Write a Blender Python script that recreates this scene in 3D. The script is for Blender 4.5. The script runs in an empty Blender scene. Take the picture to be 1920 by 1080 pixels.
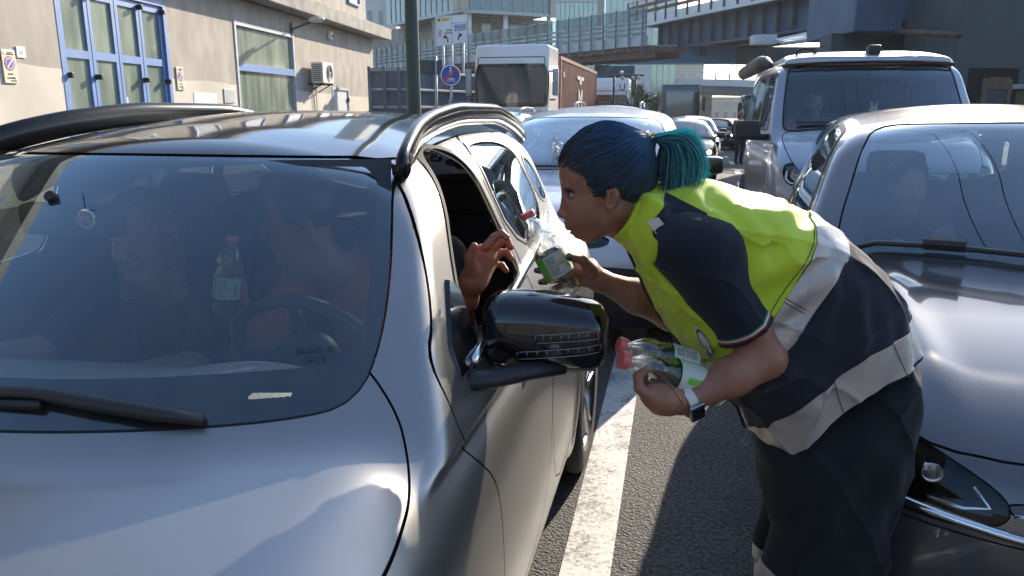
import bpy, bmesh, math, random
import numpy as np
from mathutils import Vector, Matrix

# ------------------------------------------------------------------ camera, sky, sun, exposure
SC = bpy.context.scene
COL = SC.collection
R = math.radians
rng = np.random.default_rng(7)
random.seed(7)
FPX, CAMH, TILT = 1450.0, 1.54, R(13.0)
cam_d = bpy.data.cameras.new('camera')
cam_d.sensor_width = 36.0
cam_d.lens = 36.0 * FPX / 1920.0
cam_d.clip_start = 0.05
cam_d.clip_end = 2000
cam = bpy.data.objects.new('camera', cam_d)
cam.location = (0, 0, CAMH)
cam.rotation_euler = (R(90) - TILT, 0, 0)
COL.objects.link(cam)
SC.camera = cam
SUN_AZ, SUN_EL = R(29), R(23.5)          # azimuth from +Y towards +X
world = bpy.data.worlds.new('World')
SC.world = world
world.use_nodes = True
wn = world.node_tree
wn.nodes.clear()
w_out = wn.nodes.new('ShaderNodeOutputWorld')
w_bg = wn.nodes.new('ShaderNodeBackground')
w_sky = wn.nodes.new('ShaderNodeTexSky')
w_sky.sky_type = 'NISHITA'
w_sky.sun_disc = False
w_sky.sun_elevation = SUN_EL
w_sky.sun_rotation = SUN_AZ
w_sky.air_density = 1.0
w_sky.dust_density = .7
w_sky.ozone_density = 2.2
w_bg.inputs['Strength'].default_value = 0.15
wn.links.new(w_sky.outputs[0], w_bg.inputs['Color'])
wn.links.new(w_bg.outputs[0], w_out.inputs['Surface'])
sun_l = bpy.data.lights.new('sun', 'SUN')
sun_l.energy = 4.6
sun_l.angle = R(0.5)
sun_l.color = (1.0, 0.87, 0.70)
sun_o = bpy.data.objects.new('sun', sun_l)
sd = Vector((math.sin(SUN_AZ) * math.cos(SUN_EL), math.cos(SUN_AZ) * math.cos(SUN_EL), math.sin(SUN_EL)))
sun_o.rotation_euler = sd.to_track_quat('Z', 'Y').to_euler()
sun_o.location = sd * 60
COL.objects.link(sun_o)
SC.view_settings.view_transform = 'Standard'
SC.view_settings.look = 'None'
SC.view_settings.exposure = 1.2
SC.view_settings.gamma = 1
SC.cycles.max_bounces = 8
SC.cycles.transparent_max_bounces = 16
SC.cycles.caustics_reflective = False
SC.cycles.caustics_refractive = False

# ------------------------------------------------------------------ helpers
ROAD = R(12)                            # heading of the road
RL = np.array([math.cos(ROAD), -math.sin(ROAD), 0.0])
RD = np.array([math.sin(ROAD), math.cos(ROAD), 0.0])
def road(X, Y, Z=0.0):                  # road frame -> world
    return RL * X + RD * Y + np.array([0, 0, Z])
def ray(px, py):
    u = (px - 960) / FPX; v = (540 - py) / FPX
    return np.array([u, math.cos(TILT) + v * math.sin(TILT), -math.sin(TILT) + v * math.cos(TILT)])
def at(px, py, Y):                      # the point seen at a pixel of the 1920x1080 photo, Y metres ahead
    r = ray(px, py)
    return np.array([0, 0, CAMH]) + r * (Y / r[1])
def atz(px, py, Z=0.0):
    r = ray(px, py)
    return np.array([0, 0, CAMH]) + r * ((Z - CAMH) / r[2])

def tag(o, label=None, cat=None, group=None, kind=None):
    if label: o['label'] = label
    if cat: o['category'] = cat
    if group: o['group'] = group
    if kind: o['kind'] = kind
    return o
def empty(name, loc=(0, 0, 0), rz=0.0, label=None, cat=None, group=None, kind=None):
    o = bpy.data.objects.new(name, None)
    o.empty_display_size = 0.2
    COL.objects.link(o)
    o.location = Vector([float(v) for v in loc])
    o.rotation_euler = (0, 0, rz)
    return tag(o, label, cat, group, kind)
def copy_tree(o, parent=None):
    c = o.copy(); COL.objects.link(c)
    c.parent = parent
    for ch in list(o.children): copy_tree(ch, c)
    return c

def mesh_obj(name, V, Fc, mat, parent=None, smooth=True, N=None):
    """V (n,3), Fc: array (m,3)/(m,4) or list of polygons"""
    me = bpy.data.meshes.new(name)
    V = np.asarray(V, dtype=np.float32)
    if isinstance(Fc, np.ndarray):
        m, k = Fc.shape
        me.vertices.add(len(V)); me.vertices.foreach_set('co', V.ravel())
        me.loops.add(m * k); me.loops.foreach_set('vertex_index', Fc.astype(np.int32).ravel())
        me.polygons.add(m)
        me.polygons.foreach_set('loop_start', np.arange(0, m * k, k, dtype=np.int32))
        me.update(calc_edges=True)
        me.validate()
    else:
        me.from_pydata([tuple(map(float, v)) for v in V], [], [tuple(int(i) for i in f) for f in Fc])
        me.update()
    if smooth is True:
        me.polygons.foreach_set('use_smooth', np.ones(len(me.polygons), dtype=bool))
    elif smooth == 'auto':
        me.polygons.foreach_set('use_smooth', np.ones(len(me.polygons), dtype=bool))
        me.set_sharp_from_angle(angle=R(35))
    if N is not None and len(me.vertices) == len(N):
        me.normals_split_custom_set_from_vertices([tuple(map(float, n)) for n in N])
    o = bpy.data.objects.new(name, me)
    COL.objects.link(o)
    if mat is not None: me.materials.append(mat)
    if parent is not None: o.parent = parent
    return o

class MB:
    """collects boxes, tubes, lathes and quads, then builds ONE mesh object"""
    def __init__(s): s.v = []; s.f = []; s.n = 0
    def add(s, V, F):
        s.v.append(np.asarray(V, float)); s.f += [tuple(i + s.n for i in f) for f in F]; s.n += len(V); return s
    def box(s, c, d, rz=0.0, b=0.0, M=None):
        """box centre c, full size d, chamfered by b"""
        c = np.array(c, float); h = np.array(d, float) / 2
        b = min(b, h.min() * 0.95)
        if b <= 0:
            V = [(x, y, z) for x in (-h[0], h[0]) for y in (-h[1], h[1]) for z in (-h[2], h[2])]
            F = [(0, 1, 3, 2), (4, 6, 7, 5), (0, 4, 5, 1), (2, 3, 7, 6), (0, 2, 6, 4), (1, 5, 7, 3)]
        else:
            bm = bmesh.new(); bmesh.ops.create_cube(bm, size=1)
            for v in bm.verts: v.co = Vector((v.co.x * d[0], v.co.y * d[1], v.co.z * d[2]))
            bmesh.ops.bevel(bm, geom=bm.edges[:], offset=b, segments=2, affect='EDGES', profile=0.6)
            bm.verts.index_update()
            V = [tuple(v.co) for v in bm.verts]; F = [tuple(v.index for v in f.verts) for f in bm.faces]
            bm.free()
        V = np.array(V)
        if M is not None: V = V @ np.array(M).T
        cz, sz = math.cos(rz), math.sin(rz)
        V = np.stack([V[:, 0] * cz - V[:, 1] * sz, V[:, 0] * sz + V[:, 1] * cz, V[:, 2]], 1) + c
        return s.add(V, F)
    def quad(s, a, b, c, d): return s.add([a, b, c, d], [(0, 1, 2, 3)])
    def tube(s, pts, r, n=10, cap=True, squash=None):
        pts = [np.array(p, float) for p in pts]
        rs = r if hasattr(r, '__len__') else [r] * len(pts)
        V = []; F = []; ref = None
        for i, p in enumerate(pts):
            a = pts[max(i - 1, 0)]; b = pts[min(i + 1, len(pts) - 1)]
            t = b - a; t /= (np.linalg.norm(t) + 1e-12)
            if ref is None:
                ref = np.array([0, 0, 1.0]) if abs(t[2]) < .9 else np.array([0, 1.0, 0])
            u = np.cross(t, ref); u /= (np.linalg.norm(u) + 1e-12)
            w = np.cross(u, t); ref = w
            for k in range(n):
                a_ = 2 * math.pi * k / n
                V.append(p + (u * math.cos(a_) + w * math.sin(a_) * (squash or 1)) * rs[i])
        for i in range(len(pts) - 1):
            for k in range(n):
                k2 = (k + 1) % n
                F.append((i * n + k, i * n + k2, (i + 1) * n + k2, (i + 1) * n + k))
        if cap:
            F.append(tuple(range(n - 1, -1, -1))); F.append(tuple((len(pts) - 1) * n + k for k in range(n)))
        return s.add(V, F)
    def lathe(s, prof, n=32, c=(0, 0, 0), ax=(0, 0, 1), cap=False):
        """prof: list of (radius, height) along axis ax"""
        ax = np.array(ax, float); ax /= np.linalg.norm(ax)
        ref = np.array([0, 0, 1.0]) if abs(ax[2]) < .9 else np.array([1.0, 0, 0])
        u = np.cross(ax, ref); u /= np.linalg.norm(u); w = np.cross(ax, u)
        V = []; F = []
        for (r, h) in prof:
            for k in range(n):
                a = 2 * math.pi * k / n
                V.append(np.array(c) + ax * h + (u * math.cos(a) + w * math.sin(a)) * r)
        for i in range(len(prof) - 1):
            for k in range(n):
                k2 = (k + 1) % n
                F.append((i * n + k, (i + 1) * n + k, (i + 1) * n + k2, i * n + k2))
        if cap:
            F.append(tuple(range(n))); F.append(tuple((len(prof) - 1) * n + k for k in range(n - 1, -1, -1)))
        return s.add(V, F)
    def prism(s, poly, ex, ey, ez, o, depth):
        """extrude 2D poly (a,b) -> o + ex*a + ey*b, thickness depth along ez"""
        ex, ey, ez, o = [np.array(q, float) for q in (ex, ey, ez, o)]
        n = len(poly)
        V = [o + ex * a + ey * b for a, b in poly] + [o + ex * a + ey * b + ez * depth for a, b in poly]
        F = [tuple(range(n)), tuple(range(2 * n - 1, n - 1, -1))] + [(i, (i + 1) % n, n + (i + 1) % n, n + i)[::-1] for i in range(n)]
        return s.add(V, F)
    def build(s, name, mat, parent=None, smooth=False):
        V = np.concatenate(s.v) if s.v else np.zeros((0, 3))
        return mesh_obj(name, V, s.f, mat, parent, smooth=smooth)

# ------------------------------------------------------------------ materials
MATS = {}
def mat(name, col=(0.5, 0.5, 0.5), rough=0.5, metal=0.0, coat=0.0, coat_r=0.03, spec=0.5, noise=0.0, nscale=6.0,
        bump=0.0, bscale=40.0, emit=None, estr=0.0, alpha=1.0, rnoise=0.0, sheen=0.0, aniso=None, trans=0.0, sss=0.0, col2=None):
    m = bpy.data.materials.new(name); m.use_nodes = True
    nt = m.node_tree; b = nt.nodes['Principled BSDF']; L = nt.links
    b.inputs['Base Color'].default_value = (*col, 1)
    b.inputs['Roughness'].default_value = rough
    b.inputs['Metallic'].default_value = metal
    b.inputs['Coat Weight'].default_value = coat
    b.inputs['Coat Roughness'].default_value = coat_r
    b.inputs['Specular IOR Level'].default_value = spec
    b.inputs['Sheen Weight'].default_value = sheen
    b.inputs['Transmission Weight'].default_value = trans
    if sss:
        b.inputs['Subsurface Weight'].default_value = sss
        b.inputs['Subsurface Radius'].default_value = (0.02, 0.006, 0.003)
        b.inputs['Subsurface Scale'].default_value = 0.6
    tc = nt.nodes.new('ShaderNodeTexCoord')
    if noise or col2:
        n = nt.nodes.new('ShaderNodeTexNoise'); n.inputs['Scale'].default_value = nscale; n.inputs['Detail'].default_value = 8
        L.new(tc.outputs['Object'], n.inputs['Vector'])
        rp = nt.nodes.new('ShaderNodeValToRGB')
        rp.color_ramp.elements[0].position = .32; rp.color_ramp.elements[1].position = .68
        a = tuple(max(0, c * (1 - noise)) for c in col); d = col2 or tuple(min(1, c * (1 + noise)) for c in col)
        rp.color_ramp.elements[0].color = (*a, 1); rp.color_ramp.elements[1].color = (*d, 1)
        L.new(n.outputs['Fac'], rp.inputs['Fac']); L.new(rp.outputs['Color'], b.inputs['Base Color'])
    if rnoise:
        n2 = nt.nodes.new('ShaderNodeTexNoise'); n2.inputs['Scale'].default_value = nscale * 1.7; n2.inputs['Detail'].default_value = 6
        L.new(tc.outputs['Object'], n2.inputs['Vector'])
        mr = nt.nodes.new('ShaderNodeMapRange'); mr.inputs['To Min'].default_value = max(0, rough - rnoise); mr.inputs['To Max'].default_value = min(1, rough + rnoise)
        L.new(n2.outputs['Fac'], mr.inputs['Value']); L.new(mr.outputs['Result'], b.inputs['Roughness'])
    if bump:
        n3 = nt.nodes.new('ShaderNodeTexNoise'); n3.inputs['Scale'].default_value = bscale; n3.inputs['Detail'].default_value = 5
        L.new(tc.outputs['Object'], n3.inputs['Vector'])
        bp = nt.nodes.new('ShaderNodeBump'); bp.inputs['Strength'].default_value = bump; bp.inputs['Distance'].default_value = 0.01
        L.new(n3.outputs['Fac'], bp.inputs['Height']); L.new(bp.outputs['Normal'], b.inputs['Normal'])
    if emit:
        b.inputs['Emission Color'].default_value = (*emit, 1); b.inputs['Emission Strength'].default_value = estr
    MATS[name] = m
    return m
def glass(name, tint=(0.6, 0.66, 0.66), ior=1.5, rough=0.0, gain=1.0, dirt=0.0):
    """thin car glass: fresnel mix of tinted transparency and mirror, plus a little dust"""
    m = bpy.data.materials.new(name); m.use_nodes = True
    nt = m.node_tree; nt.nodes.clear(); L = nt.links
    out = nt.nodes.new('ShaderNodeOutputMaterial')
    tr = nt.nodes.new('ShaderNodeBsdfTransparent'); tr.inputs['Color'].default_value = (*tint, 1)
    gl = nt.nodes.new('ShaderNodeBsdfGlossy'); gl.inputs['Roughness'].default_value = rough
    gl.inputs['Color'].default_value = (.80, .93, 1, 1)
    fr = nt.nodes.new('ShaderNodeFresnel'); fr.inputs['IOR'].default_value = ior
    mu = nt.nodes.new('ShaderNodeMath'); mu.operation = 'MULTIPLY'; mu.inputs[1].default_value = gain; mu.use_clamp = True
    mx = nt.nodes.new('ShaderNodeMixShader')
    ge = nt.nodes.new('ShaderNodeNewGeometry'); mr0 = nt.nodes.new('ShaderNodeMapRange')
    mr0.inputs['To Min'].default_value = ior; mr0.inputs['To Max'].default_value = 1 / ior
    L.new(ge.outputs['Backfacing'], mr0.inputs['Value']); L.new(mr0.outputs['Result'], fr.inputs['IOR'])
    L.new(fr.outputs[0], mu.inputs[0]); L.new(mu.outputs[0], mx.inputs[0])
    L.new(tr.outputs[0], mx.inputs[1]); L.new(gl.outputs[0], mx.inputs[2])
    last = mx
    if dirt:
        df = nt.nodes.new('ShaderNodeBsdfDiffuse'); df.inputs['Color'].default_value = (.55, .5, .45, 1)
        tc = nt.nodes.new('ShaderNodeTexCoord'); n = nt.nodes.new('ShaderNodeTexNoise'); n.inputs['Scale'].default_value = 9; n.inputs['Detail'].default_value = 9
        L.new(tc.outputs['Object'], n.inputs['Vector'])
        mr = nt.nodes.new('ShaderNodeMapRange'); mr.inputs['From Min'].default_value = .35; mr.inputs['From Max'].default_value = .8
        mr.inputs['To Max'].default_value = dirt
        L.new(n.outputs['Fac'], mr.inputs['Value'])
        m2 = nt.nodes.new('ShaderNodeMixShader'); L.new(mr.outputs[0], m2.inputs[0]); L.new(mx.outputs[0], m2.inputs[1]); L.new(df.outputs[0], m2.inputs[2])
        last = m2
    L.new(last.outputs[0], out.inputs['Surface'])
    MATS[name] = m
    return m

# ------------------------------------------------------------------ implicit surfaces
def spl(pts):
    """smooth monotone cubic through points -> vectorised function"""
    x = np.array([p[0] for p in pts], float); y = np.array([p[1] for p in pts], float)
    h = np.diff(x); d = np.diff(y) / h
    m = np.zeros_like(x)
    m[0] = d[0]; m[-1] = d[-1]
    for i in range(1, len(x) - 1):
        if d[i - 1] * d[i] > 0:
            w1 = 2 * h[i] + h[i - 1]; w2 = h[i] + 2 * h[i - 1]
            m[i] = (w1 + w2) / (w1 / d[i - 1] + w2 / d[i])
    def f(t):
        t = np.asarray(t)
        i = np.clip(np.searchsorted(x, t) - 1, 0, len(x) - 2)
        hh = h[i]; s = (t - x[i]) / hh
        lo = s < 0; hi = s > 1
        sc = np.clip(s, 0, 1); s2 = sc * sc; s3 = s2 * sc
        v = (2 * s3 - 3 * s2 + 1) * y[i] + (s3 - 2 * s2 + sc) * hh * m[i] + (-2 * s3 + 3 * s2) * y[i + 1] + (s3 - s2) * hh * m[i + 1]
        return np.where(lo, y[0] + (t - x[0]) * m[0], np.where(hi, y[-1] + (t - x[-1]) * m[-1], v))
    return f
def smin(a, b, k):
    h = np.maximum(k - np.abs(a - b), 0) / k
    return np.minimum(a, b) - h * h * k * 0.25
def smax(a, b, k): return -smin(-a, -b, k)

def surfnet(F, lo, hi, h, newton=5, slab=48):
    lo = np.array(lo, float); hi = np.array(hi, float)
    n = np.ceil((hi - lo) / h).astype(int) + 1
    ax = [lo[i] + np.arange(n[i]) * h for i in range(3)]
    G = np.empty(n, np.float32)
    for s in range(0, n[0], slab):
        X, Y, Z = np.meshgrid(ax[0][s:s + slab], ax[1], ax[2], indexing='ij')
        G[s:s + slab] = F(X, Y, Z)
    S = G < 0
    c = np.zeros(n - 1, np.int8)
    for a in (0, 1):
        for b in (0, 1):
            for d in (0, 1):
                c += S[a:n[0] - 1 + a, b:n[1] - 1 + b, d:n[2] - 1 + d]
    act = (c > 0) & (c < 8)
    I = np.argwhere(act)
    idx = -np.ones(n - 1, np.int32); idx[act] = np.arange(len(I))
    acc = np.zeros((len(I), 3)); cnt = np.zeros(len(I))
    cor = [(a, b, d) for a in (0, 1) for b in (0, 1) for d in (0, 1)]
    for p in range(8):
        for q in range(p + 1, 8):
            A = np.array(cor[p]); B = np.array(cor[q])
            if np.abs(A - B).sum() != 1: continue
            ga = G[tuple((I + A).T)]; gb = G[tuple((I + B).T)]
            k = (ga < 0) != (gb < 0)
            t = np.where(k, ga / np.where(k, ga - gb, 1), 0)
            P = A + (B - A) * t[:, None]
            acc += P * k[:, None]; cnt += k
    V = lo + (I + acc / cnt[:, None]) * h
    Q = []
    for a in range(3):
        b, d = (a + 1) % 3, (a + 2) % 3
        sl0 = [slice(None)] * 3; sl1 = [slice(None)] * 3
        sl0[a] = slice(0, n[a] - 1); sl1[a] = slice(1, n[a])
        for k in (b, d): sl0[k] = slice(1, n[k] - 1); sl1[k] = slice(1, n[k] - 1)
        s0 = S[tuple(sl0)]; s1 = S[tuple(sl1)]
        E = np.argwhere(s0 != s1)
        if len(E) == 0: continue
        flip = s1[tuple(E.T)]
        E[:, b] += 1; E[:, d] += 1
        eb = np.zeros(3, int); eb[b] = 1; ed = np.zeros(3, int); ed[d] = 1
        q = np.stack([idx[tuple((E - eb - ed).T)], idx[tuple((E - ed).T)], idx[tuple(E.T)], idx[tuple((E - eb).T)]], 1)
        q[flip] = q[flip][:, ::-1]
        Q.append(q)
    Q = np.concatenate(Q)
    N = grad(F, V, h * .4)
    for _ in range(newton):
        v = F(V[:, 0], V[:, 1], V[:, 2]); g2 = (N ** 2).sum(1)
        st = np.clip(-v / np.maximum(g2, .04) ** .5, -h * .35, h * .35)
        V = V + N / np.maximum(g2, 1e-8)[:, None] ** .5 * st[:, None]
        N = grad(F, V, h * .4)
    N /= np.linalg.norm(N, axis=1)[:, None] + 1e-9
    return V, Q, N
def grad(F, V, e):
    g = np.empty_like(V)
    for a in range(3):
        d = np.zeros(3); d[a] = e
        P = V + d; M_ = V - d
        g[:, a] = (F(P[:, 0], P[:, 1], P[:, 2]) - F(M_[:, 0], M_[:, 1], M_[:, 2])) / (2 * e)
    return g
def tri(Q):
    if Q.shape[1] == 3: return Q
    return np.concatenate([Q[:, [0, 1, 2]], Q[:, [0, 2, 3]]])
def compact(V, T, N):
    u, inv = np.unique(T, return_inverse=True)
    return V[u], inv.reshape(T.shape), N[u]
def clip(V, T, N, f):
    """keep the part of a triangle mesh where f>0, cutting triangles exactly on f=0"""
    f = np.where(np.abs(f) < 1e-7, 1e-7, f)
    s = f[T] > 0; n = s.sum(1)
    out = [T[n == 3]]
    A = T[n == 1]; B = T[n == 2]
    def lone(Tm, sm):
        k = np.argmax(sm, 1); r = np.arange(len(Tm))
        return Tm[r, k], Tm[r, (k + 1) % 3], Tm[r, (k + 2) % 3]
    ed = []
    a1, a2, a3 = lone(A, s[n == 1]) if len(A) else (np.zeros(0, int),) * 3
    b1, b2, b3 = lone(B, ~s[n == 2]) if len(B) else (np.zeros(0, int),) * 3
    E = np.concatenate([np.stack([a1, a2], 1), np.stack([a1, a3], 1), np.stack([b1, b2], 1), np.stack([b1, b3], 1)])
    if len(E) == 0: return compact(V, out[0], N) if len(out[0]) else (V[:0], T[:0], N[:0])
    Es = np.sort(E, 1); U, inv = np.unique(Es, axis=0, return_inverse=True); inv = inv.ravel()
    fa, fb = f[U[:, 0]], f[U[:, 1]]
    t = fa / (fa - fb)
    nv = V[U[:, 0]] + (V[U[:, 1]] - V[U[:, 0]]) * t[:, None]
    nn = N[U[:, 0]] + (N[U[:, 1]] - N[U[:, 0]]) * t[:, None]
    nn /= np.linalg.norm(nn, axis=1)[:, None] + 1e-9
    base = len(V); ids = inv + base
    la, lb = len(A), len(B)
    i12, i13, j12, j13 = ids[:la], ids[la:2 * la], ids[2 * la:2 * la + lb], ids[2 * la + lb:]
    if la: out.append(np.stack([a1, i12, i13], 1))
    if lb: out.append(np.stack([j12, b2, b3], 1)); out.append(np.stack([j12, b3, j13], 1))
    return compact(np.concatenate([V, nv]), np.concatenate(out), np.concatenate([N, nn]))
def psdf(poly, a, b):
    """signed distance to polygon, negative inside"""
    P = np.array(poly, float); n = len(P)
    d = np.full(a.shape, 1e9); s = np.ones(a.shape)
    j = n - 1
    for i in range(n):
        ex, ey = P[j] - P[i]; wx = a - P[i, 0]; wy = b - P[i, 1]
        t = np.clip((wx * ex + wy * ey) / (ex * ex + ey * ey + 1e-12), 0, 1)
        d = np.minimum(d, (wx - ex * t) ** 2 + (wy - ey * t) ** 2)
        c1 = b >= P[i, 1]; c2 = b < P[j, 1]; c3 = ex * wy > ey * wx
        fl = (c1 & c2 & c3) | (~c1 & ~c2 & ~c3)
        s = np.where(fl, -s, s); j = i
    return s * np.sqrt(d)
def ldist(line, a, b):
    d = np.full(a.shape, 1e9)
    for i in range(len(line) - 1):
        x0, y0 = line[i]; x1, y1 = line[i + 1]
        ex, ey = x1 - x0, y1 - y0
        t = np.clip(((a - x0) * ex + (b - y0) * ey) / (ex * ex + ey * ey + 1e-12), 0, 1)
        d = np.minimum(d, np.hypot(a - x0 - ex * t, b - y0 - ey * t))
    return d
# ------------------------------------------------------------------ materials of the place
mat('satin_grey_paint', (.32, .31, .30), rough=.32, metal=.85, coat=.35, coat_r=.16, rnoise=.02, nscale=3)
mat('gloss_black', (.006, .006, .008), rough=.10, coat=.5, coat_r=.02, rnoise=.03)
mat('black_plastic', (.018, .018, .02), rough=.5, rnoise=.1, bump=.05, bscale=400)
mat('rail_black', (.006, .006, .007), rough=.14, spec=.25)
mat('rubber', (.018, .018, .018), rough=.8, noise=.3, nscale=30)
mat('gap_black', (.006, .006, .006), rough=.9)
mat('chrome', (.75, .75, .76), rough=.1, metal=1, rnoise=.05)
mat('alloy', (.45, .45, .47), rough=.25, metal=1, rnoise=.1)
mat('dark_alloy', (.08, .08, .09), rough=.3, metal=.9)
mat('brown_grey_paint', (.12, .115, .12), rough=.2, metal=.5, coat=.9, coat_r=.03, rnoise=.03)
mat('silver_paint', (.34, .36, .40), rough=.34, metal=.75, coat=.8, coat_r=.04, rnoise=.03)
mat('white_paint', (.62, .63, .65), rough=.25, coat=.8, coat_r=.04, rnoise=.04)
mat('black_paint', (.010, .011, .013), rough=.25, spec=.3, coat=.25, coat_r=.05)
mat('blue_grey_paint', (.10, .14, .20), rough=.25, metal=.5, coat=.8)
mat('pale_paint', (.45, .47, .50), rough=.28, metal=.5, coat=.8, rnoise=.04)
mat('interior_dark', (.03, .032, .036), rough=.75, noise=.2, nscale=20)
mat('seat_fabric', (.05, .05, .055), rough=.9, noise=.25, nscale=60, bump=.2, bscale=200)
mat('dash_beige', (.46, .43, .37), rough=.6, bump=.35, bscale=260, noise=.08, nscale=30)
mat('dash_grey', (.085, .085, .085), rough=.65, bump=.3, bscale=260)
mat('frit', (.010, .011, .013), rough=.06, coat=1, coat_r=.01)
glass('windshield_glass', (.60, .67, .69), ior=1.55, gain=2.6, dirt=.05)
glass('side_glass', (.35, .38, .38), ior=1.5, gain=1.2, dirt=.07)
glass('dark_glass', (.10, .11, .12), ior=1.5, gain=1.4, dirt=.03)
glass('lamp_glass', (.92, .94, .95), ior=1.45)
mat('lamp_bowl', (.6, .6, .62), rough=.15, metal=1)
mat('lamp_on', (1, 1, 1), emit=(1, .93, .8), estr=9)
mat('lamp_dim', (1, 1, 1), emit=(.9, .95, 1), estr=1.2)
mat('clear_trim', (.22, .23, .25), rough=.25, metal=.9)
mat('amber', (.5, .18, .02), rough=.2, coat=1)
mat('plate_white', (.75, .75, .73), rough=.4)
mat('ink_black', (.01, .01, .01), rough=.6)
mat('ink_red', (.5, .02, .03), rough=.5)
mat('ink_blue', (.02, .08, .4), rough=.5)
mat('ink_white', (.8, .8, .8), rough=.5)

FONT = None
def text(name, body, size, M, m, parent=None, ext=.0015, sx=1.0, align='CENTER'):
    """raised lettering, converted to a mesh, placed by 4x4 matrix M (text in its local xy plane)"""
    cu = bpy.data.curves.new(name, 'FONT'); cu.body = body; cu.size = size
    cu.align_x = align; cu.align_y = 'CENTER'; cu.extrude = ext; cu.resolution_u = 2
    o = bpy.data.objects.new(name, cu); COL.objects.link(o)
    bpy.context.view_layer.update()
    me = bpy.data.meshes.new_from_object(o.evaluated_get(bpy.context.evaluated_depsgraph_get()))
    COL.objects.unlink(o); bpy.data.objects.remove(o)
    me.transform(Matrix.Diagonal((sx, 1, 1, 1))); me.transform(M)
    me.materials.clear(); me.materials.append(m)
    o = bpy.data.objects.new(name, me); COL.objects.link(o)
    if parent is not None: o.parent = parent
    return o
def frame(o, ex, ey):                  # 4x4 from origin and two in-plane axes
    ex = Vector([float(q) for q in ex]).normalized(); ey = Vector([float(q) for q in ey])
    ez = ex.cross(ey).normalized(); ey = ez.cross(ex)
    M = Matrix((ex, ey, ez)).transposed().to_4x4(); M.translation = Vector([float(q) for q in o]); return M

# ------------------------------------------------------------------ cars
def chaikin(poly, n=2, ext=-.3):
    P_ = [(ext if abs(a) < 1e-9 else a, b) for a, b in poly] if ext is not None else list(poly)
    for _ in range(n):
        Q_ = []
        for i in range(len(P_)):
            a, b = np.array(P_[i]), np.array(P_[(i + 1) % len(P_)]); Q_ += [tuple(a * .75 + b * .25), tuple(a * .25 + b * .75)]
        P_ = Q_
    return P_
def nose_y(P, x, z, ax=1):
    F = car_field(P); y = -.25
    for _ in range(120):
        v = float(F(np.array(float(x)), np.array(y), np.array(float(z))))
        if v < .0008: break
        y += max(v * .6, .0006)
    return y
def gz(Y):                              # the road falls away gently beyond the first cars
    return -0.011 * min(max(Y - 7.0, 0.0), 45.0)
# car frame: x towards the car's own left, y from the nose to the tail, z up
def car_field(P):
    W = P['W']; L = P['L']
    def F(x, y, z):
        ax = np.abs(x)
        q = (ax / W)
        top = P['hood'](y) - P.get('hc', .05) * q ** P.get('hp', 3)
        if 'hoodridge' in P: top = top + P['hoodridge'](x, y)
        A = (z - top) / np.sqrt(1 + 0.02)
        xs = W - P['sec'](z) - P['plan'](y)
        for (ya, R_) in P['arch']:
            d = np.hypot(y - ya, z - P['Rw'])
            xs = xs + P.get('flare', .014) * np.exp(-((d - R_ - .025) / .05) ** 2) * (z > P['Rw'] * .7)
        B = ax - xs
        C = P['nose'](z) + P.get('kf', .35) * q ** P.get('pf', 3.2) - y
        D = y - (L - P['tail'](z) - P.get('kr', .25) * q ** 3)
        r = P.get('r', .09)
        low = smax(smax(A, B, P.get('rs', .16)), smax(C, D, .01), r)
        low = smax(low, P.get('zb', .2) - z, .03)
        slope = P.get('wslope', 1.2)
        E_ = ((P['ws'](z) + P['kw'](z) * ax * ax) - y) / math.sqrt(1 + slope ** 2)
        G = z - (P['roof'](y) - P.get('krf', .09) * (ax / P.get('rw', .6)) ** 2.2)
        H_ = ax - (P['gw'](z) - P['gplan'](y))
        K = y - (P['rear'](z) - .12 * q ** 2)
        gr = smax(smax(smax(G, H_, P.get('rr', .13)), E_, P.get('rp', .035)), K, .07)
        gr = smax(gr, P.get('gz0', .93) - z, .02)
        f = smin(low, gr, P.get('rb', .035))
        for (ya, R_) in P['arch']:
            d = R_ - np.hypot(y - ya, z - P['Rw'])
            f = smax(f, np.minimum(d, ax - (W - .30)), .006)
        return f
    return F

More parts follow.
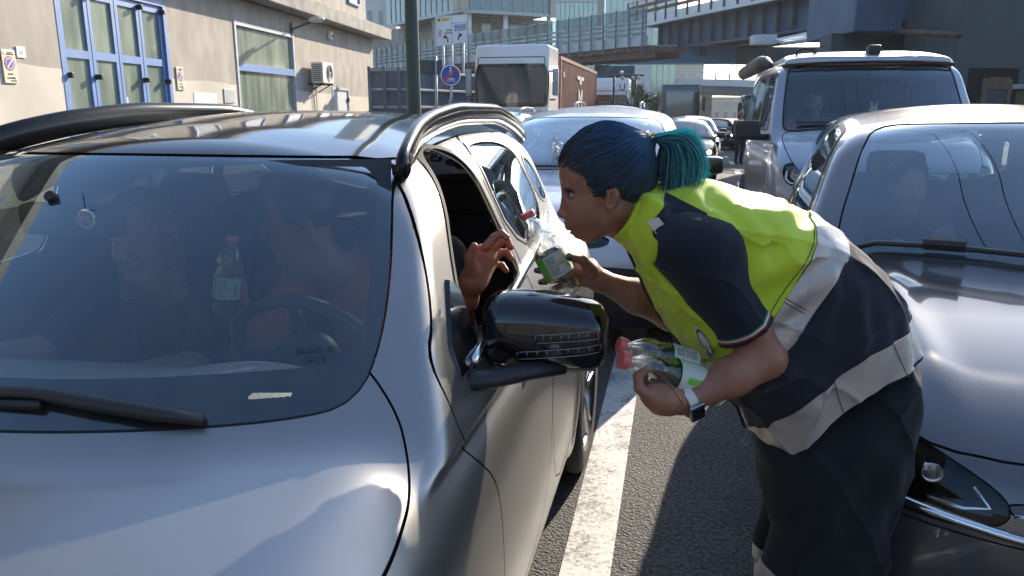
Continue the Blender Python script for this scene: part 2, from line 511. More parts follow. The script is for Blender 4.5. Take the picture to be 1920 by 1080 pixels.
def wheel(parent, x, y, Rw, w, side, rim='spoke', rot=0.3, nsp=5, rm='alloy'):
    """tyre (with tread grooves) and a spoked rim; side=+1 for the car's left"""
    t = MB()
    s = side
    prof = [(Rw * .68, -w * .42), (Rw * .72, -w * .5), (Rw * .86, -w * .53), (Rw * .965, -w * .47), (Rw, -w * .38)]
    for g in (-.2, 0, .2):
        prof += [(Rw, (g - .035) * w), (Rw - .008, (g - .03) * w), (Rw - .008, (g + .03) * w), (Rw, (g + .035) * w)]
    prof += [(Rw, w * .38), (Rw * .965, w * .47), (Rw * .86, w * .53), (Rw * .72, w * .5), (Rw * .68, w * .42)]
    t.lathe(prof, 56, (x, y, Rw), (s, 0, 0))
    ty = t.build('wheel', MATS['rubber'], parent, smooth='auto')
    k = MB()
    rr = Rw * .70
    k.lathe([(rr, w * .44), (rr * .96, w * .46), (rr * .92, w * .40), (rr * .9, w * .1), (rr * .9, -w * .4), (rr, -w * .44)], 48, (x, y, Rw), (s, 0, 0))
    k.lathe([(.001, w * .36), (rr * .18, w * .36), (rr * .24, w * .30), (rr * .24, w * .1)], 24, (x, y, Rw), (s, 0, 0))
    for i in range(nsp):
        a = 2 * math.pi * i / nsp + rot
        for da in (-.16, .16):
            ca, sa = math.cos(a + da * .4), math.sin(a + da * .4); cb, sb = math.cos(a + da), math.sin(a + da)
            p0 = (x + s * w * .33, y + ca * rr * .15, Rw + sa * rr * .15); p1 = (x + s * w * .40, y + cb * rr * .6, Rw + sb * rr * .6); p2 = (x + s * w * .42, y + cb * rr * .95, Rw + sb * rr * .95)
            k.tube([p0, p1, p2], [rr * .085, rr * .06, rr * .065], 8)
    k.build('rim', MATS[rm], ty, smooth='auto')
    b = MB(); b.lathe([(.001, w * .02), (rr * .62, w * .02), (rr * .62, -w * .05)], 28, (x, y, Rw), (s, 0, 0))
    b.build('brake_disc', MATS['dark_alloy'], ty, smooth='auto')
    return ty

def mirror_mesh(V, T, N):
    S = np.array([-1, 1, 1.0])
    return np.concatenate([V, V * S]), np.concatenate([T, T[:, ::-1] + len(V)]), np.concatenate([N, N * S])

def car_body(root, P, h, cuts, paint, gap=.0035, gaps=(), liner=True, extra=None):
    """mesh the implicit body, cut it into its panels and panes. cuts: dicts with name, view, poly, r, mat"""
    W, L = P['W'], P['L']
    F = car_field(P)
    V, Q, N = surfnet(F, (-2 * h, -.08, P.get('zb', .2) - .06), (W + .06, L + .08, P['H'] + .06), h)
    T = tri(Q)
    V, T, N = clip(V, T, N, V[:, 0])
    V[:, 0] = np.where(np.abs(V[:, 0]) < 1e-6, 0, V[:, 0])
    def cutf(c, V, off=0.0):
        v = c['view']
        a, b = {'side': (V[:, 1], V[:, 2]), 'front': (V[:, 0], V[:, 2]), 'rear': (V[:, 0], V[:, 2]), 'top': (V[:, 0], V[:, 1])}[v]
        f = -(psdf(c['poly'], a, b) - c.get('r', .01)) + off
        if v == 'front': f = np.minimum(f, c.get('ymax', L * .5) - V[:, 1])
        if v == 'rear': f = np.minimum(f, V[:, 1] - c.get('ymin', L * .5))
        if v == 'side': f = np.minimum(f, V[:, 0] - c.get('xmin', W * .45))
        if v == 'top': f = np.minimum(f, V[:, 2] - c.get('zmin', .5))
        if 'xmin' in c and v != 'side': f = np.minimum(f, V[:, 0] - c['xmin'])
        return f
    # arches
    if liner:
        d = np.full(len(V), -1.0)
        for (ya, R_) in P['arch']:
            d = np.maximum(d, R_ + .004 - np.hypot(V[:, 1] - ya, V[:, 2] - P['Rw']))
        lv = clip(V, T, N, d)
        V, T, N = clip(V, T, N, -d)
        for (ya, R_) in P['arch']:
            q = clip(*lv, R_ * 1.6 - np.abs(lv[0][:, 1] - ya))
            for s in (1, -1):
                S = np.array([s, 1, 1.0])
                if len(q[1]): mesh_obj('wheel_liner', q[0] * S, q[1] if s > 0 else q[1][:, ::-1], MATS['gap_black'], root, N=q[2] * S)
    # dark shell just under the skin: what you see through the shut lines, and the lining of the cabin
    sv = (V - N * .012, T, N)
    for c in cuts:
        if c.get('open', False): sv = clip(*sv, -cutf(c, sv[0] + sv[2] * .012))
    sv = mirror_mesh(*sv)
    mesh_obj('inner_shell', sv[0], sv[1], MATS['gap_black'], root)
    for c in cuts:
        if not c.get('sharp'): c['poly'] = chaikin(c['poly'], 2, -.3 if c['view'] != 'side' else None)
    cur = (V, T, N)
    made = {}
    for c in cuts:
        if c.get('none'):                      # an opening (window wound down)
            f = cutf(c, cur[0], 0)
            cur = clip(*cur, -f); continue
        g = c.get('gap', gap)
        f = cutf(c, cur[0])
        part = clip(*cur, f - g * .5)
        if c.get('trim'):
            tw = c['trim']
            tm = clip(*cur, f + tw); tm = clip(*tm, -cutf(c, tm[0]))
            tm = (tm[0] + tm[2] * .003, tm[1], tm[2])
            for s in (1, -1):
                S = np.array([s, 1, 1.0])
                if len(tm[1]): mesh_obj(c.get('tname', 'window_trim'), tm[0] * S, tm[1] if s > 0 else tm[1][:, ::-1], MATS[c.get('tmat', 'black_plastic')], root, N=tm[2] * S)
            cur = clip(*cur, -(f + tw))
        else:
            cur = clip(*cur, -f - g * .5)
        if not len(part[1]): print('empty cut', c['name']); continue
        if c.get('inset'): part = (part[0] - part[2] * c['inset'], part[1], part[2])
        if c.get('sides'):
            for s in (1, -1):
                if s == -1 and c.get('skip_right'): continue
                if s == 1 and c.get('skip_left'): continue
                S = np.array([s, 1, 1.0])
                o = mesh_obj(c['name'], part[0] * S, part[1] if s > 0 else part[1][:, ::-1], MATS[c['mat']], root, N=part[2] * S)
                made.setdefault(c['name'], []).append(o)
        else:
            a = mirror_mesh(*part)
            made[c['name']] = [mesh_obj(c['name'], a[0], a[1], MATS[c['mat']], root, N=a[2])]
    for (view, line, w) in gaps:
        a, b = {'side': (cur[0][:, 1], cur[0][:, 2]), 'top': (cur[0][:, 0], cur[0][:, 1]), 'front': (cur[0][:, 0], cur[0][:, 2])}[view]
        f = ldist(line, a, b) - w
        if view == 'side': f = np.maximum(f, -(cur[0][:, 0] - W * .55) * 1.0)
        if view == 'front': f = np.maximum(f, cur[0][:, 1] - L * .3)
        cur = clip(*cur, f)
    a = mirror_mesh(*cur)
    made['body'] = [mesh_obj('body', a[0], a[1], MATS[paint], root, N=a[2])]
    return made
def car_root(name, X, Y, label, cat='car', group=None, yaw=0.0, rx=0.0):
    p = road(X, Y, gz(Y))
    o = empty(name, p, -(ROAD + yaw), label, cat, group)
    return o
def wipers(root, P, arms, m='black_plastic', z0=.02):
    """arms: list of point lists in (x, z) laid on the windshield"""
    for pts in arms:
        b = MB()
        pp = []
        for x, z in pts:
            y = P['ws'](z) + P['kw'](z) * x * x - .03
            pp.append((x, float(y), z + z0))
        b.tube(pp, [.014] * (len(pp) - 1) + [.009], 8, squash=.7)
        b.build('wiper', MATS[m], root, smooth=True)
# ------------------------------------------------------------------ ground
def mk_ground():
    m = mat('asphalt', (.055, .056, .06), rough=.85)
    nt = m.node_tree; L = nt.links; b = nt.nodes['Principled BSDF']
    tc = nt.nodes.new('ShaderNodeTexCoord')
    n1 = nt.nodes.new('ShaderNodeTexNoise'); n1.inputs['Scale'].default_value = .9; n1.inputs['Detail'].default_value = 10; n1.inputs['Roughness'].default_value = .7
    n2 = nt.nodes.new('ShaderNodeTexVoronoi'); n2.inputs['Scale'].default_value = 95
    n3 = nt.nodes.new('ShaderNodeTexNoise'); n3.inputs['Scale'].default_value = 60; n3.inputs['Detail'].default_value = 8
    for n in (n1, n2, n3): L.new(tc.outputs['Object'], n.inputs['Vector'])
    r1 = nt.nodes.new('ShaderNodeValToRGB'); r1.color_ramp.elements[0].color = (.045, .046, .05, 1); r1.color_ramp.elements[1].color = (.115, .112, .11, 1)
    r1.color_ramp.elements[0].position = .3; r1.color_ramp.elements[1].position = .7
    L.new(n1.outputs['Fac'], r1.inputs['Fac'])
    r2 = nt.nodes.new('ShaderNodeValToRGB'); r2.color_ramp.elements[0].color = (.35, .35, .35, 1); r2.color_ramp.elements[1].color = (2.2, 2.1, 2.0, 1)
    r2.color_ramp.elements[0].position = .35; r2.color_ramp.elements[1].position = .75
    L.new(n3.outputs['Fac'], r2.inputs['Fac'])
    mx = nt.nodes.new('ShaderNodeMix'); mx.data_type = 'RGBA'; mx.blend_type = 'MULTIPLY'; mx.inputs[0].default_value = 1
    L.new(r1.outputs[0], mx.inputs[6]); L.new(r2.outputs[0], mx.inputs[7])
    L.new(mx.outputs[2], b.inputs['Base Color'])
    bp = nt.nodes.new('ShaderNodeBump'); bp.inputs['Strength'].default_value = .9; bp.inputs['Distance'].default_value = .006
    L.new(n2.outputs['Distance'], bp.inputs['Height']); L.new(bp.outputs[0], b.inputs['Normal'])
    g = MB(); V = []
    for Y in (-60, 7, 52, 330):
        for X in (-220, 220): V.append(road(X, Y, gz(Y)))
    g.add(V, [(0, 1, 3, 2), (2, 3, 5, 4), (4, 5, 7, 6)])
    o = g.build('road', m); tag(o, kind='structure')
    # worn white paint
    p = mat('road_paint', (.55, .55, .53), rough=.7)
    nt = p.node_tree; L = nt.links; b = nt.nodes['Principled BSDF']
    tc = nt.nodes.new('ShaderNodeTexCoord')
    a1 = nt.nodes.new('ShaderNodeTexNoise'); a1.inputs['Scale'].default_value = 55; a1.inputs['Detail'].default_value = 10; a1.inputs['Roughness'].default_value = .75
    a2 = nt.nodes.new('ShaderNodeTexNoise'); a2.inputs['Scale'].default_value = 5; a2.inputs['Detail'].default_value = 5
    for n in (a1, a2): L.new(tc.outputs['Object'], n.inputs['Vector'])
    ad = nt.nodes.new('ShaderNodeMath'); ad.operation = 'MULTIPLY_ADD'; ad.inputs[1].default_value = .55
    L.new(a2.outputs['Fac'], ad.inputs[0]); L.new(a1.outputs['Fac'], ad.inputs[2])
    rp = nt.nodes.new('ShaderNodeValToRGB'); rp.color_ramp.elements[0].position = .64; rp.color_ramp.elements[1].position = .80
    rp.color_ramp.elements[0].color = (.16, .155, .15, 1); rp.color_ramp.elements[1].color = (.62, .61, .58, 1)
    L.new(ad.outputs[0], rp.inputs['Fac']); L.new(rp.outputs[0], b.inputs['Base Color'])
    def strip(name, c, w, z):                      # c: centre line in the road frame
        b_ = MB(); V = []; F = []
        for i, (X, Y) in enumerate(c):
            V += [road(X - w / 2, Y, z + gz(Y)), road(X + w / 2, Y, z + gz(Y))]
            if i: F.append((2 * i - 2, 2 * i - 1, 2 * i + 1, 2 * i))
        b_.add(V, F); o_ = b_.build(name, p); tag(o_, kind='structure')
    cx = spl([(-2, -.22), (0, -.235), (5, -.25), (8, 0), (13, .9), (18, 1.40), (26, 1.75), (40, 1.9)])
    strip('lane_line', [(float(cx(y)), y) for y in np.arange(-2, 7.6, .3)], .17, .004)
    for y0 in (9.0, 13.0, 17.3, 21.8, 26.5, 31, 36):
        strip('lane_dash', [(float(cx(y)), y) for y in np.arange(y0, y0 + 1.8, .3)], .16, .004)
mk_ground()

# ------------------------------------------------------------------ the dark grey car in front
def main_car():
    root = car_root('parked_suv', -1.22, -.2, 'satin dark grey car in the left foreground with black roof and open driver window', 'car')
    root.name = 'grey_suv'
    P = dict(L=4.30, W=.885, H=1.56, zb=.20, Rw=.345,
        hood=spl([(-.1, .66), (.1, .80), (.3, .865), (.7, .935), (1.1, .985), (1.35, 1.005), (1.8, 1.01), (2.4, 1.02), (3.2, 1.03), (4.3, .99)]),
        hc=.045, hp=3.0, sec=spl([(.15, .06), (.3, .015), (.5, .0), (.75, .0), (.88, .012), (1.0, .05), (1.1, .09)]),
        plan=spl([(0, .12), (.4, .05), (.9, .012), (1.5, 0), (2.8, 0), (3.6, .02), (4.3, .12)]),
        nose=spl([(.2, .10), (.45, .03), (.7, .02), (.85, .08), (1.0, .3)]), tail=spl([(.2, .08), (.6, .0), (.9, .04), (1.1, .12)]),
        kf=.42, ws=spl([(.8, .90), (.95, 1.08), (1.03, 1.18), (1.2, 1.40), (1.35, 1.62), (1.45, 1.78), (1.49, 1.86), (1.6, 2.1)]),
        kw=spl([(.9, .42), (1.6, .42)]), wslope=1.35,
        roof=spl([(1.2, 1.40), (1.78, 1.462), (2.1, 1.505), (2.6, 1.537), (3.0, 1.535), (3.5, 1.49), (4.0, 1.40), (4.3, 1.30)]),
        krf=.075, rw=.58, rr=.08, rp=.03,
        gw=spl([(.9, .865), (1.0, .835), (1.1, .79), (1.2, .745), (1.3, .70), (1.4, .652), (1.47, .615), (1.56, .56)]),
        gplan=spl([(0, 0), (2.4, 0), (3.2, .05), (4.2, .22)]),
        rear=spl([(.9, 4.22), (1.05, 4.16), (1.2, 4.02), (1.35, 3.86), (1.5, 3.6)]),
        arch=[(.72, .385), (3.36, .385)], flare=.012)
    gl = [(-.7, 1.0), (0, 1.0)]
    wsp = [(0, 1.03), (.30, 1.032), (.60, 1.032), (.685, 1.045), (.69, 1.12), (.668, 1.216), (.625, 1.325), (.578, 1.422), (.30, 1.434), (0, 1.436)]
    drv = [(1.72, 1.06), (1.80, 1.18), (2.02, 1.385), (2.10, 1.425), (2.22, 1.435), (2.28, 1.40), (2.31, 1.12), (2.27, 1.09)]
    rearw = [(2.40, 1.12), (2.38, 1.42), (2.55, 1.435), (2.85, 1.425), (3.05, 1.38), (3.12, 1.17)]
    qrt = [(3.19, 1.18), (3.14, 1.36), (3.35, 1.33), (3.62, 1.20)]
    hx = spl([(.10, .60), (.2, .73), (.5, .81), (.9, .838), (1.12, .838), (1.26, .825), (1.36, .79), (1.42, .745), (1.452, .68)])
    hoodp = [(0, .0), (.40, .05)] + [(float(hx(y)), float(y)) for y in np.linspace(.10, 1.452, 30)] + [(.6, 1.46), (0, 1.30)]
    door1 = [(1.50, 1.08), (1.475, .98), (1.52, .90), (1.64, .78), (1.70, .60), (1.69, .38), (1.72, .33), (2.36, .33), (2.36, 1.12), (2.33, 1.475), (1.95, 1.455), (1.76, 1.32), (1.60, 1.15)]
    door2 = [(2.365, .33), (3.02, .33), (3.10, .52), (3.16, .78), (3.20, 1.0), (3.15, 1.20), (3.08, 1.44), (2.9, 1.475), (2.34, 1.475), (2.37, 1.12)]
    cuts = [
        dict(name='windshield', view='front', poly=wsp, r=.006, mat='windshield_glass', open=True, inset=.002, ymax=2.3, gap=.004),
        dict(name='side_window', view='side', poly=drv, r=.006, mat='side_glass', open=True, trim=.012, sides=True, skip_left=True, tmat='rubber', tname='window_seal'),
        dict(name='rear_side_window', view='side', poly=rearw, r=.006, mat='dark_glass', open=True, trim=.012, sides=True, inset=.002),
        dict(name='quarter_window', view='side', poly=qrt, r=.006, mat='dark_glass', open=True, trim=.012, sides=True),
        dict(name='rear_window', view='rear', poly=[(0, 1.12), (.60, 1.14), (.52, 1.36), (0, 1.42)], r=.01, mat='dark_glass', open=True),
        dict(name='roof_panel', view='top', poly=[(0, 1.60), (.60, 1.60), (.575, 2.0), (.56, 2.6), (.54, 3.4), (0, 3.5)], r=.0, mat='gloss_black', zmin=1.425, gap=.005),
        dict(name='hood', view='top', poly=hoodp, r=.0, mat='satin_grey_paint', zmin=.74, gap=.0045),
        dict(name='front_door', view='side', poly=door1, r=.0, mat='satin_grey_paint', sides=True, gap=.005),
        dict(name='rear_door', view='side', poly=door2, r=.0, mat='satin_grey_paint', sides=True, gap=.005),
        dict(name='sill', view='side', poly=[(1.1, .10), (1.1, .29), (3.0, .29), (3.0, .10)], r=.0, mat='black_plastic', sides=True),
    ]
    made = car_body(root, P, .0115, cuts, 'satin_grey_paint')
    for sx, rr in ((1, .2), (-1, .5)):
        for y in (.72, 3.36): wheel(root, sx * .775, y, .345, .23, sx, rot=rr)
    # black ceramic border printed on the windshield (its own thin layer just inside the pane)
    F = car_field(P)
    def on_ws(x, z, off=.0):
        return (x, float(P['ws'](z) + P['kw'](z) * x * x) + off, z)
    def ws_patch(name, fx, m, off, n=60, zlo=.97, zhi=1.44):
        xs = np.linspace(-.72, .72, 144); zs = np.linspace(zlo, zhi, 60)
        X, Z = np.meshgrid(xs, zs, indexing='ij')
        Y = P['ws'](Z) + P['kw'](Z) * X * X + off
        V = np.stack([X, Y, Z], -1).reshape(-1, 3)
        i, j = np.meshgrid(np.arange(143), np.arange(59), indexing='ij'); a = (i * 60 + j).ravel()
        Q = np.stack([a, a + 60, a + 61, a + 1], 1); T = tri(Q)
        Nn = np.tile([0, -.8, .6], (len(V), 1)).astype(float)
        V2, T2, N2 = clip(V, T, Nn, fx(V[:, 0], V[:, 2]))
        return mesh_obj(name, V2, T2, m, root)
    outer = [(-x, z) for x, z in wsp[::-1]] + wsp
    outer = [(-.70, .97)] + [(-.69, 1.12), (-.668, 1.216), (-.625, 1.325), (-.578, 1.43)] + [(.578, 1.43), (.625, 1.325), (.668, 1.216), (.69, 1.12), (.70, .97)]
    clear = [(-.62, 1.11), (-.64, 1.18), (-.59, 1.33), (-.545, 1.395), (-.33, 1.408), (-.27, 1.37), (-.20, 1.34), (-.10, 1.328), (-.02, 1.335), (.04, 1.36), (.09, 1.405), (.30, 1.415), (.53, 1.408), (.565, 1.385), (.60, 1.30), (.635, 1.20), (.652, 1.12), (.62, 1.097), (.2, 1.092), (-.2, 1.092), (-.5, 1.095)]
    sensor = [(-.168, 1.344), (-.135, 1.372), (-.106, 1.372), (-.09, 1.344)]
    vin = [(.513, 1.055), (.517, 1.061), (.583, 1.057), (.580, 1.051)]
    fr = ws_patch('windshield_frit', lambda x, z: np.minimum(np.minimum(np.maximum(psdf(clear, x, z) - .006, -9), -psdf(outer, x, z)), np.minimum(psdf(sensor, x, z) - .002, psdf(vin, x, z) - .001)), MATS['ink_black'], .010)
    # inner lining: headliner + door cards come from the shell. dashboard
    Fd = lambda x, y, z: smax(smax(z - (1.005 - .16 * np.clip((y - 1.45), 0, 1) ** 1.3 * 2.0 - .02 * (x / .7) ** 2 + .05 * np.exp(-((x - .38) / .20) ** 2 - ((y - 1.62) / .16) ** 2)), np.abs(x) - .74, .05),
                             smax(1.12 + .42 * x * x - y, smax(y - (1.78 + .05 * np.cos(x * 4)), .62 - z, .03), .05), .04)
    V, Q, N = surfnet(Fd, (-.82, 1.0, .58), (.82, 1.95, 1.14), .016)
    T = tri(Q)
    fz = V[:, 2] - (.80)
    top = clip(V, T, N, fz); rest = clip(V, T, N, -fz)
    mesh_obj('dashboard', top[0], top[1], MATS['dash_beige'], root, N=top[2])
    mesh_obj('lower_dashboard', rest[0], rest[1], MATS['dash_grey'], root, N=rest[2])
    # steering wheel
    s = MB(); c = np.array([.37, 1.86, .955]); ax = np.array([0, .86, .5]); ax /= np.linalg.norm(ax)
    u = np.array([1.0, 0, 0]); v = np.cross(ax, u)
    pts = [c + (u * math.cos(a) + v * math.sin(a)) * .185 for a in np.linspace(0, 2 * math.pi, 41)]
    s.tube(pts, .016, 10, cap=False)
    s.lathe([(.0, .03), (.07, .025), (.08, 0), (.06, -.03)], 24, c, -ax)
    for a in (0.1, math.pi - .1, -math.pi / 2):
        s.tube([c + (u * math.cos(a) + v * math.sin(a)) * .05, c + (u * math.cos(a) + v * math.sin(a)) * .18], .014, 6)
    s.build('steering_wheel', MATS['gloss_black'] if 0 else MATS['black_plastic'], root, smooth=True)
    # seats
    for sx in (.37, -.37):
        def Fs(x, y, z, sx=sx):
            X = x - sx
            back = smax(np.abs(X) - .235 + .05 * np.clip(z - 1.0, 0, 1), smax(np.abs(y - 2.33 - (z - .6) * .34) - .065, np.abs(z - .82) - .34, .08), .10)
            head = smax(np.abs(X) - .13, smax(np.abs(y - 2.53) - .055, np.abs(z - 1.25) - .085, .06), .08)
            cus = smax(np.abs(X) - .25, smax(np.abs(y - 2.1) - .27, np.abs(z - .50) - .09, .08), .1)
            return np.minimum(np.minimum(back, head), cus)
        V, Q, N = surfnet(Fs, (sx - .3, 1.75, .36), (sx + .3, 2.75, 1.38), .02)
        mesh_obj('seat', V, Q, MATS['seat_fabric'], root, N=N)
    b = MB(); b.box((0, 3.2, .75), (1.3, .16, .75), b=.06); b.box((0, 2.95, .5), (1.3, .5, .16), b=.05)
    for sx in (.4, -.4): b.box((sx, 3.25, 1.2), (.26, .1, .15), b=.04)
    b.build('rear_bench', MATS['seat_fabric'], root, smooth='auto')
    b = MB(); b.box((0, 2.2, .33), (1.5, 3.0, .03)); b.build('cabin_floor', MATS['interior_dark'], root)
    # headliner, pale
    # rear view mirror
    b = MB(); b.box((-.10, 1.68, 1.30), (.25, .05, .075), b=.02); b.tube([(-.10, 1.62, 1.36), (-.10, 1.67, 1.33)], .012)
    b.build('rear_view_mirror', MATS['black_plastic'], root, smooth='auto')
    # roof rails
    for sx in (1, -1):
        b = MB()
        pts = [(.618, 1.84, 1.445), (.600, 1.95, 1.487), (.575, 2.10, 1.525), (.56, 2.3, 1.553), (.555, 2.6, 1.572), (.55, 3.0, 1.57), (.545, 3.3, 1.54), (.54, 3.55, 1.49), (.54, 3.65, 1.46)]
        xx = spl([(p[1], p[0]) for p in pts]); zz = spl([(p[1], p[2]) for p in pts])
        ys = np.linspace(1.84, 3.65, 46)
        b.tube([(sx * float(xx(y)), y, float(zz(y)) - .046) for y in ys], [.010] + [.018] * 44 + [.010], 16, squash=2.1)
        b.build('roof_rail', MATS['rail_black'], root, smooth=True)
    # chrome waistline strip and dark window channel on the driver's side
    for sx in (1, -1):
        b = MB(); pts = []
        for y in np.linspace(1.66, 3.15, 24):
            z = 1.035 + (y - 1.66) * .075
            x = float(P['gw'](z) - P['gplan'](y)) + .008
            pts.append((sx * x, y, z))
        b.tube(pts, .009, 8, squash=1.6); b.build('waist_strip', MATS['chrome'], root, smooth=True)
    # mirror sail and arm
    for sx in (1, -1):
        b = MB()
        b.prism([(1.58, 1.03), (1.74, 1.03), (1.77, 1.17), (1.73, 1.19), (1.60, 1.09)], (0, 1, 0), (-.42 * sx, 0, 1), (sx, 0, 0), (sx * (.795 + .455 - .01), 0, 0), .02)
        def Fa(x, y, z):
            return smin(smax(np.abs(z - (1.005 + (x - .8) * .07)) - .018, np.hypot((y - 1.70 - (x - .8) * .25) / 1.6, 0) - .028, .02) * 1.0, 9.0, .01)
        b2 = MB(); b2.tube([(sx * .80, 1.62, 1.005), (sx * .86, 1.66, 1.0), (sx * .93, 1.73, 1.0), (sx * 1.0, 1.77, 1.0)], [.030, .026, .026, .02], 12, squash=.75)
        Fm = lambda x, y, z: smax(smax(np.abs(x * sx - .952) - .135 - .03 * (z - 1.06), np.maximum(-(y - 1.735) + .55 * (np.abs(x * sx - .93) * 1.0) ** 1.9 * 1.0 + 2.6 * (z - 1.06) ** 2 * 1.4, y - 1.885), .045), smax(z - (1.152 - .12 * np.clip(x * sx - .95, 0, 1)), (.975 + .03 * np.clip(x * sx - .95, 0, 1)) - z, .02), .055)
        V, Q, N = surfnet(Fm, (sx * .95 - .19, 1.66, .93), (sx * .95 + .19, 1.93, 1.19), .005)
        T = tri(Q)
        # lower band in plastic, two rows of clear indicator elements
        low = V[:, 2] - (1.003 + .0 * V[:, 0])
        hs = clip(V, T, N, low - .0012)
        ho = mesh_obj('mirror_housing', hs[0], hs[1], MATS['gloss_black'], root, N=hs[2])
        lw = clip(V, T, N, -low - .0012); mesh_obj('mirror_base', lw[0] , lw[1], MATS['black_plastic'], ho, N=lw[2])
        b2.build('mirror_arm', MATS['black_plastic'], ho, smooth=True)
        # indicator: two slim rows of framed clear elements wrapping round the cap
        def front_y(x, z):
            y = 1.60
            for _ in range(80):
                v_ = float(Fm(np.array(x), np.array(y), np.array(z)))
                if v_ < .0015: break
                y += max(v_ * .6, .001)
            return y - .002
        rows = [((.945, 1.070), (1.072, 1.082), 7), ((.905, 1.030), (1.078, 1.052), 8)]
        for (x0, z0), (x1, z1), n_ in rows:
            bb = MB(); hh = .0085
            top_ = []; bot_ = []
            for t in np.linspace(0, 1, 25):
                x = x0 + (x1 - x0) * t; z = z0 + (z1 - z0) * t
                top_.append((sx * x, front_y(sx * x, z + hh), z + hh)); bot_.append((sx * x, front_y(sx * x, z - hh), z - hh))
            bb.tube(top_, .0013, 5); bb.tube(bot_, .0013, 5)
            for k in np.linspace(0, 24, n_ + 1).astype(int): bb.tube([top_[k], bot_[k]], .0012, 5)
            bb.build('indicator', MATS['clear_trim'], ho, smooth=True)
        bs = b.build('mirror_sail', MATS['gloss_black'], root, smooth='auto')
    # wipers parked low on the glass
    def wpt(x, z, o=-.022): return on_ws(x, z, o)
    b = MB(); b.tube([wpt(.47, 1.038, -.015), wpt(.40, 1.05), wpt(.28, 1.066), wpt(.18, 1.077), wpt(.05, 1.075), wpt(-.25, 1.068), wpt(-.5, 1.06)], [.012, .017, .017, .014, .012, .011, .008], 8, squash=.8)
    b.tube([wpt(.20, 1.060, -.012), wpt(-.1, 1.052, -.012), wpt(-.5, 1.045, -.012)], .010, 6)
    b.build('wiper', MATS['black_plastic'], root, smooth=True)
    
    # exterior door handle
    for sx in (1, -1):
        for y in (2.10, 2.95):
            b = MB(); b.tube([(sx * .868, y, .93), (sx * .900, y + .03, .934), (sx * .902, y + .16, .942), (sx * .868, y + .20, .944)], [.012, .015, .015, .012], 10)
            b.build('door_handle', MATS['satin_grey_paint'], root, smooth=True)
    # printed glass marks
    for i, (t_, x_, z_, s_) in enumerate([('43R-001591  AS1', .595, 1.118, .010), ('0187  1 08', .60, 1.106, .008)]):
        p = on_ws(x_, z_, -.006)
        text('glass_mark', t_, s_, frame(p, (1, .5, 0), (0, .62, .7)), MATS['ink_black'], root, ext=.0002)
    # headlights, mostly below the frame but real
    for sx in (1, -1):
        b = MB(); b.box((sx * .66, .22, .68), (.26, .24, .13), b=.05); b.build('headlight', MATS['lamp_bowl'], root, smooth='auto')
    return root, P
suv, SUVP = main_car()
# ------------------------------------------------------------------ the other vehicles
def std_P(L=4.3, W=.90, H=1.50, cow=(1.05, 1.03), base=(.70, .99), hdr=(1.85, 1.46), hw=.52, hood0=.74, roofy=2.5, rear_top=3.7, kw=.45,
          arch=(.88, 3.5), Rw=.33, belt_w=.84, nose0=.03, kf=.38, deck=None, wd=.06):
    cy, cz = cow; hy, hz = hdr; bw, bz = base
    rt = hz + (H - hz) * .35
    return dict(L=L, W=W, H=H, zb=.17, Rw=Rw,
        hood=spl([(-.1, hood0 - .18), (.08, hood0 - .02), (.35, hood0 + .06), (cy * .75, bz - .05), (cy + .15, cz - .03), (cy + .6, cz - .02), (L * .6, cz), (L, cz - .02)] if deck is None else
                 [(-.1, hood0 - .18), (.08, hood0 - .02), (.35, hood0 + .06), (cy * .75, bz - .05), (cy + .15, cz - .03), (cy + .6, cz - .02), (L * .6, cz), (L - .5, cz + deck), (L, cz + deck - .03)]),
        hc=.06, hp=3.2, sec=spl([(.15, .05), (.3, .01), (.5, .0), (.72, .0), (.86, .012), (.96, .05), (1.1, .09)]),
        plan=spl([(0, .10), (.4, .04), (.9, .005), (1.5, 0), (2.8, 0), (3.5, .02), (L, .10)]),
        nose=spl([(.17, .12), (.3, .05), (.45, nose0), (.6, nose0 + .01), (.72, nose0 + .06), (.9, .35), (1.1, .7)]), tail=spl([(.2, .06), (.6, .0), (.9, .03), (1.1, .1)]),
        kf=kf, kr=.25, ws=spl([(cz - .12, cy - .15), (cz, cy), ((cz + hz) / 2, (cy + hy) / 2 - .02), (hz, hy), (hz + .06, hy + .14)]),
        kw=spl([(.9, kw), (2, kw * .85)]), wslope=(hy - cy) / (hz - cz),
        roof=spl([(hy - .5, hz - .08), (hy, hz + .012), (hy + .3, hz + (H - hz) * .6), (roofy, H), (roofy + .6, H - .01), (rear_top, rt), (L, rt - .14)]),
        krf=wd, rw=hw + .03, rr=.08, rp=.03,
        gw=spl([(bz - .1, belt_w + .01), (bz, belt_w), (bz + (hz - bz) * .5, (belt_w + hw + .10) / 2 + .015), (hz, hw + .10), (H + .03, hw + .02)]),
        gplan=spl([(0, 0), (hy + .5, 0), (rear_top, .05), (L, .15)]),
        rear=spl([(bz, L - .04), (bz + .15, L - .12), (hz, rear_top + .15), (H, rear_top - .05)]),
        arch=[(arch[0], Rw + .045), (arch[1], Rw + .045)], flare=.010, gz0=bz - .08,
        _c=(cy, cz, bw, bz, hy, hz, hw))

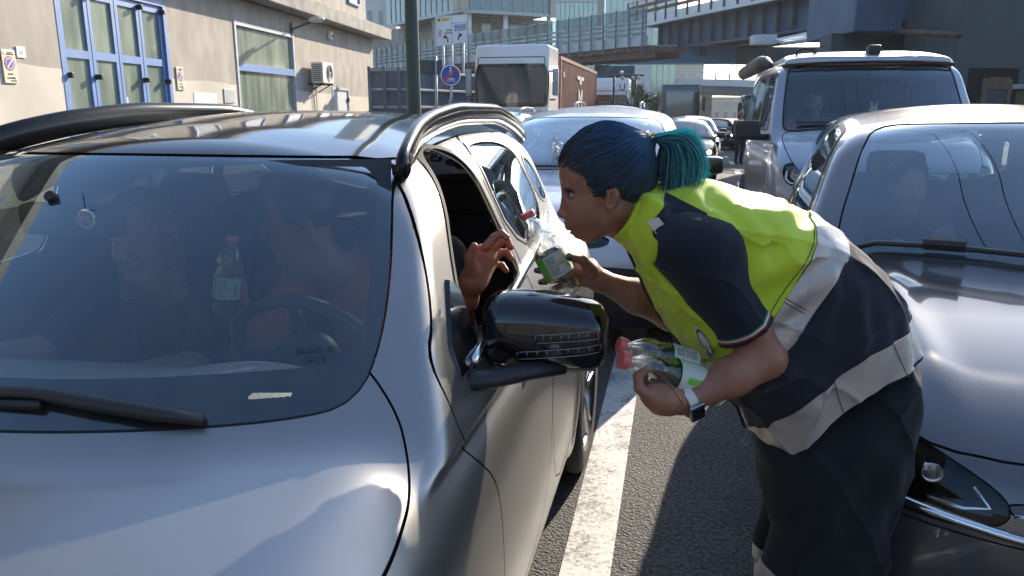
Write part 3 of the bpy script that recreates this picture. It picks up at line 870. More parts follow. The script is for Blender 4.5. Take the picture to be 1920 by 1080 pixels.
def std_cuts(P, glassm='dark_glass', sideglass='dark_glass', rails=False):
    cy, cz, bw, bz, hy, hz, hw = P['_c']
    L = P['L']; gw = P['gw']
    t = .5
    wm = (bw + hw) / 2 + .02
    wsp = [(0, cz + .015), (bw * .6, cz + .012), (bw, bz + .04), ((bw + wm) / 2 + .01, bz + (hz - bz) * .3), (wm, bz + (hz - bz) * .52), ((hw + wm) / 2 + .005, bz + (hz - bz) * .78), (hw, hz - .02), (hw * .6, hz - .005), (0, hz)]
    kb = .2
    sw0 = cy + kb + .18
    side1 = [(sw0 + .12, bz + .075), (sw0 + .28, bz + .18), (hy + .22, hz - .075), (hy + .40, hz - .045), (hy + .72, hz - .02), (hy + .72, bz + .09)]
    side2 = [(hy + .80, bz + .09), (hy + .80, hz - .02), (hy + 1.35, hz - .03), (hy + 1.55, hz - .08), (hy + 1.62, bz + .13)]
    return [
        dict(name='windshield', view='front', poly=wsp, r=.006, mat=glassm, open=True, ymax=hy + .35, gap=.006),
        dict(name='side_window', view='side', poly=side1, r=.006, mat=sideglass, open=True, trim=.014, sides=True),
        dict(name='rear_side_window', view='side', poly=side2, r=.006, mat=sideglass, open=True, trim=.014, sides=True),
        dict(name='rear_window', view='rear', poly=[(0, bz + .1), (hw, bz + .12), (hw - .08, hz - .08), (0, hz - .06)], r=.01, mat=glassm, open=True)]
def cabin(root, P, m='interior_dark', seats=True):
    cy, cz, bw, bz, hy, hz, hw = P['_c']
    b = MB(); b.box((0, cy + .42, cz - .18), (1.45, .66, .24), b=.09); b.build('dashboard', MATS['dash_grey'], root, smooth='auto')
    b = MB(); b.box((0, P['L'] * .55, .32), (1.5, P['L'] * .55, .03)); b.build('cabin_floor', MATS[m], root)
    c = np.array([.37, cy + .78, cz - .06]); ax = np.array([0, .86, .5]); u = np.array([1.0, 0, 0]); v = np.cross(ax, u)
    b = MB(); b.tube([c + (u * math.cos(a) + v * math.sin(a)) * .185 for a in np.linspace(0, 2 * math.pi, 25)], .016, 8, cap=False)
    b.tube([c - u * .18, c + u * .18], .02, 6); b.build('steering_wheel', MATS['black_plastic'], root, smooth=True)
    if seats:
        for sx in (.37, -.37):
            b = MB(); b.box((sx, hy + .52, cz - .18), (.48, .18, .62), b=.07); b.box((sx, hy + .60, cz + .22), (.26, .11, .17), b=.05); b.box((sx, hy + .25, cz - .5), (.5, .5, .16), b=.05)
            b.build('seat', MATS['seat_fabric'], root, smooth='auto')
def mirrors(root, P, y, z, m, size=(.22, .12, .15), x0=None, glassy=True):
    for s in (1, -1):
        xb = float(P['gw'](z)) - .02 if x0 is None else x0
        b = MB(); b.box((s * (xb + .06 + size[0] / 2), y, z + .02), size, b=min(size) * .42)
        o = b.build('mirror_housing', MATS[m], root, smooth='auto')
        b = MB(); b.tube([(s * (xb - .02), y - .01, z - .03), (s * (xb + .10), y, z - .03)], .022, 8); b.build('mirror_arm', MATS['black_plastic'], o, smooth=True)
def lamp_unit(root, V, m='lamp_bowl', r=.05, on=False, name='headlight', depth=.05, ring=True, parent=None):
    """a reflector bowl with bulb at V, facing -y"""
    b = MB(); b.lathe([(.001, depth), (r * .5, depth * .9), (r * .85, depth * .4), (r, 0), (r * 1.06, .004), (r * 1.06, depth)], 20, V, (0, 1, 0))
    o = b.build(name, MATS[m], parent or root, smooth=True)
    b = MB(); b.lathe([(.001, -.004), (r * .3, .0), (r * .42, .015), (r * .4, depth * .8)], 14, V, (0, 1, 0)); b.build('bulb', MATS['lamp_on' if on else 'lamp_glass'], o, smooth=True)
    return o

# --- the brown grey hatchback on the right
def hatch():
    yw = R(5)                              # turned a little out of its lane, pivoting on the front wheel
    px_, py_ = .35, 2.45; lx, ly = -.90, .75
    root = car_root('brown_grey_hatchback', px_ - (lx * math.cos(yw) + ly * math.sin(yw)), py_ - (-lx * math.sin(yw) + ly * math.cos(yw)), 'dark brown-grey glossy hatchback at the right edge, its hood beside the bending woman', 'car', None, yw)
    P = std_P(L=4.05, W=.90, H=1.565, cow=(1.05, 1.045), base=(.715, 1.0), hdr=(1.80, 1.485), hw=.545, hood0=.80, roofy=2.6, rear_top=3.5, arch=(.86, 3.35), Rw=.335, kf=.36, nose0=.02)
    P['hoodridge'] = lambda x, y: .012 * np.exp(-((np.abs(x) - .56 + .05 * (1 - y)) / .05) ** 2)
    cuts = std_cuts(P, 'windshield_glass', 'dark_glass')
    cuts += [
        dict(name='hood', view='top', poly=[(0, .10), (.45, .14), (.66, .26), (.74, .55), (.765, 1.0), (.74, 1.28), (.69, 1.27), (0, 1.02)], r=0, mat='brown_grey_paint', zmin=.72, gap=.006),
        dict(name='headlight', view='front', poly=[(.44, .655), (.455, .70), (.62, .765), (.80, .80), (.84, .76), (.80, .665), (.68, .63), (.52, .625)], r=.01, mat='lamp_glass', open=True, sides=True, ymax=.8),
        dict(name='grille', view='front', poly=[(0, .64), (.43, .655), (.435, .70), (0, .70)], r=.004, mat='gloss_black', ymax=.5, inset=.006),
        dict(name='front_bumper', view='front', poly=[(0, .10), (1.0, .10), (1.0, .58), (.80, .605), (.45, .60), (0, .605)], r=.0, mat='brown_grey_paint', ymax=.50, gap=.004),
        dict(name='front_door', view='side', poly=[(1.42, 1.0), (1.38, .8), (1.42, .35), (2.5, .35), (2.52, 1.45), (2.2, 1.46), (1.85, 1.36), (1.5, 1.08)], r=0, mat='brown_grey_paint', sides=True)]
    car_body(root, P, .0125, cuts, 'brown_grey_paint')
    cabin(root, P)
    for s in (1, -1):
        for y in (.86, 3.35): wheel(root, s * .785, y, .335, .22, s, rim='spoke', rot=.7, nsp=5, rm='alloy')
        # lamp interior: dark box, projector, light guide
        b = MB(); b.box((s * .66, .36, .71), (.34, .10, .13), rz=s * .45, b=.02); b.build('headlight_bowl', MATS['gap_black'], root)
        for xx, zz in ((.575, .70), (.705, .712)): lamp_unit(root, (s * xx, nose_y(P, s * xx, zz) + .030, zz), r=.023, name='projector_lamp')
        b = MB(); b.tube([(s * x, nose_y(P, s * x, z) + .012, z) for x, z in [(.79, .760), (.81, .735), (.80, .695), (.765, .672), (.70, .658), (.64, .655), (.635, .69), (.65, .735), (.70, .750)]], .006, 8); b.tube([(s * x, nose_y(P, s * x, z) + .012, z) for x, z in [(.59, .655), (.52, .652), (.47, .665), (.50, .70)]], .005, 8); b.build('light_guide', MATS['chrome'], root, smooth=True)
    nf = lambda x, z: nose_y(P, x, z)
    # chrome strips of the nose
    for i, (zz, x0, x1, r_) in enumerate([(.618, -.86, -.35, .014), (.618, .35, .86, .014), (.612, -.30, .30, .012), (.668, -.43, .43, .007)]):
        b = MB(); pts = []
        for x in np.linspace(x0, x1, 26):
            z = zz + (.035 * (abs(x) - .35) / .5 if i < 2 else 0)
            pts.append((x, nf(x, z) - .004, z))
        b.tube(pts, r_, 8, squash=.8); b.build('chrome_strip', MATS['chrome'], root, smooth=True)
    b = MB(); b.lathe([(.052, .0), (.058, -.01), (.052, -.02)], 24, (0, .045, .685), (0, 1, 0)); b.build('grille_ring', MATS['chrome'], root, smooth=True)
    b = MB(); b.box((0, .0, .47), (.52, .012, .112), b=.004); pl = b.build('number_plate', MATS['plate_white'], root)
    mirrors(root, P, 1.62, 1.02, 'brown_grey_paint')
    # parked wipers: a black pad, blade and arm on the low glass
    wipers(root, P, [[(-.66, 1.045), (-.60, 1.065), (-.42, 1.075), (-.20, 1.070), (.02, 1.055)], [(.05, 1.06), (.3, 1.07), (.6, 1.07)]])
    b = MB(); p = [(-.46, 1.078), (-.34, 1.080)]
    b.tube([(x, float(P['ws'](z) + P['kw'](z) * x * x) - .035, z + .022) for x, z in p], .022, 8); b.build('wiper_joint', MATS['black_plastic'], root, smooth='auto')
    return root, P
golf, GP = hatch()

# --- silver camper van
def camper():
    root = car_root('camper_van', 1.83, 7.3, 'silver camper van with a pop-up roof behind the brown-grey hatchback', 'van')
    P = std_P(L=4.9, W=.97, H=2.08, cow=(.72, 1.37), base=(.83, 1.30), hdr=(1.30, 1.985), hw=.755, hood0=1.06, roofy=2.4, rear_top=4.6, arch=(.95, 3.9), Rw=.34, belt_w=.93, kf=.30, nose0=.03, kw=.30, wd=.05)
    P['flare'] = 0.0
    P['hood'] = spl([(-.1, .75), (.05, .98), (.3, 1.14), (.6, 1.27), (.9, 1.32), (1.3, 1.32), (4.9, 1.30)])
    P['nose'] = spl([(.17, .10), (.3, .04), (.5, .02), (.8, .03), (1.0, .08), (1.2, .35), (1.4, .7)])
    P['sec'] = spl([(.15, .05), (.3, .01), (.6, 0), (1.0, .0), (1.2, .02), (1.4, .05)])
    P['rear'] = spl([(1.2, 4.86), (1.6, 4.80), (2.1, 4.7)]); P['gw'] = spl([(1.2, .955), (1.35, .945), (1.7, .90), (1.98, .85), (2.15, .80)])
    P['rr'] = .10
    bz = 1.30
    cuts = [
        dict(name='windshield', view='front', poly=[(0, 1.385), (.5, 1.38), (.80, 1.345), (.815, 1.40), (.79, 1.65), (.755, 1.90), (.735, 1.945), (.4, 1.965), (0, 1.97)], r=.012, mat='windshield_glass', open=True, ymax=1.9, trim=.014, tmat='rubber', tname='windshield_seal'),
        dict(name='side_window', view='side', poly=[(1.18, 1.38), (1.42, 1.78), (1.55, 1.87), (2.10, 1.88), (2.12, 1.36), (1.3, 1.34)], r=.01, mat='dark_glass', open=True, trim=.02, sides=True),
        dict(name='sliding_window', view='side', poly=[(2.28, 1.37), (2.28, 1.87), (3.28, 1.87), (3.28, 1.37)], r=.02, mat='dark_glass', open=True, trim=.02, sides=True),
        dict(name='rear_side_window', view='side', poly=[(3.42, 1.37), (3.42, 1.87), (4.35, 1.86), (4.45, 1.40)], r=.02, mat='dark_glass', open=True, trim=.02, sides=True),
        dict(name='hood', view='top', poly=[(0, .06), (.5, .08), (.74, .16), (.83, .4), (.86, .82), (.78, .86), (0, .70)], r=0, mat='silver_paint', zmin=1.0, gap=.008),
        dict(name='headlight', view='front', poly=[(.46, .90), (.47, .97), (.60, 1.03), (.84, 1.06), (.87, .98), (.84, .87), (.60, .84)], r=.012, mat='lamp_glass', open=True, sides=True, ymax=.8),
        dict(name='grille', view='front', poly=[(0, .84), (.44, .85), (.44, .98), (0, .99)], r=.01, mat='gloss_black', ymax=.5, inset=.01),
        dict(name='front_bumper', view='front', poly=[(0, .25), (.80, .27), (.85, .46), (.60, .62), (0, .62)], r=.0, mat='black_plastic', ymax=.45, gap=.004)]
    made = car_body(root, P, .02, cuts, 'silver_paint', gap=.006)
    cabin(root, P)
    # raised roof shell lying on the roof, with a dark gasket
    Fr = lambda x, y, z: smax(smax(z - (2.035 + .105 * np.clip((y - 1.20) / .6, 0, 1) ** .7 - .05 * (x / .8) ** 4), 1.975 + .0 * x - z, .012), smax(np.abs(x) - .80 + .05 * np.clip((z - 2.02) / .12, 0, 1), smax(1.25 + .30 * x * x * .9 - y, y - 4.4, .05), .05), .04)
    V, Q, N = surfnet(Fr, (-.9, 1.05, 1.95), (.9, 4.5, 2.22), .018)
    mesh_obj('roof_shell', V, Q, MATS['silver_paint'], root, N=N)
    b = MB(); b.tube([(-.80, 1.55, 1.985), (-.79, 1.38, 1.985), (-.4, 1.27, 2.0), (0, 1.235, 2.005), (.4, 1.27, 2.0), (.79, 1.38, 1.985), (.80, 1.55, 1.985)], .013, 8); b.build('roof_seal', MATS['rubber'], root, smooth=True)
    b = MB(); b.box((.06, 1.50, 2.13), (.12, .16, .09), b=.02); b.box((.06, 1.50, 2.175), (.10, .12, .01), b=.004); b.build('roof_antenna', MATS['black_plastic'], root, smooth='auto')
    b = MB(); b.tube([(-.62, 1.75, 2.06), (-.66, 1.70, 2.13), (-.60, 1.66, 2.17), (-.50, 1.68, 2.16), (-.46, 1.66, 2.10)], .014, 8); b.tube([(-.62, 1.68, 2.16), (-.38, 1.68, 2.185)], .008, 6); b.build('roof_hook', MATS['black_plastic'], root, smooth=True)
    # rolled awning on the passenger side
    b = MB(); b.tube([(-.93, 1.45, 1.99), (-.98, 1.6, 2.02), (-.99, 1.9, 2.03), (-.99, 4.3, 2.03)], [.03, .07, .085, .085], 12); b.build('awning', MATS['black_plastic'], root, smooth='auto')
    for s in (1, -1):
        for y in (.95, 3.9): wheel(root, s * .85, y, .34, .22, s, nsp=5, rot=.2)
        mo = MB()
        Fm = lambda x, y, z: smax(smax(np.abs(x - s * 1.16) - .13, np.abs(y - 1.04) - .06, .05), smax(z - 1.44, 1.24 - z, .03), .06)
        V, Q, N = surfnet(Fm, (s * 1.16 - .17, .95, 1.2), (s * 1.16 + .17, 1.13, 1.48), .012)
        mh = mesh_obj('mirror_housing', V, Q, MATS['black_plastic'], root, N=N)
        b = MB(); b.tube([(s * .92, 1.12, 1.27), (s * 1.08, 1.06, 1.27)], .035, 8); b.build('mirror_arm', MATS['black_plastic'], mh, smooth=True)
        b = MB(); b.box((s * .68, .33, .95), (.34, .08, .16), rz=s * .35, b=.02); b.build('headlight_bowl', MATS['dark_alloy'], root)
        for xx in (.60, .76): lamp_unit(root, (s * xx, nose_y(P, s * xx, .955) + .035, .955), r=.05, name='projector_lamp')
        b = MB(); b.tube([(s * x, nose_y(P, s * x, z) + .008, z) for x, z in [(.84, .99), (.85, .92), (.82, .885), (.70, .87), (.62, .862), (.56, .89), (.50, .875)]], .012, 8); b.build('light_guide', MATS['lamp_bowl'], root, smooth=True)
    wipers(root, P, [[(-.72, 1.40), (-.3, 1.405), (.05, 1.40)], [(.08, 1.41), (.4, 1.41), (.7, 1.40)]])
    b = MB(); b.box((0, -.0, .50), (.52, .015, .11), b=.004); b.build('number_plate', MATS['plate_white'], root)
    for z in (.875, .915, .955):
        b = MB(); b.tube([(x, .035 + .30 * (abs(x) / .97) ** 3.2, z) for x in np.linspace(-.44, .44, 15)], .006, 6); b.build('grille_bar', MATS['chrome'], root, smooth=True)
    return root, P
camper_o, CP = camper()

# --- white people carrier behind the grey suv
def people_carrier():
    root = car_root('white_people_carrier', -.73, 4.62, 'white rounded people carrier with a black lower bumper right behind the grey car', 'car')
    P = std_P(L=4.2, W=.89, H=1.57, cow=(1.05, 1.10), base=(.69, 1.05), hdr=(1.95, 1.475), hw=.55, hood0=.84, roofy=2.7, rear_top=3.9, arch=(.85, 3.4), Rw=.33, kf=.33, wd=.065)
    cuts = std_cuts(P, 'windshield_glass', 'dark_glass')
    cuts += [
        dict(name='hood', view='top', poly=[(0, .16), (.45, .20), (.64, .34), (.74, .7), (.75, 1.18), (.69, 1.26), (0, 1.06)], r=0, mat='white_paint', zmin=.80, gap=.007),
        dict(name='headlight', view='front', poly=[(.60, .72), (.64, .80), (.78, .86), (.84, .82), (.80, .70)], r=.02, mat='lamp_glass', open=True, sides=True, ymax=.8),
        dict(name='front_bumper', view='front', poly=[(0, .1), (1, .1), (1, .48), (.7, .56), (.3, .60), (0, .60)], r=0, mat='black_plastic', ymax=.55),
        dict(name='grille', view='front', poly=[(0, .70), (.30, .71), (.34, .77), (0, .78)], r=.01, mat='gloss_black', ymax=.5, inset=.01)]
    car_body(root, P, .02, cuts, 'white_paint', gap=.006)
    cabin(root, P)
    for s in (1, -1):
        for y in (.85, 3.4): wheel(root, s * .78, y, .33, .21, s)
        yy = float(P['nose'](.76)) + .33 * (.42 / .89) ** 3.2
        lamp_unit(root, (s * .42, yy - .012, .745), r=.045, name='round_lamp')
        lamp_unit(root, (s * .50, yy - .02, .555), r=.05, name='fog_lamp')
        lamp_unit(root, (s * .72, .26, .78), r=.055, name='projector_lamp')
        b = MB(); pts = [(s * .56, 2.1, 1.55), (s * .56, 2.25, 1.60), (s * .555, 2.8, 1.62), (s * .54, 3.5, 1.59), (s * .53, 3.7, 1.53)]
    mirrors(root, P, 1.62, 1.10, 'gloss_black', size=(.21, .12, .14))
    wipers(root, P, [[(-.66, 1.10), (-.2, 1.115), (.1, 1.115)], [(.1, 1.12), (.4, 1.12), (.62, 1.105)]])
    b = MB(); b.box((0, .0, .47), (.52, .015, .11), b=.004); b.build('number_plate', MATS['plate_white'], root)
    for x, z in ((.30, 1.085), (-.30, 1.085)):
        b = MB(); b.lathe([(.001, .012), (.01, .01), (.012, 0)], 10, (x, .85, 1.005), (0, 0, 1)); b.build('washer_nozzle', MATS['black_plastic'], root)
    return root
people_carrier()

def simple_car(name, label, X, Y, paint, group='cars queueing behind', h=.03, lampon=False, rails=None, roofrail_m='chrome', mirror_m=None, yaw=0.0, **kw):
    root = car_root(name, X, Y, label, 'car', group, yaw)
    P = std_P(**kw)
    cy, cz, bw, bz, hy, hz, hw = P['_c']
    cuts = std_cuts(P, 'dark_glass', 'dark_glass')
    cuts += [
        dict(name='headlight', view='front', poly=[(.50, .66), (.55, .74), (.80, .79), (.83, .72), (.78, .64)], r=.012, mat='lamp_glass', open=True, sides=True, ymax=.8, gap=.01),
        dict(name='grille', view='front', poly=[(0, .56), (.42, .58), (.44, .70), (0, .72)], r=.01, mat='gloss_black', ymax=.5, inset=.01, gap=.01),
        dict(name='front_bumper', view='front', poly=[(0, .22), (.6, .24), (.66, .40), (0, .42)], r=.02, mat='black_plastic', ymax=.55, gap=.01)]
    car_body(root, P, h, cuts, paint, gap=.012, liner=True)
    cabin(root, P, seats=True)
    for s in (1, -1):
        for y in (P['arch'][0][0], P['arch'][1][0]): wheel(root, s * (P['W'] - .115), y, P['Rw'], .21, s)
        lamp_unit(root, (s * .66, .22, .71), r=.06, on=lampon, name='projector_lamp')
        if rails:
            b = MB(); b.tube([(s * (hw + .07), y, z) for y, z in [(hy + .1, hz + .02), (hy + .2, P['H'] + .03), (hy + .8, P['H'] + .06), (hy + 1.6, P['H'] + .05), (hy + 1.8, P['H'] - .02)]], .02, 8, squash=.8); b.build('roof_rail', MATS[roofrail_m], root, smooth=True)
    mirrors(root, P, cy + .5, bz + .07, mirror_m or paint)
    b = MB(); b.box((0, -.01, .50), (.52, .015, .11), b=.004); b.build('number_plate', MATS['plate_white'], root)
    return root
simple_car('silver_estate', 'pale silver estate car with bright roof rails, directly behind the white people carrier', -1.30, 12.4, 'pale_paint', rails=True, H=1.68, hdr=(1.9, 1.56), cow=(1.05, 1.08), base=(.69, 1.04), W=.90, L=4.5, hood0=.82, rear_top=4.1)
simple_car('black_hatchback', 'small black hatchback with its headlight lit, beyond the ponytail', .02, 18.2, 'black_paint', lampon=True, H=1.45, hdr=(1.9, 1.36), cow=(1.05, 1.0), base=(.68, .97), hw=.52, W=.88, L=4.1, rear_top=3.6)
simple_car('dark_saloon', 'dark blue-grey car just behind the small black hatchback', .35, 24.0, 'blue_grey_paint', H=1.53, hdr=(1.9, 1.43), hw=.54, mirror_m='black_paint')
simple_car('small_black_car', 'farthest small black car with lit headlights at the end of the queue', 1.75, 38.0, 'black_paint', lampon=True, H=1.45, hdr=(1.85, 1.36), hw=.53)
simple_car('white_suv', 'white sport utility car showing its dark side windows, in front of the container truck', -3.9, 14.2, 'white_paint', rails=True, roofrail_m='white_paint', H=1.60, hdr=(1.85, 1.48), hw=.56, W=.92, L=4.4)
simple_car('blue_car', 'dark blue car half hidden between the white people carrier and the white sport utility car', -3.6, 18.6, 'blue_grey_paint', H=1.42, hdr=(1.85, 1.33), hw=.54)
simple_car('bronze_car', 'sunlit pale car peeping out behind the white people carrier, beside the container', -2.6, 27.0, 'pale_paint', H=1.62, hdr=(1.85, 1.5), hw=.56)
# ------------------------------------------------------------------ materials of the surroundings
mat('concrete', (.30, .28, .25), rough=.9, noise=.28, nscale=2.2, bump=.3, bscale=14)
mat('dark_concrete', (.13, .125, .12), rough=.9, noise=.3, nscale=.9)
mat('frame_blue', (.12, .22, .46), rough=.45, noise=.1, nscale=3)
mat('frame_grey', (.48, .50, .54), rough=.4, noise=.08, nscale=3)
mat('steel_blue', (.035, .085, .155), rough=.55, noise=.22, nscale=.8)
mat('bright_steel_blue', (.05, .17, .34), rough=.5, noise=.18, nscale=.8)
mat('dark_steel', (.035, .055, .065), rough=.6, noise=.2, nscale=.8)
mat('galvanised', (.32, .35, .38), rough=.5, metal=.3, noise=.2, nscale=4)
mat('rust_brown', (.11, .065, .045), rough=.85, noise=.35, nscale=3)
mat('pole_green', (.018, .045, .04), rough=.45, noise=.15, nscale=8)
mat('sign_white', (.62, .63, .64), rough=.4, noise=.05, nscale=5)
mat('sign_cream', (.66, .60, .44), rough=.45)
mat('sign_yellow', (.62, .40, .03), rough=.45)
mat('plaster_white', (.60, .60, .60), rough=.9, noise=.07, nscale=1)
mat('plaster_beige', (.36, .34, .28), rough=.9, noise=.08, nscale=.5)
mat('plaster_pink', (.35, .20, .17), rough=.9, noise=.08, nscale=.5)
mat('window_dark', (.03, .04, .05), rough=.12, coat=1)
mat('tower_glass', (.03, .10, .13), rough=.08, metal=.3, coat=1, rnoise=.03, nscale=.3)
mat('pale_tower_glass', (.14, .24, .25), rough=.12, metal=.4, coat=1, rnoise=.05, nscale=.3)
mat('container_red', (.20, .062, .045), rough=.6, noise=.28, nscale=1.5)
mat('panel_blue_grey', (.10, .13, .17), rough=.6, noise=.3, nscale=1.2)
mat('rail_white', (.60, .58, .54), rough=.5, noise=.1, nscale=4)
mat('ac_white', (.66, .64, .58), rough=.5, noise=.05)
mat('leaf', (.055, .095, .025), rough=.7, noise=.4, nscale=4)
mat('bark', (.07, .05, .035), rough=.9)
mat('fabric_dark', (.02, .02, .025), rough=.9)
mat('board_brown', (.12, .075, .05), rough=.8, noise=.2, nscale=6)
mat('truck_white', (.70, .71, .72), rough=.3, coat=.6, rnoise=.05)
mat('truck_beige', (.34, .32, .28), rough=.5, noise=.06)
def wall_mat():
    """rendered wall: grey beige above, cream band below the painted line, with damp streaks and patches"""
    m = mat('rendered_wall', (.4, .36, .32), rough=.92, bump=.25, bscale=30)
    nt = m.node_tree; L = nt.links; b = nt.nodes['Principled BSDF']
    tc = nt.nodes.new('ShaderNodeTexCoord'); sp = nt.nodes.new('ShaderNodeSeparateXYZ'); L.new(tc.outputs['Object'], sp.inputs[0])
    n0 = nt.nodes.new('ShaderNodeTexNoise'); n0.inputs['Scale'].default_value = .6; n0.inputs['Detail'].default_value = 6
    n1 = nt.nodes.new('ShaderNodeTexNoise'); n1.inputs['Scale'].default_value = 2.2; n1.inputs['Detail'].default_value = 9
    mp = nt.nodes.new('ShaderNodeMapping'); mp.inputs['Scale'].default_value = (1, 1, .5)
    L.new(tc.outputs['Object'], mp.inputs[0]); L.new(mp.outputs[0], n1.inputs['Vector']); L.new(tc.outputs['Object'], n0.inputs['Vector'])
    r = nt.nodes.new('ShaderNodeValToRGB'); r.color_ramp.elements[0].position = .38; r.color_ramp.elements[1].position = .66
    r.color_ramp.elements[0].color = (.33, .295, .26, 1); r.color_ramp.elements[1].color = (.42, .38, .335, 1); L.new(n1.outputs['Fac'], r.inputs[0])
    r2 = nt.nodes.new('ShaderNodeValToRGB'); r2.color_ramp.elements[0].position = .3; r2.color_ramp.elements[1].position = .6
    r2.color_ramp.elements[0].color = (.48, .44, .37, 1); r2.color_ramp.elements[1].color = (.60, .555, .47, 1); L.new(n0.outputs['Fac'], r2.inputs[0])
    ad = nt.nodes.new('ShaderNodeMath'); ad.operation = 'MULTIPLY_ADD'; ad.inputs[1].default_value = .16; L.new(n0.outputs['Fac'], ad.inputs[0]); L.new(sp.outputs['Z'], ad.inputs[2])
    # line falls slowly towards the far corner
    a2 = nt.nodes.new('ShaderNodeMath'); a2.operation = 'MULTIPLY_ADD'; a2.inputs[1].default_value = .013; L.new(sp.outputs['Y'], a2.inputs[0]); L.new(ad.outputs[0], a2.inputs[2])
    gt = nt.nodes.new('ShaderNodeMath'); gt.operation = 'GREATER_THAN'; gt.inputs[1].default_value = 2.09; L.new(a2.outputs[0], gt.inputs[0])
    mx = nt.nodes.new('ShaderNodeMix'); mx.data_type = 'RGBA'; L.new(gt.outputs[0], mx.inputs[0]); L.new(r2.outputs[0], mx.inputs[6]); L.new(r.outputs[0], mx.inputs[7])
    L.new(mx.outputs[2], b.inputs['Base Color'])
wall_mat()
def frosted():
    m = mat('frosted_glass', (.17, .21, .16), rough=.25, coat=.6, coat_r=.1)
    nt = m.node_tree; L = nt.links; b = nt.nodes['Principled BSDF']
    tc = nt.nodes.new('ShaderNodeTexCoord'); mp = nt.nodes.new('ShaderNodeMapping'); mp.inputs['Scale'].default_value = (2, 2, .4); n1 = nt.nodes.new('ShaderNodeTexNoise'); n1.inputs['Scale'].default_value = 1.3; n1.inputs['Detail'].default_value = 5
    L.new(tc.outputs['Object'], mp.inputs[0]); L.new(mp.outputs[0], n1.inputs['Vector'])
    r = nt.nodes.new('ShaderNodeValToRGB'); r.color_ramp.elements[0].position = .35; r.color_ramp.elements[1].position = .68
    r.color_ramp.elements[0].color = (.11, .15, .13, 1); r.color_ramp.elements[1].color = (.27, .32, .25, 1)
    L.new(n1.outputs['Fac'], r.inputs[0]); L.new(r.outputs[0], b.inputs['Base Color'])
frosted()

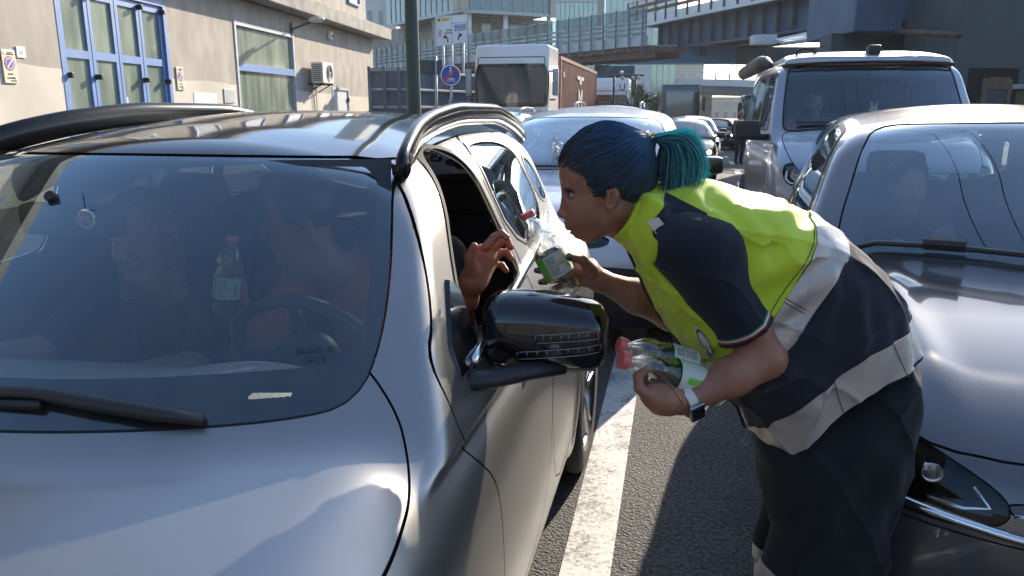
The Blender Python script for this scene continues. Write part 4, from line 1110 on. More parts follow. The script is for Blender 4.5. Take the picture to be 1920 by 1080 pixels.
# ------------------------------------------------------------------ the building on the left
BYAW = R(6.5)
BC = at(700, 130, 34)
def building_left():
    # building frame: x out of the facade (towards the road), y along it (0 at the far corner, negative towards us)
    root = empty('workshop_building', (BC[0], BC[1], 0), -BYAW, 'beige rendered workshop building with tall blue-framed glass doors on the left', 'building')
    z0 = -.6
    ops = [(-19.67, -16.02, z0, 3.86, 'door'), (-12.76, -8.70, 1.2, 3.82, 'window'), (-5.33, -3.43, z0, 2.33, 'cab')]
    # upper storey openings high above the street (seen mirrored in the cars)
    b = MB(); y = -44.0
    for (a, c, lo, hi, k) in ops:
        b.box((-.2, (y + a) / 2, 2.2 + z0 / 2), (.4, a - y, 4.4 - z0))
        if lo > z0: b.box((-.2, (a + c) / 2, (z0 + lo) / 2), (.4, c - a, lo - z0))
        b.box((-.2, (a + c) / 2, (hi + 4.4 - z0 / 2 + z0 / 2) / 2), (.4, c - a, 4.4 - hi))
        y = c
    b.box((-.2, y / 2, 2.2 + z0 / 2), (.4, -y, 4.4 - z0))
    b.box((-5.2, -.2, 2.2 + z0 / 2), (9.6, .4, 4.4 - z0))
    b.build('wall', MATS['rendered_wall'], root)
    u = MB(); u.box((-5.3, -22.0, 6.5), (10.2, 43.8, 3.3)); u.build('upper_wall', MATS['rendered_wall'], root)
    e = MB(); e.box((-5.0, -22.0 + .3, 4.66), (11.2, 45.2, .46), b=.03); e.build('eave', MATS['concrete'], root)
    r_ = MB(); r_.box((-5.0, -22, 8.3), (11.4, 45, .4), b=.03); r_.build('roof', MATS['concrete'], root)
    for i in range(13):
        yc = -1.8 - i * 3.3
        w = MB(); w.box((-.19, yc, 6.5), (.05, 1.3, 1.7)); fo = MB()
        for dy in (-.68, .68): fo.box((-.17, yc + dy, 6.5), (.12, .09, 1.86))
        for dz in (-.9, .9): fo.box((-.17, yc, 6.5 + dz), (.12, 1.27, .09))
        o = fo.build('window', MATS['frame_blue'], root); w.build('pane', MATS['window_dark'], o)
    # the four-leaf door
    y0, y1 = -19.67, -16.02
    fr = MB()
    fr.box((-.06, y0 + .06, 1.6), (.14, .12, 4.5)); fr.box((-.06, y1 - .06, 1.6), (.14, .12, 4.5)); fr.box((-.06, (y0 + y1) / 2, 3.80), (.14, y1 - y0 - .24, .12))
    door = fr.build('door_frame', MATS['frame_blue'], root)
    lw = (y1 - y0 - .24) / 4
    for i in range(4):
        a = y0 + .12 + i * lw; c = a + lw
        l = MB()
        l.box((-.08, a + .06, 1.57), (.07, .095, 4.3)); l.box((-.08, c - .06, 1.57), (.07, .095, 4.3))
        for zz in (3.66, 2.545, -.4): l.box((-.08, (a + c) / 2, zz), (.068, lw - .21, .15))
        lo = l.build('door_leaf', MATS['frame_blue'], root)
        for (z_a, z_b) in ((2.62, 3.585), (-.3, 2.47)):
            p = MB(); p.box((-.10, (a + c) / 2, (z_a + z_b) / 2), (.02, lw - .21, z_b - z_a)); p.build('pane', MATS['frosted_glass'], lo)
        if 1:
            for zz in (2.15, 3.62):
                k = MB(); yy = (a + .05) if i < 2 else (c - .05)
                k.box((.02, yy, zz), (.13, .06, .10), b=.01); k.box((-.03, yy, zz), (.06, .10, .05)); k.build('shutter_catch', MATS['black_plastic'], lo)
    n = MB(); n.box((-.085, -17.75, 1.62), (.01, .24, .34)); n.build('notice', MATS['sign_white'], root)
    # wide window with a blue lower rail
    y0, y1 = -12.76, -8.70
    f = MB()
    f.box((-.03, y0 + .05, 2.51), (.12, .10, 2.62)); f.box((-.03, y1 - .05, 2.51), (.12, .10, 2.62)); f.box((-.03, (y0 + y1) / 2, 3.77), (.12, y1 - y0 - .2, .10)); f.box((-.03, (y0 + y1) / 2, 1.25), (.12, y1 - y0 - .2, .10))
    wo = f.build('window', MATS['frame_grey'], root)
    q = MB(); q.box((-.03, (y0 + y1) / 2, 2.66), (.11, y1 - y0 - .2, .20)); q.build('window_rail', MATS['frame_blue'], wo)
    p = MB(); p.box((-.07, (y0 + y1) / 2, 3.24), (.02, y1 - y0 - .2, .96)); p.build('pane', MATS['frosted_glass'], wo)
    p = MB(); p.box((-.07, (y0 + y1) / 2, 1.93), (.02, y1 - y0 - .2, 1.26)); p.build('pane', MATS['frosted_glass'], wo)
    # small cabinet door
    f = MB(); y0, y1 = -5.33, -3.43
    f.box((-.02, y0 + .05, 1.0), (.08, .1, 2.66)); f.box((-.02, y1 - .05, 1.0), (.08, .1, 2.66)); f.box((-.02, (y0 + y1) / 2, 2.28), (.08, y1 - y0 - .2, .1))
    co = f.build('service_door', MATS['frame_grey'], root); p = MB(); p.box((-.04, (y0 + y1) / 2, .92), (.03, y1 - y0 - .2, 2.6)); p.build('door_panel', MATS['sign_white'], co)
    k = MB(); k.box((.02, y1 - .12, 1.9), (.08, .08, .16), b=.02); k.build('handle', MATS['black_plastic'], co)
    # fresh patches
    p = MB(); p.box((.004, -14.55, 1.75), (.012, 1.15, .38), b=.004); p.build('repair_patch', MATS['plaster_white'], root)
    p = MB(); p.box((.010, -13.33, 1.88), (.03, .56, .36), b=.006); p.build('metal_cover', MATS['galvanised'], root)
    # entire facade fixtures that could be lifted off are things of their own
    M = root.matrix_basis
    def fl(x, y, z): return Vector([BC[0], BC[1], 0]) + Matrix.Rotation(-BYAW, 3, 'Z') @ Vector((x, y, z))
    def thing(name, x, y, z, label, cat, group=None): return empty(name, fl(x, y, z), -BYAW, label, cat, group)
    for (yc, zc, w, h, lab) in ((-20.98, 2.225, .30, .53, 'no-parking driveway sign on the wall left of the tall blue doors'), (-15.69, 2.23, .30, .51, 'no-parking driveway sign on the wall right of the tall blue doors')):
        t = thing('parking_sign', .0, yc, zc, lab, 'sign', 'no-parking signs')
        b = MB(); b.box((.02, 0, 0), (.02, w, h), b=.006); b.build('sign_panel', MATS['sign_cream'], t)
        def disc(r, x, m, name, par=t, cz=.05):
            d = MB(); d.lathe([(.0005, x), (r, x), (r, x - .004)], 32, (0, 0, cz), (1, 0, 0)); return d.build(name, m, par, smooth=False)
        disc(.115, .034, MATS['ink_red'], 'red_ring'); disc(.088, .036, MATS['ink_white'], 'white_ring'); disc(.078, .038, MATS['ink_blue'], 'blue_disc')
        d = MB(); d.box((.040, 0, .05), (.003, .20, .020), M=Matrix.Rotation(R(45), 3, 'X')); d.build('red_bar', MATS['ink_white'], t)
        fm = lambda y, z: frame((.032, y, z), (0, 1, 0), (0, 0, 1))
        text('lettering', 'Comune di', .025, fm(.03, .225), MATS['ink_black'], t); text('lettering', 'GENOVA', .040, fm(.03, .195), MATS['ink_black'], t)
        text('lettering', 'passo', .055, fm(0, -.115), MATS['ink_black'], t); text('lettering', 'carrabile', .055, fm(0, -.18), MATS['ink_black'], t)
        d = MB(); d.box((.032, .05, -.225), (.004, .13, .018)); d.build('black_bar', MATS['ink_black'], t)
        d = MB(); d.prism([(-.03, -.03), (.03, -.03), (.025, .02), (0, .035), (-.025, .02)], (0, 1, 0), (0, 0, 1), (1, 0, 0), (.029, -.10, .205), .003); d.build('crest', MATS['galvanised'], t)
    t = thing('house_number', 0, -20.67, 2.47, 'pale square enamel plate with the number 45 on the upper wall', 'house number')
    b = MB(); b.box((.015, 0, 0), (.015, .21, .18), b=.005); b.build('plate', MATS['sign_white'], t); text('lettering', '45', .09, frame((.024, 0, -.01), (0, 1, 0), (0, 0, 1)), MATS['galvanised'], t)
    # air conditioner on brackets
    t = thing('air_conditioner', 0, -7.2, 2.72, 'outdoor air-conditioning unit bracketed to the wall right of the wide window', 'air conditioner')
    b = MB(); b.box((.36, 0, 0), (.40, 1.05, .66), b=.02); b.build('case', MATS['ac_white'], t)
    b = MB()
    for k in range(9): b.box((.36, -.532, -.24 + k * .06), (.30, .014, .022))
    b.build('side_grille', MATS['black_plastic'], t)
    b = MB(); b.lathe([(.001, .0), (.25, .0), (.27, .012), (.27, -.01)], 32, (.562, .10, 0), (1, 0, 0)); b.build('fan_disc', MATS['black_plastic'], t, smooth='auto')
    g = MB()
    for r_ in (.07, .12, .17, .22, .265): g.tube([(.578, .10 + r_ * math.cos(a), r_ * math.sin(a)) for a in np.linspace(0, 2 * math.pi, 25)], .005, 4, cap=False)
    g.lathe([(.001, 0), (.05, 0), (.05, -.01)], 16, (.585, .10, 0), (1, 0, 0)); g.build('fan_guard', MATS['ac_white'], t)
    b = MB()
    for yy in (-.4, .4): b = MB(); b.box((.28, yy, -.36), (.56, .05, .05)); b.tube([(.02, yy, -.62), (.45, yy, -.38)], .02, 6); b.build('bracket', MATS['black_plastic'], t)
    b = MB(); b.tube([(.08, .1, -.3), (.06, .1, -.6), (.05, .16, -1.1), (.06, .02, -1.5)], .018, 6); b.tube([(.08, .02, -.3), (.05, -.05, -.9), (.05, .05, -1.5)], .012, 6); b.build('pipe', MATS['ac_white'], t)
    # lamp on a slanting arm
    t = thing('wall_lamp', 0, -8.84, 3.97, 'street lamp on a slanting arm fixed to the wall above the wide window', 'lamp')
    b = MB(); b.tube([(0, 0, -.15), (0.06, 0, 0), (.55, -.30, .10), (.85, -.48, .16)], [.05, .03, .028, .03], 8); b.box((.03, 0, 0), (.06, .16, .4), b=.02); b.build('arm', MATS['dark_steel'], t, smooth='auto')
    Fl = lambda x, y, z: smax(np.abs(z) - .075, np.hypot((x) / 1.0, y / 1.0) - (.14 - .05 * x), .05)
    def Fl(x, y, z): return smax(smax(np.abs(y) - .13 + .12 * np.clip(-x, 0, 1), np.abs(x) - .30, .10), smax(z - .09 + .1 * np.abs(x) , -.05 - z, .04), .06)
    V, Q, N = surfnet(Fl, (-.36, -.2, -.12), (.36, .2, .16), .02)
    a = math.atan2(-.48 + .30, .30); Rm = np.array([[math.cos(a), -math.sin(a), 0], [math.sin(a), math.cos(a), 0], [0, 0, 1]])
    V2 = V @ Rm.T + np.array([1.05, -.60, .20]); mesh_obj('lamp_head', V2, Q, MATS['ac_white'], t)
    b = MB(); b.box((1.08, -.62, .14), (.40, .20, .03), rz=a, b=.01); b.build('lens', MATS['lamp_glass'], t)
    t = thing('alarm_box', 0, -5.45, 4.08, 'small rounded alarm box under the eave near the building corner', 'alarm')
    b = MB(); b.box((.08, 0, 0), (.15, .26, .28), b=.05); b.build('case', MATS['ac_white'], t, smooth='auto'); b = MB(); b.lathe([(.001, .03), (.04, .02), (.05, 0)], 16, (.155, 0, -.03), (1, 0, 0)); b.build('siren_lens', MATS['window_dark'], t, smooth=True)
    return root
building_left()

def wbox(b, p, q, w, z0, z1, off=0.0, bev=0.0):
    """wall-like box between plan points p and q"""
    p = np.array(p[:2]); q = np.array(q[:2]); d = q - p; L = np.linalg.norm(d); a = math.atan2(d[1], d[0]); n = np.array([-d[1], d[0]]) / L
    c = (p + q) / 2 + n * off
    b.box((c[0], c[1], (z0 + z1) / 2), (L, w, z1 - z0), rz=a, b=bev)
def sloped(b, p, q, w, h):
    p = np.array(p, float); q = np.array(q, float); b_ = 0
    d = q - p; n = np.array([-d[1], d[0], 0]); n /= np.linalg.norm(n); n *= w / 2; u = np.array([0, 0, h / 2])
    V = [p - n - u, p + n - u, p + n + u, p - n + u, q - n - u, q + n - u, q + n + u, q - n + u]
    b.add(V, [(0, 1, 2, 3), (7, 6, 5, 4), (0, 4, 5, 1), (1, 5, 6, 2), (2, 6, 7, 3), (3, 7, 4, 0)])

# --- lamp pole
P0 = at(775, 150, 12.4)
t = empty('lamp_pole', (P0[0], P0[1], gz(12)), 0, 'thick dark green steel street-lamp pole standing left of the container truck', 'lamp pole')
b = MB(); b.tube([(0, 0, 0), (0, 0, 4.5), (0, 0, 9.2)], [.115, .095, .07], 20); b.lathe([(.2, 0), (.2, .04), (.13, .1), (.12, .5)], 20); b.build('pole', MATS['pole_green'], t, smooth='auto')
b = MB(); b.tube([(0, 0, 9.1), (.3, 0, 9.5), (1.3, 0, 9.7)], .04, 8); b.box((1.6, 0, 9.7), (.7, .28, .12), b=.04); b.build('lamp_head', MATS['dark_steel'], t, smooth='auto')

# --- round end-of-path sign on a bent post
P0 = at(845, 141, 22)
t = empty('path_end_sign', (P0[0], P0[1], gz(22)), 0, 'round blue pedestrian and bicycle sign crossed by a red bar', 'sign')
zc = P0[2] - gz(22)
b = MB(); b.tube([(-.34, 0, 0), (-.32, 0, .9), (-.28, 0, 1.15), (-.12, 0, 1.5), (0, .02, 2.1), (0, .03, zc + .25)], .03, 8); b.build('post', MATS['galvanised'], t, smooth=True)
b = MB(); b.lathe([(.0005, -.02), (.262, -.02), (.275, -.01), (.275, .012), (.001, .012)], 40, (0, 0, zc), (0, 1, 0)); pn = b.build('sign_disc', MATS['ink_white'], t)
b = MB(); b.lathe([(.0005, -.024), (.250, -.024), (.250, -.018)], 40, (0, 0, zc), (0, 1, 0)); b.build('blue_field', MATS['ink_blue'], pn)
b = MB()
b.lathe([(.001, -.028), (.028, -.028), (.028, -.02)], 14, (.0, 0, zc + .19), (0, 1, 0))
for a_, c_ in (((0, .16), (.0, .06)), ((0, .15), (-.05, .08)), ((0, .15), (.055, .09)), ((0, .07), (-.05, -.01)), ((0, .07), (.05, .0))): b.tube([(a_[0], -.027, zc + a_[1]), (c_[0], -.027, zc + c_[1])], .014, 6, squash=.3)
for xx in (-.06, .07): b.tube([(xx + .045 * math.cos(q), -.027, zc - .13 + .045 * math.sin(q)) for q in np.linspace(0, 6.283, 19)], .008, 5, cap=False)
for l_ in (((-.06, -.13), (-.02, -.07), (.045, -.075), (.07, -.13)), ((-.02, -.07), (.01, -.13), (.045, -.075))): b.tube([(x, -.027, zc + z) for x, z in l_], .008, 5)
b.build('symbols', MATS['ink_white'], pn)
b = MB(); b.box((0, -.030, zc), (.50, .006, .062), M=Matrix.Rotation(R(-43), 3, 'Y')); b.build('red_bar', MATS['ink_red'], pn)

# --- big direction sign
A = at(818, 88, 48); B_ = at(878, 80, 50); TL = at(814, 33, 48); TR = at(876, 23, 50)
t = empty('direction_sign', ((A[0] + B_[0]) / 2, (A[1] + B_[1]) / 2, gz(48)), 0, 'large white direction sign with a yellow and a blue panel and two black arrows', 'sign')
ex = (B_ - A); wdt = np.linalg.norm(ex); ex = ex / wdt; hgt = (TL[2] - A[2] + TR[2] - B_[2]) / 2
cen = (A + B_ + TL + TR) / 4 - np.array(t.location); fwd = np.array([ex[1], -ex[0], 0]); fwd /= np.linalg.norm(fwd)
def sp_(u, v, off=.03): return cen + ex * (u * wdt) + np.array([0, 0, 1]) * (v * hgt) + fwd * off
def panel(b, u0, u1, v0, v1, off, th=.02): b.prism([(u0 * wdt, v0 * hgt), (u1 * wdt, v0 * hgt), (u1 * wdt, v1 * hgt), (u0 * wdt, v1 * hgt)], ex, (0, 0, 1), fwd, cen + fwd * off, th)
b = MB(); panel(b, -.5, .5, -.5, .5, 0, .03); pn = b.build('sign_panel', MATS['sign_white'], t)
b = MB()
for r_ in ((-.5, .5, -.5, -.475), (-.5, .5, .475, .5), (-.5, -.48, -.475, .475), (.48, .5, -.475, .475)): panel(b, *r_, .03, .03)
b.build('sign_frame', MATS['galvanised'], pn)
b = MB(); panel(b, -.44, -.08, .31, .43, .032, .006); b.build('yellow_panel', MATS['sign_yellow'], pn)
b = MB(); panel(b, -.43, -.37, .33, .41, .04, .006); b.build('green_symbol', MATS['pole_green'], pn)
b = MB(); panel(b, .07, .44, .03, .15, .032, .006); b.build('blue_panel', MATS['ink_blue'], pn)
b = MB()
for k in np.arange(-.44, .46, .13): panel(b, -.015, .0, k, k + .08, .032, .006)
panel(b, .0, .47, .20, .212, .032, .006)
b.build('dividing_line', MATS['ink_black'], pn)
for (x0, pts) in ((-.2, [(.05, -.40), (.05, -.27), (.0, -.20)]), (.22, [(-.04, -.36), (-.03, -.26), (.02, -.20)])):
    b = MB(); b.tube([sp_(x0 + u, v, .045) for u, v in pts], .045, 6, squash=.3)
    s_ = -1 if x0 < 0 else 1
    b.add([sp_(x0 + s_ * .10, -.19, .05), sp_(x0 - s_ * .03, -.13, .05), sp_(x0 + s_ * .02, -.29, .05), sp_(x0 + s_ * .10, -.19, .046), sp_(x0 - s_ * .03, -.13, .046), sp_(x0 + s_ * .02, -.29, .046)], [(0, 1, 2), (5, 4, 3), (0, 3, 4, 1), (1, 4, 5, 2), (2, 5, 3, 0)]); b.build('arrow', MATS['ink_black'], pn)
for s_, sz, u, v, mm in (('P.LE', .17, -.22, .37, 'ink_black'), ('ZONA', .15, -.12, .0, 'ink_black'), ('INDUSTRIALE', .11, -.13, -.09, 'ink_black'), ('GENOVA', .17, .30, .09, 'ink_white'), ('AEROPORTO', .13, .30, -.03, 'ink_black'), ('A10', .13, .12, .09, 'ink_white')):
    text('lettering', s_, sz, frame(sp_(u, v, .045), ex, (0, 0, 1)), MATS[mm], pn, ext=.004)
for v in (.0, -.12):
    b = MB(); c = sp_(-.38, v, .04); b.tube([c + ex * .09 * math.cos(q) + np.array([0, 0, .09 * math.sin(q)]) for q in np.linspace(0, 6.283, 17)], .018, 5, cap=False); b.build('limit_ring', MATS['ink_red'], pn)
b = MB(); c = sp_(.10, -.03, .04); b.tube([c - ex * .09, c + ex * .09], .015, 5); b.tube([c - ex * .02 + np.array([0, 0, .06]), c + ex * .03, c - ex * .02 - np.array([0, 0, .06])], .013, 5); b.build('plane_symbol', MATS['ink_black'], pn)
for u in (-.25, .02, .38):
    b = MB(); p = sp_(u, -.5, -.06); b.tube([(p[0], p[1], 0), (p[0], p[1], cen[2] + hgt * .3)], .06, 8); b.build('post', MATS['galvanised'], t, smooth=True)

# --- site fence of blue-grey panels with rails: two runs
def fence(name, p, q, z0, z1, label, panel_m, rail_m, n, base=True):
    p = np.array(p); q = np.array(q)
    t = empty(name, ((p[0] + q[0]) / 2, (p[1] + q[1]) / 2, z0), 0, label, 'fence')
    o = np.array(t.location)
    P_, Q_ = p - o, q - o
    b = MB(); wbox(b, P_, Q_, .06, 0, z1 - z0); b.build('panels', MATS[panel_m], t)
    for f_ in (.30, .62, .96):
        b = MB(); wbox(b, P_, Q_, .09, (z1 - z0) * f_ - .05, (z1 - z0) * f_ + .05, off=-.09, bev=.02); b.build('rail', MATS[rail_m], t)
    for k in range(n + 1):
        c = P_ + (Q_ - P_) * k / n; b = MB(); b.box((c[0], c[1] - .16, (z1 - z0) / 2), (.12, .07, z1 - z0 + .1)); b.build('fence_post', MATS['panel_blue_grey'], t)
    if base: b = MB(); wbox(b, P_, Q_, .5, -.3, .28, off=-.2, bev=.03); b.build('concrete_base', MATS['concrete'], t)
fence('site_fence', at(696, 200, 31)[:2].tolist() + [0], at(778, 200, 31)[:2].tolist() + [0], 1.0, 3.1, 'blue-grey panel fence with dull rails between the beige building and the green pole', 'panel_blue_grey', 'galvanised', 3)
fence('site_fence', at(780, 200, 32)[:2].tolist() + [0], at(905, 200, 37)[:2].tolist() + [0], 1.0, 3.1, 'panel fence with sunlit white rails between the green pole and the white truck', 'panel_blue_grey', 'rail_white', 4)
b = MB(); wbox(b, at(640, 200, 31.6), at(905, 200, 38), 1.0, -1.2, .75, bev=.04); o = b.build('retaining_wall', MATS['concrete']); tag(o, 'low rough concrete wall carrying the panel fences', 'wall')
p = at(818, 150, 26)
t = empty('back_of_sign', (p[0], p[1], gz(26)), 0, 'dark back of a rectangular sign on a thin post right of the green pole', 'sign')
b = MB(); b.tube([(0, 0, 0), (0, 0, at(818, 105, 26)[2] - gz(26))], .035, 8); b.build('post', MATS['galvanised'], t, smooth=True)
zt = at(818, 112, 26)[2] - gz(26); zb_ = at(818, 139, 26)[2] - gz(26)
b = MB(); b.box((-.20, .06, (zt + zb_) / 2), (.80, .03, zt - zb_), b=.01); b.build('sign_panel', MATS['dark_steel'], t)

# --- office building with glass bands and a concrete undercroft
def office():
    z = 10.9
    c = atz(862, 18, z); l = atz(749, 42, z); r = atz(1040, 28, z)
    l = c + (l - c) * 1.25
    root = empty('office_building', (c[0], c[1], gz(60)), 0, 'modern office block with dark glass bands over a deep concrete undercroft, behind the direction sign', 'building')
    o = np.array([c[0], c[1], gz(60)]); zz = z - o[2]
    L_, C_, R_ = l - o, c - o, r - o
    back = np.array([(L_[0] + R_[0]) * .5 - 1, R_[1] + 22, 0])
    b = MB(); V = []
    plan = [L_, C_, R_, back]
    for h in (zz, zz + 16): V += [(p[0], p[1], h) for p in plan]
    b.add(V, [(3, 2, 1, 0), (4, 5, 6, 7), (0, 1, 5, 4), (1, 2, 6, 5), (2, 3, 7, 6), (3, 0, 4, 7)]); b.build('glass_volume', MATS['tower_glass'], root)
    # concrete corner, slab edge, mullions
    b = MB()
    for p, q in ((L_, C_), (C_, R_)):
        wbox(b, p, q, .12, zz - .25, zz + .05, off=-.06); 
    b.build('slab_edge', MATS['galvanised'], root)
    b = MB(); d1 = (L_ - C_) / np.linalg.norm(L_ - C_); d2 = (R_ - C_) / np.linalg.norm(R_ - C_)
    wbox(b, C_ + d1 * .9, C_, .3, zz - .02, zz + 16, off=-.1); wbox(b, C_, C_ + d2 * .8, .3, zz - .02, zz + 16, off=-.1); b.build('corner_column', MATS['plaster_beige'], root); b = MB(); wbox(b, R_ - d2 * .6, R_ + d2 * .02, .36, zz - .3, zz + 16, off=-.12); b.build('end_column', MATS['plaster_beige'], root)
    for p, q, n in ((L_, C_, 14), (C_, R_, 9)):
        for k in range(1, n):
            c_ = p + (q - p) * k / n; b = MB(); b.box((c_[0], c_[1] - .06, zz + 8), (.07, .12, 15.8)); b.build('mullion', MATS['galvanised'], root)
    for h in (3.6, 7.2):
        b = MB()
        for p, q in ((L_, C_), (C_, R_)): wbox(b, p, q, .14, zz + h - .2, zz + h, off=-.07)
        b.build('floor_band', MATS['galvanised'], root)
    # undercroft
    b = MB(); ins = np.array([0, 5, 0]); wbox(b, L_ + ins, C_ + ins * 1.4, .4, 0, zz - .02); wbox(b, C_ + ins * 1.4 + np.array([.3, 0, 0]), R_ + ins, .4, 0, zz - .02); b.build('undercroft_wall', MATS['concrete'], root)
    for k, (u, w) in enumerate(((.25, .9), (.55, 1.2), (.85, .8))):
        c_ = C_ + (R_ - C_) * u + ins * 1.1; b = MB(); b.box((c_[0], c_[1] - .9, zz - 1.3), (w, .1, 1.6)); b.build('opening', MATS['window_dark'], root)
    for u in (.12, .5, .97):
        c_ = C_ + (R_ - C_) * u + np.array([-.3, .9, 0]); b = MB(); b.box((c_[0], c_[1], zz / 2), (.45, .45, zz)); b.build('column', MATS['plaster_white'], root)
    for u in (.35, .8):
        c_ = C_ + (L_ - C_) * u + np.array([.2, .9, 0]); b = MB(); b.box((c_[0], c_[1], zz / 2), (.45, .45, zz)); b.build('column', MATS['concrete'], root)
    b = MB(); wbox(b, L_ + np.array([-6, 3, 0]), R_ + np.array([2, 1, 0]), .5, 0, zz - 3.6); b.build('podium_wall', MATS['concrete'], root)
office()
def block(name, label, px0, px1, pytop, Y, m, depth=12, top=None, rows=(), win='window_dark', roofm=None, ybot=None, wn=4):
    A = at(px0, 205, Y); B = at(px1, 205, Y); z1 = top if top is not None else at(px0, pytop, Y)[2]
    z0 = gz(Y) - .5
    t = empty(name, ((A[0] + B[0]) / 2, Y, z0), 0, label, 'building'); w = B[0] - A[0]
    b = MB(); b.box((0, depth / 2, (z1 - z0) / 2), (w, depth, z1 - z0)); b.build('wall', MATS[m], t)
    b = MB(); b.box((0, depth / 2, z1 - z0 + .15), (w + .5, depth + .5, .3)); b.build('roof', MATS[roofm or 'concrete'], t)
    for (za, zb) in rows:
        for k in range(wn):
            xc = -w / 2 + w * (k + .5) / wn
            f = MB(); f.box((xc, -.03, (za + zb) / 2 - z0), (w / wn * .42, .1, zb - za + .2), b=.02); fo = f.build('window', MATS['rail_white'] if m != 'plaster_white' else MATS['frame_grey'], t)
            f = MB(); f.box((xc, -.09, (za + zb) / 2 - z0), (w / wn * .36, .03, zb - za)); f.build('pane', MATS[win], fo)
    return t
block('white_apartment_block', 'white tower block with small dark windows above the building corner', 690, 748, -300, 100, 'plaster_white', top=42, rows=[(z, z + 1.5) for z in (11.8, 15.2, 18.6, 22)], wn=3)
block('grey_podium', 'plain grey annex below the white tower block', 660, 750, 66, 98, 'concrete', top=at(700, 66, 98)[2])
def towers():
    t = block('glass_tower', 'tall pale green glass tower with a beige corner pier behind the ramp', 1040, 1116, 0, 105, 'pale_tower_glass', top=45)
    A = at(1040, 205, 105)[0]; B = at(1116, 205, 105)[0]; w = B - A
    for k in range(1, 9): b = MB(); b.box((-w / 2 + w * k / 9, -.05, 22), (.10, .12, 44)); b.build('mullion', MATS['galvanised'], t)
    for k in range(1, 14): b = MB(); b.box((0, -.07, k * 3.2), (w, .14, .12)); b.build('floor_line', MATS['galvanised'], t)
    b = MB(); b.box((w / 2 + .45, .4, 22), (.9, 1.2, 44)); b.build('corner_pier', MATS['plaster_beige'], t)
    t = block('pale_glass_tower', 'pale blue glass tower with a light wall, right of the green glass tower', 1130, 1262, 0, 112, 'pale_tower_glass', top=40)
    A = at(1130, 205, 112)[0]; B = at(1262, 205, 112)[0]; w = B - A
    for k in range(1, 12): b = MB(); b.box((-w / 2 + w * k / 12, -.05, 20), (.10, .12, 40)); b.build('mullion', MATS['frame_grey'], t)
    b = MB(); b.box((.2, -.2, 22), (2.6, .5, 39)); b.build('light_wall', MATS['plaster_white'], t)
towers()
block('beige_apartment_block', 'distant beige apartment block with three rows of windows at the end of the road', 1302, 1420, 184, 200, 'plaster_beige', rows=[(-3.6, -2.0), (-.5, .9), (2.4, 3.6)], wn=7)
block('pink_house', 'distant pink building left of the dark-fronted lorry', 1160, 1250, 178, 170, 'plaster_pink', rows=[(-2, -.5)], wn=4)
block('grey_tower_block', 'grey block with small windows above the far viaduct', 1225, 1316, 116, 190, 'concrete', rows=[(9.5, 10.6), (12, 13)], wn=6)

# --- ramp with glass noise barrier
def ramp():
    zd = 5.75
    a = atz(700, 129, zd); c = atz(1116, 86, zd); d = atz(1250, 66, zd)
    dirv = (c - a) / np.linalg.norm(c - a); a = a - dirv * 8; d = c + dirv * 4.6
    t = empty('ramp_viaduct', (a[0], a[1], gz(80)), 0, 'elevated road ramp with grey posts and a glass noise barrier above the trucks', 'viaduct')
    o = np.array([a[0], a[1], gz(80)]); A_, D_ = a - o, d - o; A_[2] = D_[2] = 0; zz = zd - o[2]
    L = np.linalg.norm(D_ - A_)
    b = MB(); wbox(b, A_, D_, 3.6, zz - .55, zz - .25, off=2.2); b.build('deck', MATS['rust_brown'], t)
    b = MB(); wbox(b, A_, D_, .35, zz - .28, zz + .35, off=.3, bev=.02); b.build('edge_beam', MATS['galvanised'], t)
    for (za, zb) in ((.55, .72), (.85, 1.02), (1.15, 1.28)):
        b = MB(); wbox(b, A_, D_, .10, zz + za, zz + zb, off=.2); b.build('guard_rail', MATS['galvanised'], t)
    b = MB(); wbox(b, A_, D_, .03, zz + .35, zz + 2.0, off=.34); b.build('glass_barrier', MATS['barrier_glass'], t)
    b = MB(); wbox(b, A_, D_, .09, zz + 2.0, zz + 2.05, off=.34); b.build('top_rail', MATS['galvanised'], t)
    n = int(L / 1.25)
    for k in range(n + 1):
        c_ = A_ + (D_ - A_) * k / n; b = MB(); b.box((c_[0], c_[1], zz + .7), (.10, .10, 2.7)); b.build('barrier_post', MATS['steel_blue'], t)
    for off in (1.0, 3.4):
        b = MB(); wbox(b, A_, D_, .35, zz - .95, zz - .55, off=off); b.build('girder', MATS['rust_brown'], t)
    for u in (.15, .45, .72):
        c_ = A_ + (D_ - A_) * u; b = MB(); b.box((c_[0] + .8, c_[1] + 1.6, zz / 2 - .5), (1.0, 1.0, zz - 1.0), b=.1); b.build('pier', MATS['dark_concrete'], t)
glass('barrier_glass', (.50, .60, .62), ior=1.4, gain=.8, dirt=.25)
ramp()

